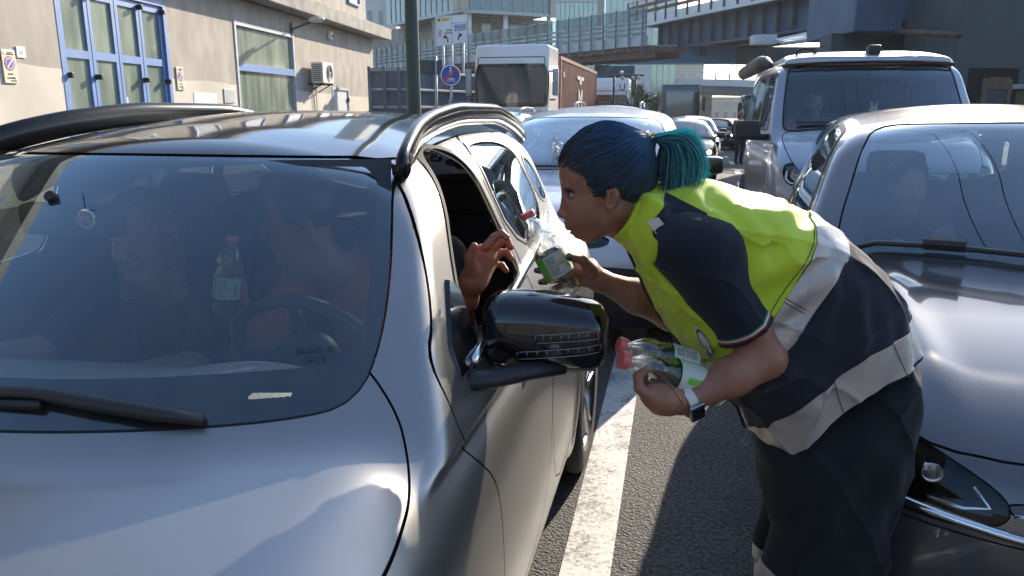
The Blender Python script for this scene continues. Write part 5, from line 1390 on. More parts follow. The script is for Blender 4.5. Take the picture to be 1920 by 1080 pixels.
# --- big steel bridge on the right
def bridge():
    zb = 6.0
    a = atz(1294, 85, zb); c = atz(1614, 40, zb)
    d = (c - a) / np.linalg.norm((c - a)); a2 = a - d * 4; c2 = c + d * 0.5
    t = empty('steel_bridge', (a[0], a[1], gz(58)), 0, 'large blue steel road bridge with ribbed girder crossing over the right lane', 'bridge')
    o = np.array([a[0], a[1], gz(58)]); A_, C_ = a2 - o, c2 - o; A_[2] = C_[2] = 0; zz = zb - o[2]
    L = np.linalg.norm(C_ - A_)
    n_ = np.array([-(C_ - A_)[1], (C_ - A_)[0], 0]) / L          # points away to the right/back
    if n_[1] < 0: n_ = -n_; 
    sgn = 1
    def off(k): return k
    b = MB(); wbox(b, A_, C_, .08, zz, zz + 1.75); b.build('girder_web', MATS['steel_blue'], t)
    b = MB(); wbox(b, A_, C_, .7, zz - .08, zz); b.build('bottom_flange', MATS['steel_blue'], t)
    n = 15
    for k in range(n + 1):
        c_ = A_ + (C_ - A_) * k / n - n_ * .18; b = MB(); a_ = math.atan2((C_ - A_)[1], (C_ - A_)[0]); b.box((c_[0], c_[1], zz + .87), (.10, .32, 1.72), rz=a_); b.build('rib', MATS['dark_steel'], t)
    for k in (1, 2):
        b = MB(); sh = n_ * (2.7 * k); wbox(b, A_ + sh, C_ + sh, .10, zz, zz + 1.75); wbox(b, A_ + sh, C_ + sh, .6, zz - .08, zz - .001); b.build('inner_girder', MATS['dark_steel'], t)
    b = MB(); sh = n_ * 2.4; E_ = (C_ - A_) / L
    wbox(b, A_ + sh - E_ * 2 - n_ * .0, C_ + sh + E_ * 14, 8.0, zz + 1.76, zz + 2.1); b.build('deck', MATS['dark_concrete'], t)
    b = MB(); sh = -n_ * 1.75; wbox(b, A_ + sh - E_ * 2, C_ + sh + E_ * 14, .25, zz + 1.55, zz + 2.25); b.build('edge_fascia', MATS['frame_grey'], t)
    m = 26
    for k in range(m + 1):
        c_ = A_ + sh - E_ * 2 + (C_ - A_ + E_ * 16) * k / m - n_ * .16; b = MB(); b.box((c_[0], c_[1], zz + 2.6), (.14, .12, 1.7)); b.build('rail_post', MATS['rust_brown'], t)
    for zz2 in (2.5, 2.95, 3.4):
        b = MB(); wbox(b, A_ + sh - E_ * 2, C_ + sh + E_ * 14, .07, zz + zz2, zz + zz2 + (.22 if zz2 < 3 else .09)); b.build('railing', MATS['rust_brown'] if zz2 < 3.3 else MATS['galvanised'], t)
    # sloping soffit plates where the girder meets the pier
    p = [at(1452, 78, 38), at(1628, 40, 36), at(1666, 62, 30), at(1470, 84, 33)]
    b = MB(); b.add([q - o for q in p] + [q - o + np.array([0, 0, .12]) for q in p], [(0, 1, 2, 3), (7, 6, 5, 4), (0, 4, 5, 1), (1, 5, 6, 2), (2, 6, 7, 3), (3, 7, 4, 0)]); b.build('soffit_plate', MATS['galvanised'], t)
    b = MB(); q0 = at(1410, 66, 42) - o; q1 = at(1452, 84, 42) - o; b.box(((q0[0] + q1[0]) / 2, q0[1], (q0[2] + q1[2]) / 2), (abs(q1[0] - q0[0]), .8, abs(q0[2] - q1[2])), b=.05); b.build('bearing_box', MATS['frame_grey'], t)
bridge()
def crossbeam():
    Y = 60; x0 = at(1113, 100, Y)[0]; zt = at(1113, 88, Y)[2]; zb = at(1113, 120, Y)[2]
    t = empty('box_girder', (x0, Y, gz(Y)), 0, 'long blue steel box girder spanning low above the distant lorries', 'girder')
    o = gz(Y)
    b = MB(); b.box((5.2, 0, (zt + zb) / 2 - o), (10.4, 1.6, zt - zb), b=.03); b.build('sunlit_girder', MATS['bright_steel_blue'], t)  # sunlit end of the beam, its light put into a brighter blue
    b = MB(); b.box((20.4, .1, (zt + zb) / 2 - o - .03), (20, 1.6, zt - zb - .02), b=.03); b.build('shaded_girder', MATS['dark_steel'], t)  # same beam further right, its shade put into a darker steel
    b = MB(); b.box((5.2, -.86, zt - o + .03), (10.5, .12, .09)); b.build('edge_pipe', MATS['galvanised'], t)
    b = MB(); b.box((8.0, -.84, zb - o + .75), (.35, .08, .45), b=.02); b.build('junction_box', MATS['rust_brown'], t)
    b = MB(); b.tube([(2.4, -.84, zb - o + .35), (2.5, -.84, zb - o + .8), (2.9, -.84, zb - o + 1.0), (3.25, -.84, zb - o + .7), (3.2, -.84, zb - o + .35)], .035, 6); b.build('cable_loop', MATS['galvanised'], t)
    b = MB(); xx = at(1165, 100, Y)[0] - x0; b.box((xx * .35, .8, (zb - o) / 2 - .02), (xx * .5, 1.2, zb - o - .06), b=.05); b.build('pier', MATS['bright_steel_blue'], t)
    b = MB(); b.box((xx * 1.0 + .2, 3.2, (zb - o) / 2), (2.4, 1.6, zb - o)); b.build('rear_pier', MATS['steel_blue'], t)
    b = MB(); xa = at(1512, 100, Y)[0] - x0; b.box((xa, .0, (zb - o) - .45), (1.6, 1.5, .85), b=.03); b.build('bearing', MATS['steel_blue'], t)
crossbeam()
def far_viaduct():
    Y = 120
    A = at(1150, 158, Y); B = at(1560, 172, Y * .9)
    zt = lambda px, py, Y: at(px, py, Y)[2]
    t = empty('far_viaduct', (A[0], A[1], gz(Y)), 0, 'distant grey elevated road with a thin railing against the bright sky', 'viaduct')
    o = np.array([A[0], A[1], gz(Y)])
    def seg(py0, py1, px0, qy0, qy1, px1, w, name, m, Y0=Y, Y1=Y * .9):
        p0 = (at(px0, py0, Y0) + at(px0, py1, Y0)) / 2 - o; p1 = (at(px1, qy0, Y1) + at(px1, qy1, Y1)) / 2 - o
        h = at(px0, py0, Y0)[2] - at(px0, py1, Y0)[2]; b = MB(); sloped(b, p0, p1, w, h); b.build(name, MATS[m], t)
    seg(146, 158, 1180, 156, 168, 1600, 6, 'deck', 'frame_grey')
    seg(160, 172, 1180, 169, 179, 1600, 4, 'girder', 'steel_blue')
    seg(172, 176, 1180, 180, 184, 1600, 7, 'bottom_flange', 'dark_steel')
    seg(130, 131, 1186, 147, 148, 1600, .3, 'top_rail', 'galvanised'); seg(137, 138, 1186, 151, 152, 1600, .2, 'middle_rail', 'galvanised')
    for k in range(17):
        u = k / 16; px = 1188 + (1600 - 1188) * u; Y_ = Y - .1 * Y * u; p = at(px, 131 + 17 * u, Y_) - o; q = at(px, 148 + 9 * u, Y_) - o
        b = MB(); b.box((p[0], p[1], (p[2] + q[2]) / 2), (.22, .22, p[2] - q[2])); b.build('rail_post', MATS['galvanised'], t)
    b = MB(); b.box((14, 2, 2.3), (2.5, 2, 5.4), b=.1); b.build('pier', MATS['dark_concrete'], t)
    b = MB(); b.box((-5, 2, 2.3), (2.5, 2, 5.4), b=.1); b.build('pier', MATS['dark_concrete'], t)
far_viaduct()
# --- dark abutment and piers at the right, under the bridge
def abutment():
    A = at(1800, 150, 24)
    t = empty('bridge_abutment', (A[0], A[1], gz(24)), 0, 'huge dark blue-grey steel pier wall filling the upper right behind the silver van', 'bridge pier')
    o = np.array([A[0], A[1], gz(24)])
    def vbox(px0, px1, py0, py1, Y, th, name, m, bev=0.0):
        p = at(px0, py0, Y); q = at(px1, py1, Y); b = MB(); z1 = max(p[2], q[2]); z0 = min(p[2], q[2])
        c = np.array([(p[0] + q[0]) / 2, Y + th / 2, (z0 + z1) / 2]) - o; b.box(c, (q[0] - p[0], th, z1 - z0), b=bev); b.build(name, MATS[m], t)
    vbox(1835, 2300, -250, 212, 22.0, 3, 'front_pier', 'dark_steel', .05)
    vbox(1812, 1833, -250, 215, 23.5, 1.5, 'pier_edge', 'steel_blue')
    vbox(1560, 1812, 62, 110, 26, 1.0, 'lower_crosshead', 'dark_steel', .03)
    vbox(1625, 2300, -200, 60, 25, 4, 'crosshead', 'steel_blue', .05)
    vbox(1455, 1815, 108, 230, 52, 2, 'shade_backdrop', 'dark_steel')  # dark sheet standing in for the deep shade under the bridge
    for x in (1693, 1800): 
        vbox(x, x + 14, 38, 58, 24.98, .06, 'inspection_hatch', 'gap_black'); vbox(x + 16, x + 30, 38, 58, 24.98, .06, 'inspection_hatch', 'gap_black')
    p = [at(1680, 58, 24.6) - o, at(1800, 66, 20) - o]
    b = MB(); b.tube(p, .08, 8); b.build('pipe', MATS['rust_brown'], t, smooth=True)
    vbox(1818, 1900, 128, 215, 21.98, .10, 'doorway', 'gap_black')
abutment()
p = at(1866, 190, 20)
t = empty('advert_board', (p[0], p[1], gz(20)), 0, 'ragged brown wooden board leaning in the dark doorway at the far right', 'board')
o = np.array([p[0], p[1], gz(20)]); zt = at(1866, 146, 20)[2] - o[2]
b = MB()
hw_ = .36
b.box((-hw_ + .05, 0, zt / 2), (.10, .06, zt - .02)); b.box((hw_ - .05, 0, zt / 2), (.10, .06, zt - .1)); b.box((0, .01, zt - .16), (.62, .07, .24)); b.box((-.06, 0, zt - .02), (.3, .05, .08)); b.box((.2, 0, zt - .01), (.2, .05, .06)); b.build('frame', MATS['board_brown'], t)
b = MB(); b.box((0, .02, zt / 2 - .15), (.52, .03, zt - .3)); b.build('panel', MATS['dark_steel'], t)
p = at(1914, 190, 20)
t = empty('kiosk', (p[0] + .25, p[1], gz(20)), 0, 'corner of a brown kiosk with a flat grey top at the right frame edge', 'kiosk')
zt = at(1914, 158, 20)[2] - gz(20)
b = MB(); b.box((0, 0, zt - .06), (.75, .5, .12), b=.02); b.build('top', MATS['galvanised'], t); b = MB(); b.box((0.03, 0, zt / 2 - .06), (.58, .4, zt - .14)); b.build('cabinet', MATS['board_brown'], t)

# --- trucks
def truck(name, label, X, Y, H=3.75, m='truck_white', deflector=True, W2=1.245, wtop=2.95, wbot=1.75, dark=False):
    root = car_root(name, X, Y, label, 'truck')
    W = W2
    def F(x, y, z):
        ax = np.abs(x)
        f = smax(smax(ax - W + .02 * (z > 3), (.02 + .07 * np.clip(z - 1.7, 0, 3) + .10 * (ax / W) ** 4 + .10 * np.clip(z - (H - .5), 0, 1)) - y, .12), smax(z - H + .0 * y, .45 - z, .05), .12)
        f = smax(f, y - 2.2, .03)
        return smax(f, np.minimum(.62 - np.hypot(y - 1.35, z - .5), ax - .9), .01)
    P = dict(L=2.3, W=W, H=H, zb=.5, Rw=.5, arch=[(1.35, .6)], F=F)
    fr = 'gloss_black'
    cuts = [dict(name='windshield', sharp=True, view='front', poly=[(0, wbot), (1.08, wbot), (1.12, wtop - .3), (1.02, wtop), (0, wtop)], r=.03, mat='window_dark', ymax=1.2, trim=.10, tmat=fr, tname='windshield_surround'),
        dict(name='sun_visor', sharp=True, view='front', poly=[(0, wtop + .13), (1.08, wtop + .13), (1.06, wtop + .30), (0, wtop + .30)], r=.03, mat='gloss_black' if dark else m, ymax=1.2, gap=.03),
        dict(name='grille', sharp=True, view='front', poly=[(0, .95), (.95, .95), (1.0, wbot - .28), (0, wbot - .28)], r=.02, mat=m if not dark else 'gloss_black', ymax=1.2, gap=.02),
        dict(name='bumper', sharp=True, view='front', poly=[(0, .4), (1.3, .4), (1.3, .82), (0, .82)], r=.0, mat='black_plastic', ymax=.8, gap=.02),
        dict(name='door', sharp=True, view='side', poly=[(.45, .95), (.45, wtop), (1.75, wtop), (1.75, .95)], r=.0, mat=m, sides=True, gap=.02)]
    car_body(root, P, .035, cuts, m, gap=.02)
    if deflector:
        for s in (1, -1):
            b = MB(); pts = [(s * .35, .12, wtop + .56), (s * .62, .13, wtop + .62), (s * 1.10, .20, wtop + .64)]
            b.tube([(x, y + .12 + .02, z) for x, y, z in pts], .05, 6, squash=.9); b.build('intake_slot', MATS['gap_black'], root)
    for s in (1, -1):
        for k in range(1):
            b = MB(); b.box((s * (W + .20), .25, (wtop + wbot) / 2 + .1), (.20, .16, .85), b=.05); o = b.build('mirror_housing', MATS['galvanised' if not dark else 'black_plastic'], root, smooth='auto')
            b = MB(); b.tube([(s * (W - .05), .4, wtop - .1), (s * (W + .18), .3, wtop - .12)], .03, 6); b.tube([(s * (W - .05), .4, wbot + .1), (s * (W + .18), .3, wbot + .1)], .03, 6); b.build('mirror_arm', MATS['black_plastic'], o)
        b = MB(); b.box((s * .9, -.0, .72), (.4, .12, .18), b=.04); b.build('headlight', MATS['lamp_bowl'], root)
        wheel(root, s * (W - .17), 1.35, .5, .32, s, nsp=8)
        for yy in (4.6,): wheel(root, s * (W - .17), yy, .5, .32, s, nsp=8)
    b = MB(); b.box((0, 3.6, .8), (.9, 4.6, .3)); b.build('chassis', MATS['black_plastic'], root)
    return root
_old_field = car_field
def car_field(P): return P['F'] if 'F' in P else _old_field(P)
tk = truck('white_truck', 'white articulated truck cab with a dark windshield, pulling the red-brown container', -5.42, 25.2, H=3.78, wtop=3.05, wbot=1.95)
def container(X, Y, L, label, letters=True):
    z = gz(Y) + 1.25
    t = empty('shipping_container', road(X, Y, z), -ROAD, label, 'container')
    W, Hh = 1.22, 2.35
    b = MB(); n = int(L / .28)
    for s in (1, -1):
        V = []; F_ = []
        for k in range(n * 4 + 1):
            ph = k % 4; y = .12 + (L - .24) * k / (n * 4); dx = .0 if ph in (0, 1) else -.045
            V += [(s * (W - .02 + dx), y, .12), (s * (W - .02 + dx), y, Hh - .1)]
            if k: F_.append((2 * k - 2, 2 * k, 2 * k + 1, 2 * k - 1))
        b.add(V, F_)
    b.box((0, L / 2, Hh - .06), (2 * W - .1, L - .1, .05)); b.box((0, .05, Hh / 2), (2 * W - .2, .05, Hh - .2)); b.box((0, L - .05, Hh / 2), (2 * W - .2, .05, Hh - .2))
    b.build('corrugated_wall', MATS['container_red'], t)
    b = MB()
    for s in (1, -1):
        b.box((s * (W - .05), L / 2, Hh - .05), (.12, L, .12)); b.box((s * (W - .05), L / 2, .06), (.12, L, .14))
        for y in (.06, L - .06): b.box((s * (W - .05), y, Hh / 2), (.13, .13, Hh - .14))
    for y in (.06, L - .06): b.box((0, y, Hh - .05), (2 * W - .2, .12, .12))
    b.build('frame', MATS['container_red'], t)
    if letters:
        # faded white emblem and code
        fm = frame((W + .02, 5.3, 1.0), (0, 1, 0), (0, 0, 1))
        for (y0, y1, z0, z1) in ((4.6, 5.5, 1.72, 1.86), (5.75, 6.7, 1.72, 1.86), (5.3, 5.9, 1.55, 1.72)): 
            q = MB(); q.box((W + .012, (y0 + y1) / 2, (z0 + z1) / 2), (.02, y1 - y0, z1 - z0)); q.build('white_marking', MATS['sign_white'], t)
        text('lettering', 'M', 1.35, frame((W + .02, 5.6, .82), (0, 1, 0), (0, 0, 1)), MATS['sign_white'], t, ext=.004, sx=1.5)
        text('lettering', 'CAI', .26, frame((W + .02, .75, 1.75), (0, 1, 0), (0, 0, 1)), MATS['sign_white'], t, ext=.004)
    return t
container(-5.42, 28.0, 12.2, 'long red-brown corrugated shipping container with faded white marks, behind the white cab')
tr = car_root('trailer', -5.42, 27.6, 'black flat trailer under the red-brown container', 'trailer')
b = MB(); b.box((0, 6.4, 1.08), (2.3, 12.4, .22)); b.build('bed', MATS['black_plastic'], tr)
for yy in (8.5, 9.8, 11.1):
    for s in (1, -1): wheel(tr, s * 1.06, yy, .48, .34, s, nsp=6)
tk2 = truck('white_lorry', 'smaller white lorry with the letter U on its front, just right of the container', -3.95, 42.2, H=3.55, wtop=2.55, wbot=1.5, deflector=False)
text('lettering', 'U', .5, frame((.9, -.10, 3.05), (1, 0, 0), (0, 0, 1)), MATS['ink_black'], tk2, ext=.02)
lk = truck('dark_front_lorry', 'grey-framed lorry whose big dark windshield faces us at the end of the left queue', -.05, 50.5, H=3.55, m='truck_beige', wtop=3.15, wbot=1.35, deflector=False, dark=True)
b = MB(); b.box((0, 5.6, 2.25), (2.5, 6.6, 2.6), b=.04); b.build('cargo_box', MATS['truck_beige'], lk)
tk3 = truck('parked_lorry', 'dark lorry with a pale roof box waiting beyond the silver van, man standing beside it', 4.4, 44.0, H=2.7, m='black_paint', wtop=2.2, wbot=1.35, deflector=False, dark=True, W2=1.1)
b = MB(); b.box((.1, 3.8, 2.3), (2.0, 4.4, .9), b=.04); b.build('cargo_box', MATS['frame_grey'], tk3)

# --- lighting gantry behind the lorry
p = at(1150, 200, 40)
t = empty('lamp_gantry', (p[0], p[1], gz(40)), 0, 'black goalpost frame with small white floodlights above the queue', 'gantry')
o = p[0]; zt = at(1150, 141, 40)[2] - gz(40); w = at(1190, 200, 40)[0] - p[0]
b = MB(); b.tube([(0, 0, 0), (0, 0, zt)], .055, 8); b.tube([(w, 0, 0), (w, 0, zt)], .055, 8); b.build('posts', MATS['ink_black'], t, smooth=True)
b = MB(); b.tube([(-.35, 0, zt - .06), (0, 0, zt), (w, 0, zt), (w + .4, 0, zt)], .045, 8); b.tube([(0, 0, zt - 1.45), (w, 0, zt - 1.45)], .03, 6); b.build('crossbar', MATS['ink_black'], t, smooth=True)
b = MB(); b.box((w / 2, .05, zt - 1.75), (w - .1, .04, .5)); pn = b.build('info_panel', MATS['sign_white'], t)
b = MB(); b.lathe([(.001, -.03), (.28, -.03), (.28, 0)], 20, (w / 2, .03, zt - 1.82), (0, 1, 0)); b.build('blue_emblem', MATS['ink_blue'], pn)
for x, dz in ((.35, .12), (.42, -.12), (w - .12, -.12), (w + .15, -.1)):
    b = MB(); b.lathe([(.001, -.08), (.09, -.07), (.10, .0), (.05, .08), (.001, .1)], 14, (x, 0, zt + dz), (.2, 1, .4)); b.build('floodlight', MATS['ac_white'], t, smooth=True)

# --- small tree by the pink house
def tree(name, label, px, py, Y, r, seed):
    g = np.random.default_rng(seed)
    c = at(px, py, Y); t = empty(name, (c[0], c[1], gz(Y)), 0, label, 'tree'); hc = c[2] - gz(Y)
    b = MB(); b.tube([(0, 0, 0), (.05, 0, hc * .5), (0, .05, hc)], [.14, .10, .05], 8)
    for a in np.linspace(0, 6, 6): b.tube([(0, 0, hc * .6), (math.cos(a) * r * .6, math.sin(a) * r * .6, hc + r * .3 * math.sin(a * 3))], [.05, .02], 5)
    b.build('trunk', MATS['bark'], t, smooth=True)
    n = 5200; cl = g.normal(size=(26, 3)) * np.array([r * .55, r * .5, r * .42]) + np.array([0, 0, hc])
    k = g.integers(0, 26, n); pos = cl[k] + g.normal(size=(n, 3)) * r * .17
    a = g.normal(size=(n, 3)); a /= np.linalg.norm(a, axis=1)[:, None]; d = np.cross(a, g.normal(size=(n, 3))); d /= np.linalg.norm(d, axis=1)[:, None]
    s = .07 + .05 * g.random((n, 1))
    V = np.stack([pos - a * s, pos + d * s * .5, pos + a * s, pos - d * s * .5], 1).reshape(-1, 3)
    mesh_obj('crown', V, np.arange(n * 4).reshape(-1, 4), MATS['leaf'], t, smooth=False)
tree('small_tree', 'small sunlit green tree beside the black gantry', 1203, 192, 62, 1.25, 3)

# --- overhead wires along the street, hung from the bridge
for i, X in enumerate((1.35, 2.05)):
    p0 = road(X, -24, 6.3); t = empty('overhead_wire', p0, 0, ('left' if i == 0 else 'right') + ' one of two thin black overhead wires strung high along the street', 'wire', 'overhead wires')
    b = MB(); pts = []
    for Y in np.linspace(-24, 34, 60):
        u = ((Y + 24) % 29) / 29; pts.append(road(X + .25 * math.sin(Y * .21 + i), Y, 6.3 - 1.2 * u * (1 - u)) - p0)
    b.tube(pts, .011, 6); b.build('cable', MATS['ink_black'], t, smooth=True)
# --- unseen street added behind the camera to darken reflections in paint and glass
for i, (x, w, h, m_, lab) in enumerate(((-30, 24, 11, 'dark_concrete', 'unseen brown-grey street building added behind the viewpoint, left'), (-2, 30, 13, 'dark_concrete', 'unseen dark concrete street building added directly behind the viewpoint'), (30, 28, 10, 'rust_brown', 'unseen brown street building added behind the viewpoint, right'))):
    t = empty('street_building', (x, -26, 0), 0, lab, 'building')
    b = MB(); b.box((0, -5, h / 2), (w, 10, h)); b.build('wall', MATS[m_], t); b = MB(); b.box((0, -5, h + .2), (w + .6, 10.6, .4)); b.build('roof', MATS['concrete'], t)
    for r_ in range(3):
        for k in range(7):
            b = MB(); b.box((-w / 2 + w * (k + .5) / 7, .02, 2.2 + r_ * 3.1), (1.3, .1, 1.7)); b.build('window', MATS['window_dark'], t)

HAZE = 1
if HAZE:
    hz = bpy.data.materials.new('haze'); hz.use_nodes = True; nt = hz.node_tree; nt.nodes.clear()
    o_ = nt.nodes.new('ShaderNodeOutputMaterial'); v_ = nt.nodes.new('ShaderNodeVolumePrincipled'); v_.inputs['Density'].default_value = .0005; v_.inputs['Color'].default_value = (.80, .88, 1, 1); v_.inputs['Anisotropy'].default_value = .3
    nt.links.new(v_.outputs[0], o_.inputs['Volume'])
    b = MB(); b.box((30, 130, 24), (760, 620, 54)); o = b.build('haze', hz); tag(o, kind='stuff')
# ------------------------------------------------------------------ people: materials and field primitives
mat('skin', (.30, .135, .085), rough=.52, sss=.10, noise=.16, nscale=22, bump=.14, bscale=220, rnoise=.08)
mat('skin_fair', (.50, .28, .20), rough=.5, sss=.15, noise=.06, nscale=14)
mat('skin_hand', (.36, .13, .08), rough=.5, sss=.35, noise=.08, nscale=20)
def cloth(name, col, rough=.8, noise=.12, sheen=.2, weave=900, emit=None, trans=0.0):
    m = mat(name, col, rough=rough, noise=noise, nscale=9, sheen=sheen, bump=.12, bscale=weave)
    return m
cloth('vest_yellow', (.52, .66, .02), rough=.62, noise=.07)
cloth('navy_cloth', (.0065, .010, .022), rough=.85, noise=.18, sheen=.1)
cloth('trouser_cloth', (.0045, .0075, .012), rough=.92, noise=.2, sheen=.04)
cloth('tshirt_navy', (.0055, .009, .020), rough=.92, noise=.1, sheen=.05)
mat('reflective_tape', (.46, .42, .38), rough=.34, metal=.25, noise=.10, nscale=12, bump=.15, bscale=60)
cloth('plaid_red', (.42, .09, .05), noise=.3)
cloth('orange_shirt', (.45, .12, .05))
cloth('black_shirt', (.012, .012, .014))
mat('nail_dark', (.015, .02, .03), rough=.12, coat=1)
mat('eye_white', (.30, .27, .25), rough=.15, coat=1)
mat('iris', (.05, .03, .02), rough=.1, coat=1)
mat('teeth', (.6, .58, .52), rough=.25)
mat('cap_pink', (.62, .13, .12), rough=.35, sss=.2)
mat('label_paper', (.50, .55, .46), rough=.45)
mat('label_ink', (.12, .16, .13), rough=.6)
mat('label_green', (.14, .42, .04), rough=.4)
mat('strap_white', (.62, .58, .54), rough=.45)
mat('zip_black', (.012, .012, .014), rough=.4)
mat('trim_green', (.02, .22, .10), rough=.7); mat('trim_white', (.6, .6, .58), rough=.7); mat('trim_red', (.40, .02, .03), rough=.7)
mat('brass', (.50, .36, .14), rough=.25, metal=1)
def bottle_mat():
    m = bpy.data.materials.new('bottle_plastic'); m.use_nodes = True; nt = m.node_tree; L = nt.links
    b = nt.nodes['Principled BSDF']; b.inputs['Base Color'].default_value = (.98, 1, 1, 1); b.inputs['Roughness'].default_value = .02
    b.inputs['Transmission Weight'].default_value = 1; b.inputs['IOR'].default_value = 1.30
    tr = nt.nodes.new('ShaderNodeBsdfTransparent'); tr.inputs['Color'].default_value = (.93, .96, .95, 1)
    tc = nt.nodes.new('ShaderNodeTexCoord'); n = nt.nodes.new('ShaderNodeTexNoise'); n.inputs['Scale'].default_value = 28; n.inputs['Detail'].default_value = 3
    bp = nt.nodes.new('ShaderNodeBump'); bp.inputs['Strength'].default_value = .35; bp.inputs['Distance'].default_value = .004
    L.new(tc.outputs['Object'], n.inputs['Vector']); L.new(n.outputs['Fac'], bp.inputs['Height']); L.new(bp.outputs[0], b.inputs['Normal'])
    gl = nt.nodes.new('ShaderNodeBsdfGlossy'); gl.inputs['Roughness'].default_value = .03; L.new(bp.outputs[0], gl.inputs['Normal'])
    m1 = nt.nodes.new('ShaderNodeMixShader'); m1.inputs[0].default_value = .13; L.new(tr.outputs[0], m1.inputs[1]); L.new(gl.outputs[0], m1.inputs[2])
    m2 = nt.nodes.new('ShaderNodeMixShader'); m2.inputs[0].default_value = .35; L.new(m1.outputs[0], m2.inputs[1]); L.new(b.outputs[0], m2.inputs[2])
    L.new(m2.outputs[0], nt.nodes['Material Output'].inputs['Surface'])
    MATS['bottle_plastic'] = m
bottle_mat()
def hair_mat():
    m = bpy.data.materials.new('dyed_hair'); m.use_nodes = True; nt = m.node_tree; L = nt.links; b = nt.nodes['Principled BSDF']
    at_ = nt.nodes.new('ShaderNodeAttribute'); at_.attribute_name = 'Col'
    b.inputs['Roughness'].default_value = .34; b.inputs['Specular IOR Level'].default_value = .6; b.inputs['Sheen Weight'].default_value = .15
    L.new(at_.outputs['Color'], b.inputs['Base Color'])
    tl = nt.nodes.new('ShaderNodeBsdfTranslucent'); L.new(at_.outputs['Color'], tl.inputs['Color'])
    mx = nt.nodes.new('ShaderNodeMixShader'); mx.inputs[0].default_value = .30
    L.new(b.outputs[0], mx.inputs[1]); L.new(tl.outputs[0], mx.inputs[2]); L.new(mx.outputs[0], nt.nodes['Material Output'].inputs['Surface'])
    MATS['dyed_hair'] = m
hair_mat()

def rc(p, a, b, ra, rb):
    """tapered capsule"""
    a = np.array(a, float); b = np.array(b, float); ba = b - a; L2 = (ba ** 2).sum() + 1e-12
    x, y, z = p
    t = np.clip(((x - a[0]) * ba[0] + (y - a[1]) * ba[1] + (z - a[2]) * ba[2]) / L2, 0, 1)
    return np.sqrt((x - a[0] - t * ba[0]) ** 2 + (y - a[1] - t * ba[1]) ** 2 + (z - a[2] - t * ba[2]) ** 2) - (ra + (rb - ra) * t)
def el(p, c, r, Rm=None):
    x, y, z = p[0] - c[0], p[1] - c[1], p[2] - c[2]
    if Rm is not None: x, y, z = (Rm[0][0] * x + Rm[1][0] * y + Rm[2][0] * z, Rm[0][1] * x + Rm[1][1] * y + Rm[2][1] * z, Rm[0][2] * x + Rm[1][2] * y + Rm[2][2] * z)
    k0 = np.sqrt((x / r[0]) ** 2 + (y / r[1]) ** 2 + (z / r[2]) ** 2); k1 = np.sqrt((x / r[0] ** 2) ** 2 + (y / r[1] ** 2) ** 2 + (z / r[2] ** 2) ** 2)
    return k0 * (k0 - 1) / (k1 + 1e-9)
def rotY(a): c, s = math.cos(a), math.sin(a); return np.array([[c, 0, s], [0, 1, 0], [-s, 0, c]])
def sm(vals, k):
    f = vals[0]
    for v in vals[1:]: f = smin(f, v, k)
    return f
def smooth_poly(P, n=6):
    P = np.array(P, float); m = len(P); out = []
    for i in range(m):
        p0, p1, p2, p3 = P[i - 1], P[i], P[(i + 1) % m], P[(i + 2) % m]
        for k in range(n):
            t = k / n; out.append(.5 * ((2 * p1) + (-p0 + p2) * t + (2 * p0 - 5 * p1 + 4 * p2 - p3) * t * t + (-p0 + 3 * p1 - 3 * p2 + p3) * t ** 3))
    return np.array(out)
def sxz(px, py, Y0):                       # photo pixel -> (x,z) in the plane Y0 metres ahead
    p = at(px, py, Y0); return (p[0], p[2])
def inflate(poly, Y0, T, D):
    """rounded solid with a given side outline, half thickness T in depth"""
    P_ = np.array(poly); g0 = P_.min(0) - .12; g1 = P_.max(0) + .12; st = .003
    gx = np.arange(g0[0], g1[0] + st, st); gzz = np.arange(g0[1], g1[1] + st, st)
    GX, GZ = np.meshgrid(gx, gzz, indexing='ij'); G = psdf(poly, GX, GZ)
    for _ in range(6):                      # soften the ridge lines
        G[1:-1] = (G[:-2] + 2 * G[1:-1] + G[2:]) / 4; G[:, 1:-1] = (G[:, :-2] + 2 * G[:, 1:-1] + G[:, 2:]) / 4
    def dist(x, z):
        u = np.clip((x - g0[0]) / st, 0, len(gx) - 1.001); v = np.clip((z - g0[1]) / st, 0, len(gzz) - 1.001)
        i = u.astype(int); j = v.astype(int); fu = u - i; fv = v - j
        return (G[i, j] * (1 - fu) + G[i + 1, j] * fu) * (1 - fv) + (G[i, j + 1] * (1 - fu) + G[i + 1, j + 1] * fu) * fv
    def F(x, y, z):
        d = dist(np.asarray(x), np.asarray(z)); e = np.minimum(-d / D, 1)
        return (np.sqrt((1 - e) ** 2 + ((y - Y0) / T) ** 2 + 1e-9) - 1) * min(D, T)
    return F
def meshF(name, F, lo, hi, h, m, parent, cutf=None, off=0.0):
    V, Q, N = surfnet(F, lo, hi, h)
    T = tri(Q)
    if cutf is not None: V, T, N = clip(V, T, N, cutf(V))
    if off: V = V + N * off
    return mesh_obj(name, V, T, m, parent, N=N), (V, T, N)

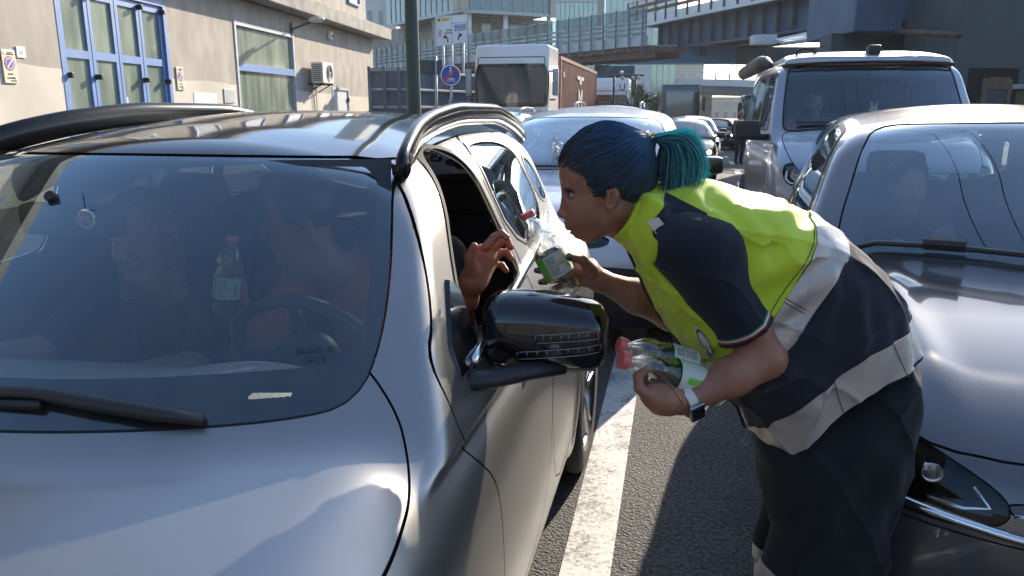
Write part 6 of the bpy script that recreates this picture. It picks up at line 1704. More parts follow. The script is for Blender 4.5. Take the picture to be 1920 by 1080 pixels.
# ------------------------------------------------------------------ the woman in the vest
def woman():
    HY = 1.75; K = .00121
    W0 = at(1560, 900, 1.68)
    root = empty('person', (0, 0, 0), 0, 'woman with blue ponytail in yellow and navy vest, bending and holding out a bottle', 'person')
    H3 = lambda px, py, dy=0.0: np.array([*at(px, py, HY)]) + np.array([0, dy, 0])
    tl = rotY(R(-8))
    # ---- head and neck
    def head(x, y, z):
        p = (x, y, z)
        f = el(p, H3(1140, 314), (80 * K, .072, 77 * K))
        f = smin(f, el(p, H3(1088, 320), (38 * K, .060, 50 * K)), .03)
        f = smin(f, el(p, H3(1103, 375), (45 * K, .056, 66 * K), rotY(R(12))), .03)
        for s in (-1, 1):
            f = smin(f, el(p, H3(1098, 392, s * .036), (27 * K, .022, 26 * K)), .02)
            f = smin(f, rc(p, H3(1150, 390, s * .050), H3(1112, 434, s * .014), .023, .016), .025)
            f = smin(f, el(p, H3(1066, 346, s * .024), (8 * K, .022, 6 * K)), .012)
        f = smin(f, el(p, H3(1104, 438), (14 * K, .022, 12 * K)), .02)
        f = smin(f, rc(p, H3(1080, 420), H3(1098, 432), .026, .020), .015)
        # eye sockets
        for s in (-1, 1): f = smax(f, -(el(p, H3(1064, 361, s * .033), (11 * K, .017, 9 * K))), .012)
        f = smin(f, rc(p, H3(1066, 352), H3(1056, 398), .0075, .0105), .010)
        f = smin(f, el(p, H3(1053, 401), (9 * K, .012, 7.5 * K)), .006)
        for s in (-1, 1): f = smin(f, el(p, H3(1064, 404, s * .013), (9 * K, .0075, 6.5 * K)), .006)
        # lips, slightly parted
        f = smin(f, el(p, H3(1071, 421), (9.5 * K, .023, 5.5 * K), rotY(R(-25))), .006)
        f = smin(f, el(p, H3(1085, 441), (8.5 * K, .019, 5.5 * K), rotY(R(-20))), .006)
        f = smax(f, -el(p, H3(1072, 431), (13 * K, .019, 3.4 * K), rotY(R(-25))), .004)
        # neck
        f = smin(f, rc(p, H3(1158, 372), H3(1250, 430), .047, .056), .03)
        f = smin(f, rc(p, H3(1140, 402), H3(1215, 452), .036, .044), .03)
        # ears
        for s in (-1, 1):
            e = el(p, H3(1141, 367, s * .069), (12 * K, .010, 24 * K), rotY(R(10)))
            e = smax(e, -el(p, H3(1138, 366, s * .078), (7.5 * K, .008, 15 * K), rotY(R(10))), .005)
            e = smin(e, rc(p, H3(1132, 352, s * .074), H3(1135, 372, s * .072), .003, .0025), .004)
            f = smin(f, e, .006)
        return f
    a = H3(1020, 200); b_ = H3(1290, 500)
    hm, _ = meshF('tmp_head', head, (a[0], HY - .12, b_[2]), (b_[0], HY + .12, a[2]), .0026, MATS['skin'], None)
    # ---- arms and hands, trunk, legs (the trunk and legs are under the clothes)
    DS = 1.82
    A = lambda px, py, d: at(px, py, d)
    bx0 = A(990, 402, 1.79); bx1 = A(1066, 546, 1.79)
    def far_arm(x, y, z):
        p = (x, y, z)
        f = rc(p, A(1330, 500, 1.86), A(1262, 585, 1.88), .052, .047)
        f = smin(f, rc(p, A(1262, 585, 1.88), A(1195, 556, 1.86), .046, .041), .02)
        f = smin(f, rc(p, A(1195, 556, 1.86), A(1122, 525, 1.84), .041, .024), .02)
        # palm
        f = smin(f, rc(p, A(1122, 525, 1.84), A(1098, 510, 1.835), .025, .027), .02)
        f = smin(f, rc(p, A(1105, 500, 1.835), A(1088, 522, 1.845), .020, .020), .018)
        # thumb along the near side of the bottle
        t = rc(p, A(1110, 506, 1.81), A(1092, 487, 1.775), .0155, .0125)
        t = smin(t, rc(p, A(1092, 487, 1.775), A(1068, 482, 1.752), .0120, .0095), .006)
        f = smin(f, t, .012)
        # four fingers behind the bottle, tips coming round its left side
        for i, (kx, ky, tx, ty, l) in enumerate(((1082, 492, 1006, 482, 1.0), (1082, 505, 1009, 506, 1.0), (1084, 518, 1017, 527, .95), (1088, 530, 1034, 541, .85))):
            r_ = (.0098, .0100, .0096, .0086)[i]
            k0 = A(kx, ky, 1.848); k1 = A(kx - 34 * l, ky + (ty - ky) * .4, 1.852); k2 = A(tx + 8, ty, 1.825); k3 = A(tx + 3, ty + 1, 1.790 if i else 1.815)
            g = rc(p, k0, k1, r_ * 1.1, r_); g = smin(g, rc(p, k1, k2, r_, r_ * .95), .004); g = smin(g, rc(p, k2, k3, r_ * .95, r_ * .88), .003)
            f = smin(f, g, .006 if i else .008)
        return f
    a = A(985, 440, 1.9); b_ = A(1390, 660, 1.9)
    fm, _ = meshF('tmp_far', far_arm, (a[0] - .02, 1.70, b_[2] - .02), (b_[0], 1.95, a[2] + .02), .0032, MATS['skin'], None)
    def near_arm(x, y, z):
        p = (x, y, z)
        f = rc(p, A(1318, 470, 1.62), A(1395, 605, 1.59), .058, .050)
        f = smin(f, rc(p, A(1395, 605, 1.59), A(1436, 670, 1.57), .050, .039), .02)
        f = smin(f, rc(p, A(1438, 674, 1.57), A(1372, 706, 1.55), .040, .041), .02)
        f = smin(f, rc(p, A(1372, 706, 1.55), A(1284, 752, 1.51), .040, .0255), .02)
        # hand: back of the hand towards us, fist closing on the bottles from below
        f = smin(f, rc(p, A(1284, 752, 1.51), A(1240, 748, 1.50), .0255, .028), .015)
        f = smin(f, rc(p, A(1250, 752, 1.50), A(1222, 738, 1.505), .028, .0255), .02)
        f = smin(f, rc(p, A(1234, 760, 1.52), A(1214, 738, 1.53), .020, .018), .015)
        for i in range(4):
            d = 1.487 + i * .0195; o = (-2, 0, 3, 8)[i]; r_ = (.0100, .0102, .0098, .0086)[i]
            k0 = A(1218 + o, 742, d); k1 = A(1200 + o, 728 + o * .3, d + .004); k2 = A(1198 + o, 706, d + .010); k3 = A(1216 + o, 692, d + .014)
            g = rc(p, k0, k1, r_ * 1.15, r_ * 1.05); g = smin(g, rc(p, k1, k2, r_ * 1.05, r_), .004); g = smin(g, rc(p, k2, k3, r_, r_ * .9), .004)
            f = smin(f, g, .007)
        t = rc(p, A(1262, 738, 1.545), A(1244, 716, 1.56), .014, .012); t = smin(t, rc(p, A(1244, 716, 1.56), A(1228, 700, 1.57), .012, .010), .004)
        return smin(f, t, .012)
    a = A(1170, 400, 1.75); b_ = A(1520, 815, 1.75)
    nm, _ = meshF('tmp_near', near_arm, (A(1180, 700, 1.5)[0] - .03, 1.42, A(1300, 800, 1.5)[2] - .03), (A(1500, 600, 1.6)[0] + .05, 1.72, A(1300, 400, 1.6)[2] + .02), .0034, MATS['skin'], None)
    hipc = A(1600, 735, 1.70)
    def trunk(x, y, z):
        p = (x, y, z)
        f = rc(p, A(1290, 450, 1.75), A(1420, 540, 1.73), .085, .095)
        f = smin(f, rc(p, A(1420, 540, 1.73), A(1540, 670, 1.72), .075, .06), .04)
        for s, kn, an in ((-1, (1530, 1000, 1.63), -.10), (1, (1560, 1000, 1.74), .09)):
            k = A(*kn); f = smin(f, rc(p, hipc + np.array([-.02, s * .05, -.05]), k, .050, .038), .03)
            f = smin(f, rc(p, k, (k[0] + .06, k[1], .10), .042, .034), .02)
            f = smin(f, rc(p, (k[0] + .06, k[1], .07), (k[0] - .10, k[1], .035), .038, .03), .03)
        return f
    tm_, _ = meshF('tmp_trunk', trunk, (.2, 1.45, -.01), (1.15, 1.95, 1.5), .012, MATS['skin'], None)
    # one mesh for the whole body
    bm = bmesh.new()
    for o in (hm, fm, nm, tm_):
        bm.from_mesh(o.data)
    me = bpy.data.meshes.new('body'); bm.to_mesh(me); bm.free()
    me.polygons.foreach_set('use_smooth', np.ones(len(me.polygons), dtype=bool)); me.materials.append(MATS['skin'])
    body = bpy.data.objects.new('body', me); COL.objects.link(body); body.parent = root
    for o in (hm, fm, nm, tm_):
        d = o.data; bpy.data.objects.remove(o); bpy.data.meshes.remove(d)
    # eyes, brows, teeth, nails
    for s in (-1, 1):
        b = MB(); c = H3(1073.5, 361, s * .030)
        b.lathe([(.0001, -.0118), (.004, -.0111), (.0085, -.008), (.0115, -.003), (.0115, .003)], 18, c, (1, -.12 * s * -1, 0)); e = b.build('eye', MATS['eye_white'], root, smooth=True)
        b = MB(); b.lathe([(.0001, -.0125), (.0045, -.0118), (.0072, -.0100)], 16, c, (1, .0, .1)); b.build('iris', MATS['iris'], e, smooth=True)
        b = MB(); b.tube([H3(1058, 353, s * .020), H3(1060, 349, s * .030), H3(1072, 349, s * .045), H3(1084, 353, s * .054)], [.002, .0028, .0026, .001], 6); b.build('eyebrow', MATS['ink_black'], root, smooth=True)
        b = MB(); b.tube([H3(1063.5, 358, s * .022), H3(1062, 356, s * .030), H3(1067, 356, s * .039), H3(1074, 359, s * .045)], [.0012, .002, .002, .001], 6); b.build('eyelash', MATS['ink_black'], root, smooth=True)
    b = MB(); b.box(H3(1077, 427), (.012, .026, .007), b=.002); b.build('teeth', MATS['teeth'], root, smooth='auto')
    for c, ex in ((A(1067, 481, 1.744), .0085), (A(1006, 507, 1.783), .007), (A(1014, 529, 1.784), .007)):
        b = MB(); b.lathe([(.0001, .0022), (ex * .6, .0018), (ex, 0)], 14, c + np.array([0, .0, 0]), (-.1, -1, .15)); b.build('nail', MATS['nail_dark'], root, smooth=True)
    # ---- hair: cap with strands drawn back to the tie, then the ponytail
    tie = H3(1213, 262)
    hp = smooth_poly([sxz(x, y, HY) for x, y in [(1030, 300), (1034, 280), (1040, 240), (1130, 205), (1235, 225), (1240, 300), (1232, 380), (1205, 412), (1178, 404), (1166, 380), (1160, 352), (1148, 341), (1126, 340), (1112, 354), (1106, 361), (1093, 349), (1077, 326), (1060, 311), (1046, 302)]], 4)
    def capf(x, y, z):
        p = (x, y, z)
        f = el(p, H3(1138, 314), (84 * K, .079, 83 * K)); f = smin(f, el(p, H3(1180, 330), (45 * K, .064, 64 * K)), .03)
        f = smin(f, el(p, H3(1086, 303), (32 * K, .058, 34 * K)), .025)
        f = smin(f, rc(p, H3(1190, 280), tie, .035, .014), .03)
        return f + .0012 * np.sin(140 * z + 60 * x)
    def cap(x, y, z): return smax(capf(x, y, z), psdf(hp, x, z), .006)
    a = H3(1020, 200); b_ = H3(1250, 430)
    V, Q, N = surfnet(cap, (a[0], HY - .11, b_[2]), (b_[0], HY + .11, a[2]), .0038)
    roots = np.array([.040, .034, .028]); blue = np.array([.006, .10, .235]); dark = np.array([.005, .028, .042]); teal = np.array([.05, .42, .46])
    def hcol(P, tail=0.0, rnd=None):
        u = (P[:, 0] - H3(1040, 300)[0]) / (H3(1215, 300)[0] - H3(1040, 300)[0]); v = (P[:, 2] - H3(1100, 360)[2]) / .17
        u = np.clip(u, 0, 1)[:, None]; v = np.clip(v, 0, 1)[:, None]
        c = roots * (1 - u) ** 1.6 + blue * (u ** .7) * (.35 + .9 * v); c = c * (.35 + .65 * v) + dark * (1 - v)  # brighter towards the crown: the sun rim is put into the hair colour
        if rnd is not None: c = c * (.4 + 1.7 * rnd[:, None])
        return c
    hair = mesh_obj('hair', V, tri(Q), MATS['dyed_hair'], root, N=N)
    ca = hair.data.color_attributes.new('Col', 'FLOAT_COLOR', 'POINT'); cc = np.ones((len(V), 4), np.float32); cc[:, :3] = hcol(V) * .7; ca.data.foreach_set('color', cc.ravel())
    g = np.random.default_rng(11)
    SV, SF, SC_ = [], [], []; nb = 0
    def strand(P, r, col):
        nonlocal nb
        n = len(P); T_ = np.gradient(P, axis=0); T_ /= np.linalg.norm(T_, axis=1)[:, None] + 1e-9
        up = np.array([.13, -.9, .4]); u = np.cross(T_, up); u /= np.linalg.norm(u, axis=1)[:, None] + 1e-9; w = np.cross(u, T_)
        rr = (r * np.linspace(1, .45, n))[:, None]
        ring = [P + u * rr, P - u * rr * .5 + w * rr * .87, P - u * rr * .5 - w * rr * .87]
        SV.append(np.stack(ring, 1).reshape(-1, 3)); SC_.append(np.repeat(col, 3, 0))
        i = np.arange(n - 1)[:, None] * 3; 
        for k in range(3): SF.append(np.concatenate([i + k, i + (k + 1) % 3, i + 3 + (k + 1) % 3, i + 3 + k], 1) + nb)
        nb += 3 * n
    # points on the cap surface as strand starts, biased to the hair edge
    idx = g.integers(0, len(V), 3400); p0 = V[idx]; p0 = p0[np.linalg.norm(p0 - tie, axis=1) > .03]; ns = len(p0); n = 11
    t = np.linspace(0, 1, n)[None, :, None]
    PP = p0[:, None, :] * (1 - t) + (tie + g.normal(size=(ns, 1, 3)) * .005) * t
    lift = -.0008 - .0016 * g.random((ns, 1))
    for _ in range(4):                          # push all of them on to the surface of the cap
        fl_ = PP.reshape(-1, 3); f = capf(fl_[:, 0], fl_[:, 1], fl_[:, 2]); G_ = grad(capf, fl_, .003); G_ /= np.linalg.norm(G_, axis=1)[:, None] + 1e-9
        st = np.clip(f.reshape(ns, n) + lift, -.02, .02); st[:, -1] = 0
        PP = PP - G_.reshape(ns, n, 3) * st[:, :, None] * .9
    PP[:, 1:-1] = (PP[:, :-2] + PP[:, 1:-1] * 2 + PP[:, 2:]) / 4
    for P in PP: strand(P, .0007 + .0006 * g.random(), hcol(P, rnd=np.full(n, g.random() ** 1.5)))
    # flyaway wisps at the forehead and nape
    for k in range(60):
        s0 = H3(1046 + g.normal() * 4, 285 + g.normal() * 14, g.normal() * .03); n = 8; t = np.linspace(0, 1, n)[:, None]
        d = np.array([-.012 + g.normal() * .006, g.normal() * .01, -.008 + g.normal() * .015]); c = np.array([0, 0, .018 * g.random()])
        P = s0 + d * t + c * np.sin(t * 3.1)
        strand(P, .00035, np.tile(roots * 2.2, (n, 1)))
    for k in range(1500):
        s = g.random() ** .8; q = g.random()
        lat = g.normal() * .016
        ex_, ey_ = 1232 + 76 * s + g.normal() * 6, 354 - 16 * s + g.normal() * 14
        top = 250 + (1 - s) * 26 + g.normal() * 3
        c = [tie + g.normal(size=3) * .004, H3(1232 + 8 * s, 256 + (1 - s) * 12, lat * .5), H3(1240 + 38 * s, top + 1, lat), H3(1236 + 66 * s, 268 + 22 * (1 - s) + g.normal() * 2, lat * 1.3), H3(1232 + 85 * s, 306 + g.normal() * 3, lat * 1.5), H3(ex_, ey_, lat * 1.7)]
        c = np.array(c); n = 14; tt = np.linspace(0, 5, n); P = np.stack([spl(list(enumerate(c[:, a_])))(tt) for a_ in range(3)], 1)
        u = np.linspace(0, 1, n)[:, None]; br = .45 + .9 * g.random()
        col = (blue * (1 - u) + teal * u * (.5 + .6 * s) + dark * .4) * br  # outer strands lighter, backlight put into their colour
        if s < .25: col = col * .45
        if g.random() < .14: col = col * .3 + np.array([.22, .60, .62]) * (.3 + .7 * u)
        strand(P, .0008 + .0005 * g.random(), col)
    for k in range(240):
        s = .55 + .4 * g.random(); lat = g.normal() * .02
        c = np.array([tie, H3(1245, 250, lat), H3(1285 + 10 * s, 250 + g.normal() * 5, lat), H3(1310 + 8 * g.random(), 285 + g.normal() * 8, lat), H3(1318 + g.normal() * 6, 330 + g.normal() * 14, lat)])
        n = 10; tt = np.linspace(0, 4, n); P = np.stack([spl(list(enumerate(c[:, a_])))(tt) for a_ in range(3)], 1); strand(P, .0004, np.tile(teal * 1.3, (n, 1)))
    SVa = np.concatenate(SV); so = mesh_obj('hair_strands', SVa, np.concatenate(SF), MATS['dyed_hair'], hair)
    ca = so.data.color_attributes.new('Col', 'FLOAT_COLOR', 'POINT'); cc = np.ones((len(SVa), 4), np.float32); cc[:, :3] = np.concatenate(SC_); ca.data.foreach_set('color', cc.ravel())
    b = MB(); b.tube([tie + np.array([math.cos(q) * .004 * 1, math.cos(q) * .016, math.sin(q) * .016]) for q in np.linspace(0, 6.283, 21)], .004, 8, cap=False)
    b.tube([H3(1206, 262, -.018), H3(1218, 253, -.02), H3(1228, 250, -.018)], .0035, 6); b.build('hair_tie', MATS['brass'], hair, smooth=True)
    # ---- vest
    TY = 1.74
    S = lambda L_: [sxz(x, y, TY) for x, y in L_]
    vp = smooth_poly(S([(1200, 362), (1222, 352), (1255, 356), (1288, 342), (1330, 337), (1385, 350), (1440, 368), (1505, 396), (1565, 432), (1625, 482), (1663, 532), (1688, 580), (1703, 630), (1718, 700), (1722, 790), (1640, 830), (1520, 850), (1470, 870), (1420, 850), (1402, 800), (1384, 758), (1345, 722), (1310, 682), (1275, 638), (1240, 592), (1214, 545), (1196, 500), (1180, 465), (1170, 432), (1178, 396)]), 4)
    base = inflate(vp, TY, .175, .14)
    def vest(x, y, z):
        f = base(x, y, z)
        u = x * .82 - z * .57; v = x * .57 + z * .82
        w = .0045 * np.sin(38 * v + 9 * np.sin(9 * u + 3 * y) + 14 * y) * np.sin(11 * u + 4 * v + 2)
        w += .0028 * np.sin(70 * u + 22 * v + 5 * np.sin(24 * y)) * np.sin(17 * v + 1.3)
        rg = lambda s_: 1 - np.abs(np.sin(s_))
        w -= .0075 * rg(17 * v + 3.2 * u + 2.2 * np.sin(5 * u + 3 * y) + 4 * y) ** 4 * np.clip(z - 1.02, 0, .12) / .12
        w -= .006 * rg(24 * u + 9 * v + 2 * np.sin(7 * v + 4 * y)) ** 5 * np.clip(1.15 - z, 0, .15) / .15
        w -= .006 * rg(13 * (z + .8 * x) + 2 * np.sin(9 * y + 3 * x)) ** 5
        return f + w
    lo = (sxz(1165, 400, TY)[0] - .03, TY - .22, sxz(1400, 830, TY)[1]); hi = (sxz(1715, 400, TY)[0] + .02, TY + .22, sxz(1300, 325, TY)[1])
    V, Q, N = surfnet(vest, lo, hi, .0058)
    cur = (V, tri(Q), N)
    hem = S([(1000, 900), (1402, 796), (1440, 814), (1500, 744), (1560, 694), (1620, 668), (1655, 652), (1702, 630), (1800, 600), (1800, 100), (1000, 100)])
    cur = clip(*cur, -psdf(hem, cur[0][:, 0], cur[0][:, 2]))
    def take(poly, name, m, off=0.0, r=0.0, cond=None, parent=root):
        nonlocal cur
        P_ = smooth_poly(S(poly), 3) if r == 0 else S(poly)
        ff = lambda M_: (-psdf(P_, M_[:, 0], M_[:, 2]) if cond is None else np.minimum(-psdf(P_, M_[:, 0], M_[:, 2]), cond(M_)))
        part = clip(*cur, ff(cur[0])); cur = clip(*cur, -ff(cur[0]))
        return mesh_obj(name, part[0] + part[2] * off, part[1], MATS[m], parent, N=part[2]) if len(part[1]) else None
    near = lambda M_: TY - .01 - M_[:, 1]
    take([(1700, 560), (1730, 620), (1700, 628), (1650, 650), (1560, 692), (1500, 742), (1440, 818), (1396, 794), (1420, 750), (1462, 705), (1510, 662), (1565, 624), (1630, 598), (1682, 576)], 'waist_reflective_band', 'reflective_tape', .0022, r=1)
    take([(1512, 380), (1575, 420), (1552, 448), (1500, 510), (1440, 598), (1378, 668), (1330, 702), (1304, 652), (1350, 625), (1413, 543), (1462, 470), (1500, 405)], 'chest_reflective_band', 'reflective_tape', .0022, r=1)
    take([(1575, 380), (1760, 380), (1760, 860), (1335, 860), (1330, 702), (1378, 668), (1440, 598), (1500, 510), (1552, 448)], 'navy_vest_lower', 'navy_cloth', 0, r=1)
    take([(1206, 400), (1240, 356), (1296, 384), (1262, 420), (1232, 452), (1205, 425)], 'navy_shoulder_panel', 'navy_cloth', .001, r=1, cond=near)
    v_ = mesh_obj('vest', cur[0], cur[1], MATS['vest_yellow'], root, N=cur[2])
    # collar
    def collar(x, y, z):
        p = (x, y, z)
        c0 = H3(1188, 402); c1 = H3(1250, 438); ax = c1 - c0; L_ = np.linalg.norm(ax); ax /= L_
        t = (x - c0[0]) * ax[0] + (y - c0[1]) * ax[1] + (z - c0[2]) * ax[2]
        r_ = np.sqrt(np.maximum((x - c0[0]) ** 2 + (y - c0[1]) ** 2 + (z - c0[2]) ** 2 - t * t, 0))
        return smax(np.abs(r_ - (.067 + .30 * np.maximum(t, 0))) - .0035, np.abs(t - .015) - .032, .005)
    meshF('collar', collar, H3(1120, 500) + np.array([0, -.14, 0]), H3(1300, 320) + np.array([0, .14, 0]), .004, MATS['vest_yellow'], root)
    # silver tab and shoulder tape
    def on_vest(px, py, d0=TY - .25, off=.005):
        x, z = sxz(px, py, TY); y = d0
        for _ in range(160):
            v = float(vest(np.array(x), np.array(y), np.array(z)))
            if v < .0006: break
            y += max(v * .5, .0008)
        return np.array([x, y - off, z])
    b = MB(); 
    for q in range(6):
        t0, t1 = q / 6, (q + 1) / 6
        l0, l1 = np.array([1197, 402]), np.array([1222, 440]); r0, r1 = np.array([1214, 392]), np.array([1240, 428])
        pa, pb, pc, pd = [on_vest(*(l0 + (l1 - l0) * t)) for t in (t0, t1)] + [on_vest(*(r0 + (r1 - r0) * t)) for t in (t1, t0)]
        b.quad(pa, pb, pc, pd)
    b.build('reflective_tab', MATS['strap_white'], root)
    # front zip with teeth
    zp = [(1172, 440), (1180, 470), (1196, 504), (1214, 548), (1240, 594), (1275, 640), (1310, 684), (1345, 724), (1384, 762), (1398, 800)]
    zz = [at(x - 2, y + 2, TY) for x, y in zp]; b = MB(); b.tube(zz, .0035, 6)
    sp = [spl(list(enumerate([p[a_] for p in zz]))) for a_ in range(3)]
    for t in np.linspace(.1, 8.9, 90): b.box([float(f_(t)) for f_ in sp], (.007, .005, .0032))
    b.build('zip', MATS['zip_black'], root)
    b = MB(); c = at(1401, 812, TY); b.tube([c, c + np.array([-.002, 0, -.012])], .003, 6); b.tube([c + np.array([-.002 + .006 * math.sin(q), 0, -.022 + .009 * math.cos(q)]) for q in np.linspace(0, 6.283, 13)], .0018, 5, cap=False); b.build('zip_puller', MATS['galvanised'], root, smooth=True)
    b = MB()
    for (l0, l1) in (((1419, 530), (1456, 552)), ((1422, 524), (1460, 546)), ((1512, 384), (1340, 628)), ((1566, 424), (1444, 590))):
        n_ = 14; b.tube([on_vest(l0[0] + (l1[0] - l0[0]) * k / n_, l0[1] + (l1[1] - l0[1]) * k / n_, off=.0025) for k in range(n_ + 1)], .0009, 4)
    b.build('seam_stitching', MATS['navy_cloth'], root)
    for k_, (l0, l1) in enumerate((((1505, 664), (1524, 722)), ((1612, 606), (1634, 660)))):
        b = MB(); b.tube([on_vest(l0[0] + (l1[0] - l0[0]) * k / 8, l0[1] + (l1[1] - l0[1]) * k / 8, off=.004) for k in range(9)], .0010, 4); b.build('band_seam', MATS['board_brown'], root)
    # chest pocket flap, round badge
    b = MB(); pts = [on_vest(x, y, off=.004) for x, y in [(1212, 508), (1232, 500), (1252, 552), (1246, 566), (1232, 560)]]
    b.add(pts, [tuple(range(5))]); b.build('pocket_flap', MATS['vest_yellow'], root)
    cb = (1296, 612)
    for rr, mm, nm_, off in ((1.0, 'strap_white', 'badge_ring', .004), (.84, 'board_brown', 'badge_band', .005), (.66, 'strap_white', 'badge_field', .006)):
        V_ = [on_vest(*cb, off=off)] + [on_vest(cb[0] + rr * (26 * math.cos(q) * .55 + 26 * math.sin(q) * .40), cb[1] + rr * (30 * math.sin(q) * .9 + 12 * math.cos(q)), off=off) for q in np.linspace(0, 2 * math.pi, 25)[:-1]]
        mesh_obj(nm_, V_, [(0, 1 + k, 1 + (k + 1) % 24) for k in range(24)], MATS[mm], root)
    # ---- t-shirt sleeve of the near arm with a three-coloured cuff, and the far sleeve
    SY = 1.615
    S3 = lambda L_: [sxz(x, y, SY) for x, y in L_]
    slp = smooth_poly(S3([(1214, 458), (1230, 425), (1262, 402), (1304, 396), (1350, 400), (1380, 422), (1397, 465), (1404, 510), (1424, 552), (1452, 600), (1385, 680), (1345, 650), (1329, 617), (1293, 578), (1259, 536), (1228, 498)]), 4)
    slb = inflate(slp, SY, .098, .085)
    def sleeve(x, y, z):
        u = x * .82 - z * .57; v = x * .57 + z * .82
        return slb(x, y, z) + .0022 * np.sin(40 * v + 4 * np.sin(18 * u) + 9 * y) * np.sin(17 * u + 2) - .005 * (1 - np.abs(np.sin(15 * v - 7 * u + 2 * np.sin(8 * u + 5 * y)))) ** 5
    a = sxz(1215, 690, SY); b_ = sxz(1480, 375, SY)
    V, Q, N = surfnet(sleeve, (a[0], SY - .12, a[1]), (b_[0], SY + .12, b_[1]), .005)
    c0, c1 = np.array(sxz(1343, 637, SY)), np.array(sxz(1430, 576, SY)); dd = (c1 - c0) / np.linalg.norm(c1 - c0); nn = np.array([-dd[1], dd[0]])
    if nn[1] < 0: nn = -nn                     # points up the arm
    tf = lambda M_: -((M_[:, 0] - c0[0]) * nn[0] + (M_[:, 2] - c0[1]) * nn[1]) - .10 * (M_[:, 1] - SY) ** 2 * 4
    cur = (V, tri(Q), N)
    def slab(src, lo_, hi_):
        a_ = clip(*src, tf(src[0]) - lo_); return clip(*a_, hi_ - tf(a_[0]))
    p_ = slab(cur, -9, -.012); mesh_obj('shirt_sleeve', p_[0], p_[1], MATS['tshirt_navy'], root, N=p_[2])
    for nm_, lo_, hi_, mm in (('green_trim', -.012, -.0085, 'trim_green'), ('white_trim', -.0085, -.0045, 'trim_white'), ('red_trim', -.0045, -.0005, 'trim_red'), ('navy_trim', -.0005, .009, 'tshirt_navy')):
        p_ = slab(cur, lo_, hi_); mesh_obj(nm_, p_[0] + p_[2] * .0006, p_[1], MATS[mm], root, N=p_[2])
    # ---- trousers
    PY = 1.69
    S2 = lambda L_: [sxz(x, y, PY) for x, y in L_]
    tp = smooth_poly(S2([(1470, 780), (1560, 715), (1655, 655), (1692, 650), (1712, 700), (1712, 780), (1692, 868), (1664, 950), (1650, 1020), (1632, 1120), (1622, 1230), (1600, 1300), (1480, 1300), (1440, 1200), (1424, 1110), (1416, 1035), (1430, 985), (1432, 930), (1424, 880), (1418, 838), (1438, 805)]), 4)
    tb = inflate(tp, PY, .135, .12)
    hx, hz = sxz(1500, 1020, PY)
    def trousers(x, y, z):
        f = tb(x, y, z)
        gap = .02 - np.abs(y - PY - .01) - .25 * np.maximum(z - .48, 0)
        f = smax(f, gap, .05)
        u = x * .3 + z; w = .004 * np.sin(34 * z + 12 * x + 4 * np.sin(14 * x + 8 * y)) * np.sin(13 * x + 5 * z + 6 * y) + .0025 * np.sin(62 * x - 24 * z + 9 * y)
        rg = lambda s_: 1 - np.abs(np.sin(s_))
        w -= .006 * rg(9 * z + 5 * x + 1.6 * np.sin(6 * x + 5 * y)) ** 5 + .005 * rg(15 * x - 4 * z + 2 * np.sin(5 * z + 3 * y)) ** 6
        w -= .010 * np.exp(-((z - .50) / .06) ** 2) * rg(20 * z + 6 * x) ** 3
        return f + w
    V, Q, N = surfnet(trousers, (sxz(1400, 900, PY)[0] - .02, PY - .2, sxz(1500, 1290, PY)[1]), (sxz(1740, 700, PY)[0] + .02, PY + .2, sxz(1600, 590, PY)[1]), .0075)
    cur = (V, tri(Q), N)
    bd = S2([(1380, 1028), (1420, 1034), (1470, 1062), (1540, 1092), (1700, 1120), (1700, 1180), (1380, 1140)])
    f = lambda M_: -psdf(bd, M_[:, 0], M_[:, 2])
    part = clip(*cur, f(cur[0])); cur = clip(*cur, -f(cur[0]))
    mesh_obj('leg_reflective_band', part[0] + part[2] * .002, part[1], MATS['reflective_tape'], root, N=part[2])
    mesh_obj('trousers', cur[0], cur[1], MATS['trouser_cloth'], root, N=cur[2])
    for s, kn in ((-1, (1500, 1000, 1.60)), (1, (1560, 1000, 1.76))):
        k = A(*kn); zk = .40
        b = MB(); b.tube([(k[0] + .02, k[1], .42), (k[0] + .05, k[1], .25), (k[0] + .06, k[1], .10)], [.085, .075, .07], 18); b.build('trouser_leg', MATS['trouser_cloth'], root, smooth=True)
        def sh(x, y, z, k=k): return smax(smin(rc((x, y, z), (k[0] + .06, k[1], .06), (k[0] - .12, k[1], .04), .052, .042), rc((x, y, z), (k[0] + .06, k[1], .06), (k[0] + .06, k[1], .14), .05, .05), .02), .0 - z, .004)
        meshF('shoe', sh, (k[0] - .2, k[1] - .08, -.01), (k[0] + .14, k[1] + .08, .22), .008, MATS['black_plastic'], root)
    # seam line down the outside of the trousers, small highlights
    # ---- wrist watch on the near arm
    wc = A(1287, 752, 1.512); wa = (A(1372, 706, 1.55) - A(1284, 752, 1.51)); wa /= np.linalg.norm(wa)
    e1 = np.cross(wa, [0, 1, 0]); e1 /= np.linalg.norm(e1); e2 = np.cross(wa, e1)
    b = MB(); n = 40; V_ = []; F_ = []
    for k in range(n):
        q = 2 * math.pi * k / n; d = e1 * math.cos(q) + e2 * math.sin(q)
        for (w_, r_) in ((-.010, .0318), (-.010, .0338), (.010, .0338), (.010, .0318)): V_.append(wc + d * r_ + wa * w_)
    for k in range(n):
        k2 = (k + 1) % n
        for j in range(4): F_.append((k * 4 + j, k * 4 + (j + 1) % 4, k2 * 4 + (j + 1) % 4, k2 * 4 + j))
    wt = mesh_obj('wristwatch', V_, F_, MATS['strap_white'], root, smooth='auto')
    dn = None
    for q in np.linspace(0, 2 * math.pi, 72):
        d = e1 * math.cos(q) + e2 * math.sin(q)
        s_ = -d[1] * .90 - d[2] * .43
        if dn is None or s_ > dn[0]: dn = (s_, d)
    d = dn[1]; t_ = np.cross(wa, d)
    Mx = np.stack([wa, t_, d], 1)
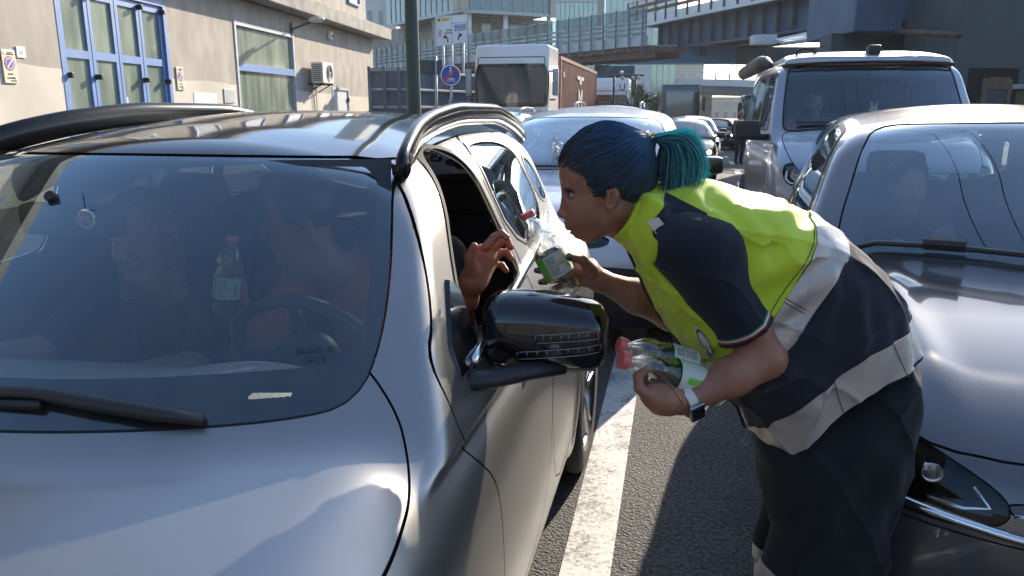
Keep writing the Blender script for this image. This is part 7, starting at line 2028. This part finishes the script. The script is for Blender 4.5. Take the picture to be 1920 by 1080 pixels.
    b = MB(); b.box(wc + d * .0370, (.034, .040, .0095), b=.0035, M=Mx); b.build('watch_case', MATS['alloy'], wt, smooth='auto')
    b = MB(); b.box(wc + d * .0417, (.030, .036, .002), b=.0008, M=Mx); b.build('watch_screen', MATS['gloss_black'], wt, smooth='auto')
    b = MB(); wc2 = A(1262, 744, 1.506); b.tube([wc2 + (e1 * math.cos(q) + e2 * math.sin(q)) * .0325 for q in np.linspace(0, 2 * math.pi, 33)], .0012, 5, cap=False); b.build('bracelet', MATS['brass'], root, smooth=True)
    return root
woman()

# ------------------------------------------------------------------ water bottles
def bottle(cap, base, label, group='half-litre water bottles', level=.0, roll=0.0, r=.0325, label_on=True, cat='bottle'):
    cap = np.array(cap); base = np.array(base); L = float(np.linalg.norm(cap - base))
    t = empty('water_bottle', base, 0, label, cat, group)
    ax = Vector([float(q) for q in (cap - base) / L]); t.rotation_mode = 'QUATERNION'; q_ = ax.to_track_quat('Z', 'Y'); dl = q_.inverted() @ Vector((0, -1, 0)); t.rotation_quaternion = q_ @ Matrix.Rotation(math.atan2(dl.y, dl.x) + R(88) + roll, 4, 'Z').to_quaternion()
    s = L / .205
    prof = [(.001, .006), (.012, .003), (.026, .0), (.0305, .004), (r, .012), (r, .030), (r - .0012, .034), (r, .038), (r, .046), (r, .108), (r - .0035, .113), (r - .001, .120), (r - .0045, .126), (r - .0005, .134), (r - .001, .142), (r - .004, .155), (.0235, .167), (.0175, .176), (.0135, .182), (.0128, .186), (.0150, .188), (.0150, .190), (.0128, .191), (.0128, .2)]
    prof = [(a * (s if s < 1.1 else 1.05), h * s) for a, h in prof]
    b = MB(); nseg = 40; b.lathe(prof, nseg, cap=False)
    inner = [(max(a - .0009, .0008), h + .0008 if h < .01 else h) for a, h in prof]
    o = b.build('bottle_body', MATS['bottle_plastic'], t, smooth=True)
    # gentle moulded ribs and dents
    me = o.data; co = np.empty(len(me.vertices) * 3); me.vertices.foreach_get('co', co); co = co.reshape(-1, 3)
    th = np.arctan2(co[:, 1], co[:, 0]); h = co[:, 2] / s
    k = np.where((h > .115) & (h < .165), 1 + .035 * np.sin(th * 6 + h * 120), 1) * np.where(h < .028, 1 + .03 * np.sin(th * 5), 1)
    co[:, 0] *= k; co[:, 1] *= k; me.vertices.foreach_set('co', co.ravel()); me.update()
    b = MB(); cp = [(.001, .206), (.0145, .206), (.0155, .204), (.0155, .1925), (.0135, .1925)]; V0 = 0
    b.lathe([(a * s, h * s) for a, h in cp], 40)
    c = b.build('bottle_cap', MATS['cap_pink'], t, smooth='auto')
    me = c.data; co = np.empty(len(me.vertices) * 3); me.vertices.foreach_get('co', co); co = co.reshape(-1, 3); k = np.tile([1.0, .97], len(co) // 2); k[:40] = 1; co[:, :2] *= k[:, None]; me.vertices.foreach_set('co', co.ravel())
    if label_on:
        def wrap(name, a0, a1, z0, z1, m, off):
            n = 26; V_ = []; F_ = []
            for i in range(n + 1):
                a = a0 + (a1 - a0) * i / n
                for zz in (z0, z1): V_.append(((r * s + off) * math.cos(a), (r * s + off) * math.sin(a), zz * s))
                if i: F_.append((2 * i - 2, 2 * i, 2 * i + 1, 2 * i - 1))
            return mesh_obj(name, V_, F_, MATS[m], t)
        lb = wrap('bottle_label', -math.pi, math.pi, .050, .104, 'label_paper', .0006)
        wrap('label_green_band', R(-165), R(-118), .050, .104, 'label_green', .0011); wrap('label_green_band', R(-40), R(-20), .058, .09, 'label_green', .0011)
        wrap('label_red_line', R(-112), R(-50), .0755, .0775, 'ink_red', .0011)
        for k_ in range(5):
            for zz in ((.082 + k_ * .0036), (.056 + k_ * .0036)):
                q = wrap('label_text', R(-110), R(-60 - (k_ * 37 % 19)), zz, zz + .0016, 'label_ink', .0010)
    return t
b0, b1 = at(988, 398, 1.792), at(1068, 549, 1.792)
bottle(b0, b1, 'clear water bottle with pink cap and green-white label held out towards the car window', roll=R(0), r=.0345)
bottle(at(1160, 646, 1.565), at(1338, 700, 1.60), 'upper and rearward of the two water bottles clamped under the woman\'s near forearm', roll=R(60))
bottle(at(1164, 674, 1.505), at(1352, 735, 1.565), 'lower and nearer of the two water bottles clamped under the woman\'s near forearm', roll=R(-40))

# ------------------------------------------------------------------ people inside the vehicles
def face_field(c, fwd, up, s=1.0):
    """generic head in world space: centre c, facing fwd"""
    fwd = np.array(fwd, float); fwd /= np.linalg.norm(fwd); up = np.array(up, float); lat = np.cross(up, fwd); lat /= np.linalg.norm(lat); up = np.cross(fwd, lat)
    def F(x, y, z):
        d = (x - c[0], y - c[1], z - c[2])
        u = (d[0] * fwd[0] + d[1] * fwd[1] + d[2] * fwd[2]) / s; v = (d[0] * lat[0] + d[1] * lat[1] + d[2] * lat[2]) / s; w = (d[0] * up[0] + d[1] * up[1] + d[2] * up[2]) / s
        av = np.abs(v); p = (u, av, w)
        f = el(p, (-.01, 0, .035), (.098, .076, .092)); f = smin(f, el(p, (.03, 0, -.035), (.062, .056, .082)), .03)
        f = smin(f, rc(p, (-.01, .052, -.05), (.068, .012, -.10), .022, .018), .02); f = smin(f, el(p, (.055, .036, -.03), (.026, .022, .026)), .02)
        f = smin(f, el(p, (.083, .026, .022), (.010, .022, .007)), .012)
        f = smax(f, -el(p, (.094, .031, .003), (.012, .017, .010)), .010); f = smin(f, el(p, (.074, .031, .003), (.012, .012, .012)), .002)
        f = smin(f, rc(p, (.092, 0, .010), (.112, 0, -.028), .008, .011), .01); f = smin(f, el(p, (.100, .012, -.034), (.009, .007, .006)), .006)
        f = smin(f, el(p, (.092, 0, -.058), (.010, .023, .005)), .005); f = smin(f, el(p, (.090, 0, -.070), (.010, .019, .006)), .004)
        f = smin(f, el(p, (-.008, .074, -.006), (.016, .009, .030)), .006); f = smin(f, rc(p, (-.03, 0, -.06), (-.05, 0, -.17), .050, .056), .03)
        return f * s
    def H(x, y, z, L_=0.0):
        d = (x - c[0], y - c[1], z - c[2])
        u = (d[0] * fwd[0] + d[1] * fwd[1] + d[2] * fwd[2]) / s; v = (d[0] * lat[0] + d[1] * lat[1] + d[2] * lat[2]) / s; w = (d[0] * up[0] + d[1] * up[1] + d[2] * up[2]) / s
        av = np.abs(v); p = (u, av, w)
        f = el(p, (-.018, 0, .045), (.104, .086, .096))
        if L_: f = smin(f, rc(p, (-.03, .06, .0), (.0 - .01, .075, -.05 - L_), .038, .028), .03)
        f = f + .002 * np.sin(160 * v + 40 * w) * np.sin(60 * u)
        return smax(f, smax(u - .052 - .35 * np.clip(w - .03, 0, 1), -w - .03 - L_ - .6 * np.maximum(-u, 0), .02) if not L_ else u - .045 - .35 * np.clip(w - .03, 0, 1), .012) * s
    return F, H
def occupant(name_label, to_world, head, face, chest, hips, shoulders, elbows, hands, skin='skin_fair', shirt='black_shirt', hairc=(.02, .014, .01), long_hair=0.0, cat='person', h=.006, sleeves=.35, fist=True):
    """seated person: one body mesh, shirt and hair as children; points in a vehicle frame"""
    root = empty('person', (0, 0, 0), 0, name_label, cat)
    w = lambda p: np.array(to_world(p))
    hc = w(head); fw = w(np.array(head) + np.array(face)) - hc
    F1, H1 = face_field(hc, fw, (0, 0, 1))
    C_, P_ = w(chest), w(hips); Sh = [w(s_) for s_ in shoulders]; El = [w(s_) for s_ in elbows]; Ha = [w(s_) for s_ in hands]
    def body(x, y, z):
        p = (x, y, z); f = F1(x, y, z)
        f = smin(f, rc(p, hc - np.array([0, 0, .12]), C_ + np.array([0, 0, .06]), .05, .07), .03)
        f = smin(f, rc(p, C_, P_, .115, .12), .05)
        for s_, e_, h_ in zip(Sh, El, Ha):
            f = smin(f, rc(p, C_ + (s_ - C_) * .3 + np.array([0, 0, .05]), s_, .06, .055), .03)
            f = smin(f, rc(p, s_, e_, .050, .040), .02); f = smin(f, rc(p, e_, h_, .040, .026), .02)
            d = (h_ - e_) / np.linalg.norm(h_ - e_)
            if fist: f = smin(f, rc(p, h_, h_ + d * .055, .028, .030), .015)
        return f
    pts = np.array([hc, C_, P_] + Sh + El + Ha); lo = pts.min(0) - .17; hi = pts.max(0) + .17; lo[2] = max(lo[2], P_[2] - .12)
    V, Q, N = surfnet(body, lo, hi, h); mesh_obj('body', V, Q, MATS[skin], root, N=N)
    def cloth_(x, y, z):
        p = (x, y, z)
        f = rc(p, C_, P_, .135, .14)
        for s_, e_ in zip(Sh, El):
            f = smin(f, rc(p, C_ + (s_ - C_) * .3 + np.array([0, 0, .05]), s_, .075, .068), .03); f = smin(f, rc(p, s_, s_ + (e_ - s_) * (.5 + sleeves), .066, .056), .02)
        return f + .004 * np.sin(30 * x + 22 * z) * np.sin(26 * y + 14 * z)
    V, Q, N = surfnet(cloth_, lo, hi, .011); mesh_obj('shirt', V, Q, MATS[shirt], root, N=N)
    hm = mat('hair_' + str(len(MATS)), hairc, rough=.45, noise=.3, nscale=60)
    V, Q, N = surfnet(lambda x, y, z: H1(x, y, z, long_hair), hc - .27, hc + .17, .007); mesh_obj('hair', V, Q, hm, root, N=N)
    return root
suvw = lambda p: road(-1.22 + p[0], -.2 + p[1], p[2])
occupant('driver in a pink-red checked shirt, leaning across inside the grey car', suvw, (.17, 2.22, 1.235), (-.75, -.55, -.12), (.33, 2.36, .98), (.37, 2.32, .62), ((.52, 2.30, 1.06), (.14, 2.30, 1.05)), ((.64, 2.26, .90), (.10, 2.02, .90)), ((.66, 2.19, .98), (.13, 1.93, 1.10)), skin='skin_hand', shirt='plaid_red', hairc=(.012, .010, .010), h=.0065)
occupant('fair-haired passenger in a dark top sitting on the far side of the grey car', suvw, (-.27, 2.12, 1.185), (.15, -1, -.15), (-.30, 2.30, .94), (-.33, 2.30, .60), ((-.12, 2.26, 1.0), (-.48, 2.26, 1.0)), ((-.08, 2.05, .84), (-.56, 2.02, .86)), ((-.2, 1.86, .86), (-.62, 1.80, .90)), shirt='black_shirt', hairc=(.28, .18, .07), long_hair=.13)
gw_ = lambda p: np.array(golf.matrix_basis @ Vector(p))
bpy.context.view_layer.update()
occupant('front passenger barely visible behind the windshield of the brown-grey hatchback', gw_, (-.34, 2.22, 1.20), (.2, -1, -.1), (-.36, 2.36, .92), (-.37, 2.34, .60), ((-.18, 2.32, 1.0), (-.54, 2.32, 1.0)), ((-.14, 2.10, .84), (-.60, 2.08, .84)), ((-.22, 1.90, .92), (-.50, 1.88, .90)), shirt='plaster_pink', h=.009)
cw_ = lambda p: np.array(camper_o.matrix_basis @ Vector(p))
occupant('person in an orange shirt behind the windshield of the silver camper van', cw_, (-.42, 1.72, 1.60), (.1, -1, -.1), (-.42, 1.86, 1.32), (-.42, 1.86, 1.0), ((-.24, 1.82, 1.38), (-.60, 1.82, 1.38)), ((-.20, 1.60, 1.22), (-.66, 1.60, 1.22)), ((-.30, 1.40, 1.25), (-.55, 1.40, 1.25)), shirt='orange_shirt', h=.012)
# soft toy on the dashboard of the van
tw = cw_((.02, 1.05, 1.33)); t = empty('soft_toy', tw, 0, 'small white soft toy sitting on the dashboard of the silver camper van', 'toy')
def toy(x, y, z):
    p = (x, y, z); f = smin(el(p, (0, 0, .09), (.055, .045, .085)), el(p, (0, 0, .20), (.042, .04, .045)), .02)
    for s_ in (-1, 1): f = smin(f, rc(p, (s_ * .02, 0, .23), (s_ * .026, 0, .28), .014, .010), .01); f = smin(f, rc(p, (s_ * .04, -.02, .13), (s_ * .055, -.05, .10), .016, .014), .01)
    return f
V, Q, N = surfnet(toy, (-.1, -.1, -.01), (.1, .1, .31), .008); mesh_obj('plush_body', V, Q, MATS['ac_white'], t, N=N)

# ---- the driver's open hand in the window: part of the driver's body
def open_hand():
    A = at; D0 = 1.93
    def hand(x, y, z):
        p = (x, y, z)
        f = rc(p, A(842, 622, 2.02), A(872, 562, 1.955), .042, .032)
        f = smin(f, rc(p, A(872, 562, 1.955), A(888, 525, 1.92), .030, .028), .02)
        f = smin(f, rc(p, A(888, 525, 1.915), A(905, 482, D0), .034, .034), .02); f = smin(f, rc(p, A(900, 520, 1.95), A(918, 478, 1.965), .026, .028), .02)
        for i, c in enumerate((((912, 462), (926, 446), (940, 438), (950, 445)), ((920, 470), (938, 455), (951, 452), (957, 463)), ((922, 484), (938, 474), (951, 473), (958, 484)), ((918, 500), (930, 496), (941, 497), (949, 507)))):
            r_ = (.0105, .0108, .0100, .0088)[i]; dz = D0 - .03 + i * .024
            k = [A(c[j][0], c[j][1], dz + (0, .01, .012, .004)[j]) for j in range(4)]
            g = rc(p, k[0], k[1], r_ * 1.12, r_ * 1.02); g = smin(g, rc(p, k[1], k[2], r_ * 1.02, r_ * .96), .004); g = smin(g, rc(p, k[2], k[3], r_ * .96, r_ * .85), .003)
            f = smin(f, g, .007)
        t_ = rc(p, A(884, 505, 1.89), A(880, 482, 1.875), .017, .014); t_ = smin(t_, rc(p, A(880, 482, 1.875), A(889, 462, 1.87), .013, .010), .004)
        return smin(f, t_, .014)
    V, Q, N = surfnet(hand, A(835, 650, 1.9) - np.array([.02, .12, .0]), A(975, 420, 1.9) + np.array([.03, .16, .02]), .0036)
    drv = [o for o in bpy.data.objects if o.get('label', '').startswith('driver in')][0]
    bd = [c for c in drv.children if c.name.startswith('body')][0]
    bm = bmesh.new(); bm.from_mesh(bd.data); me2 = bpy.data.meshes.new('t'); me2.from_pydata([tuple(v) for v in V], [], [tuple(map(int, q)) for q in Q]); bm.from_mesh(me2)
    nm_ = bpy.data.meshes.new('body'); bm.to_mesh(nm_); bm.free(); nm_.polygons.foreach_set('use_smooth', np.ones(len(nm_.polygons), dtype=bool)); nm_.materials.append(MATS['skin_hand']); bd.data = nm_
open_hand()
# bottle in the driver's right hand, and the round red badge hanging inside the windshield
q0 = suvw((.155, 1.90, 1.235)); q1 = suvw((.12, 1.885, 1.035))
bottle(q0, q1, 'water bottle raised inside the grey car, seen through its windshield')
hb = suvw((.005, 1.60, 1.315))
t = empty('hanging_badge', hb, -ROAD, 'small round red and silver badge hanging inside the windshield of the grey car', 'ornament')
b = MB(); b.lathe([(.001, .003), (.020, .003), (.022, 0), (.020, -.003), (.001, -.003)], 28, (0, 0, 0), (0, 1, 0)); b.build('silver_ring', MATS['chrome'], t, smooth='auto')
b = MB(); b.lathe([(.001, -.0045), (.0165, -.0045), (.0165, -.002)], 28, (0, 0, 0), (0, 1, 0)); b.build('red_disc', MATS['ink_red'], t)
text('lettering', 'FIAT', .014, frame((0, -.0052, 0), (1, 0, 0), (0, 0, 1)), MATS['ink_white'], t, ext=.0004, sx=.8)
b = MB(); b.tube([(0, 0, .02), (-.01, .01, .06)], .0012, 5); b.build('cord', MATS['ink_black'], t)
# far pedestrian by the dark lorry
pc = road(1.95, 27, gz(27)); t = empty('person', (0, 0, 0), 0, 'distant standing man in dark clothes between the van and the far lorry', 'person')
def ped(x, y, z):
    p = (x - pc[0], y - pc[1], z - pc[2])
    f = el(p, (0, 0, 1.62), (.09, .08, .12)); f = smin(f, rc(p, (0, 0, 1.5), (0, 0, 1.35), .05, .08), .04); f = smin(f, rc(p, (0, 0, 1.30), (0, 0, .95), .15, .13), .06)
    for s_ in (-1, 1):
        f = smin(f, rc(p, (s_ * .09, 0, .92), (s_ * .10 + .03, .04 * s_, .48), .085, .06), .04); f = smin(f, rc(p, (s_ * .10 + .03, .04 * s_, .48), (s_ * .10, .08 * s_, .08), .058, .04), .02); f = smin(f, rc(p, (s_ * .10, .08 * s_, .05), (s_ * .11, .08 * s_ - .14, .04), .04, .035), .02)
        f = smin(f, rc(p, (s_ * .17, 0, 1.36), (s_ * .23, 0, 1.08), .052, .042), .03); f = smin(f, rc(p, (s_ * .23, 0, 1.08), (s_ * .22, -.06, .84), .040, .032), .02)
    return f
V, Q, N = surfnet(ped, pc + np.array([-.35, -.3, -.02]), pc + np.array([.35, .3, 1.8]), .025); cur = (V, tri(Q), N)
hd = clip(*cur, cur[0][:, 2] - pc[2] - 1.44); bd_ = clip(*cur, -(cur[0][:, 2] - pc[2] - 1.44))
bo = mesh_obj('body', cur[0], cur[1], MATS['skin'], t, N=cur[2]); mesh_obj('dark_clothes', bd_[0] + bd_[2] * .008, bd_[1], MATS['fabric_dark'], t, N=bd_[2])
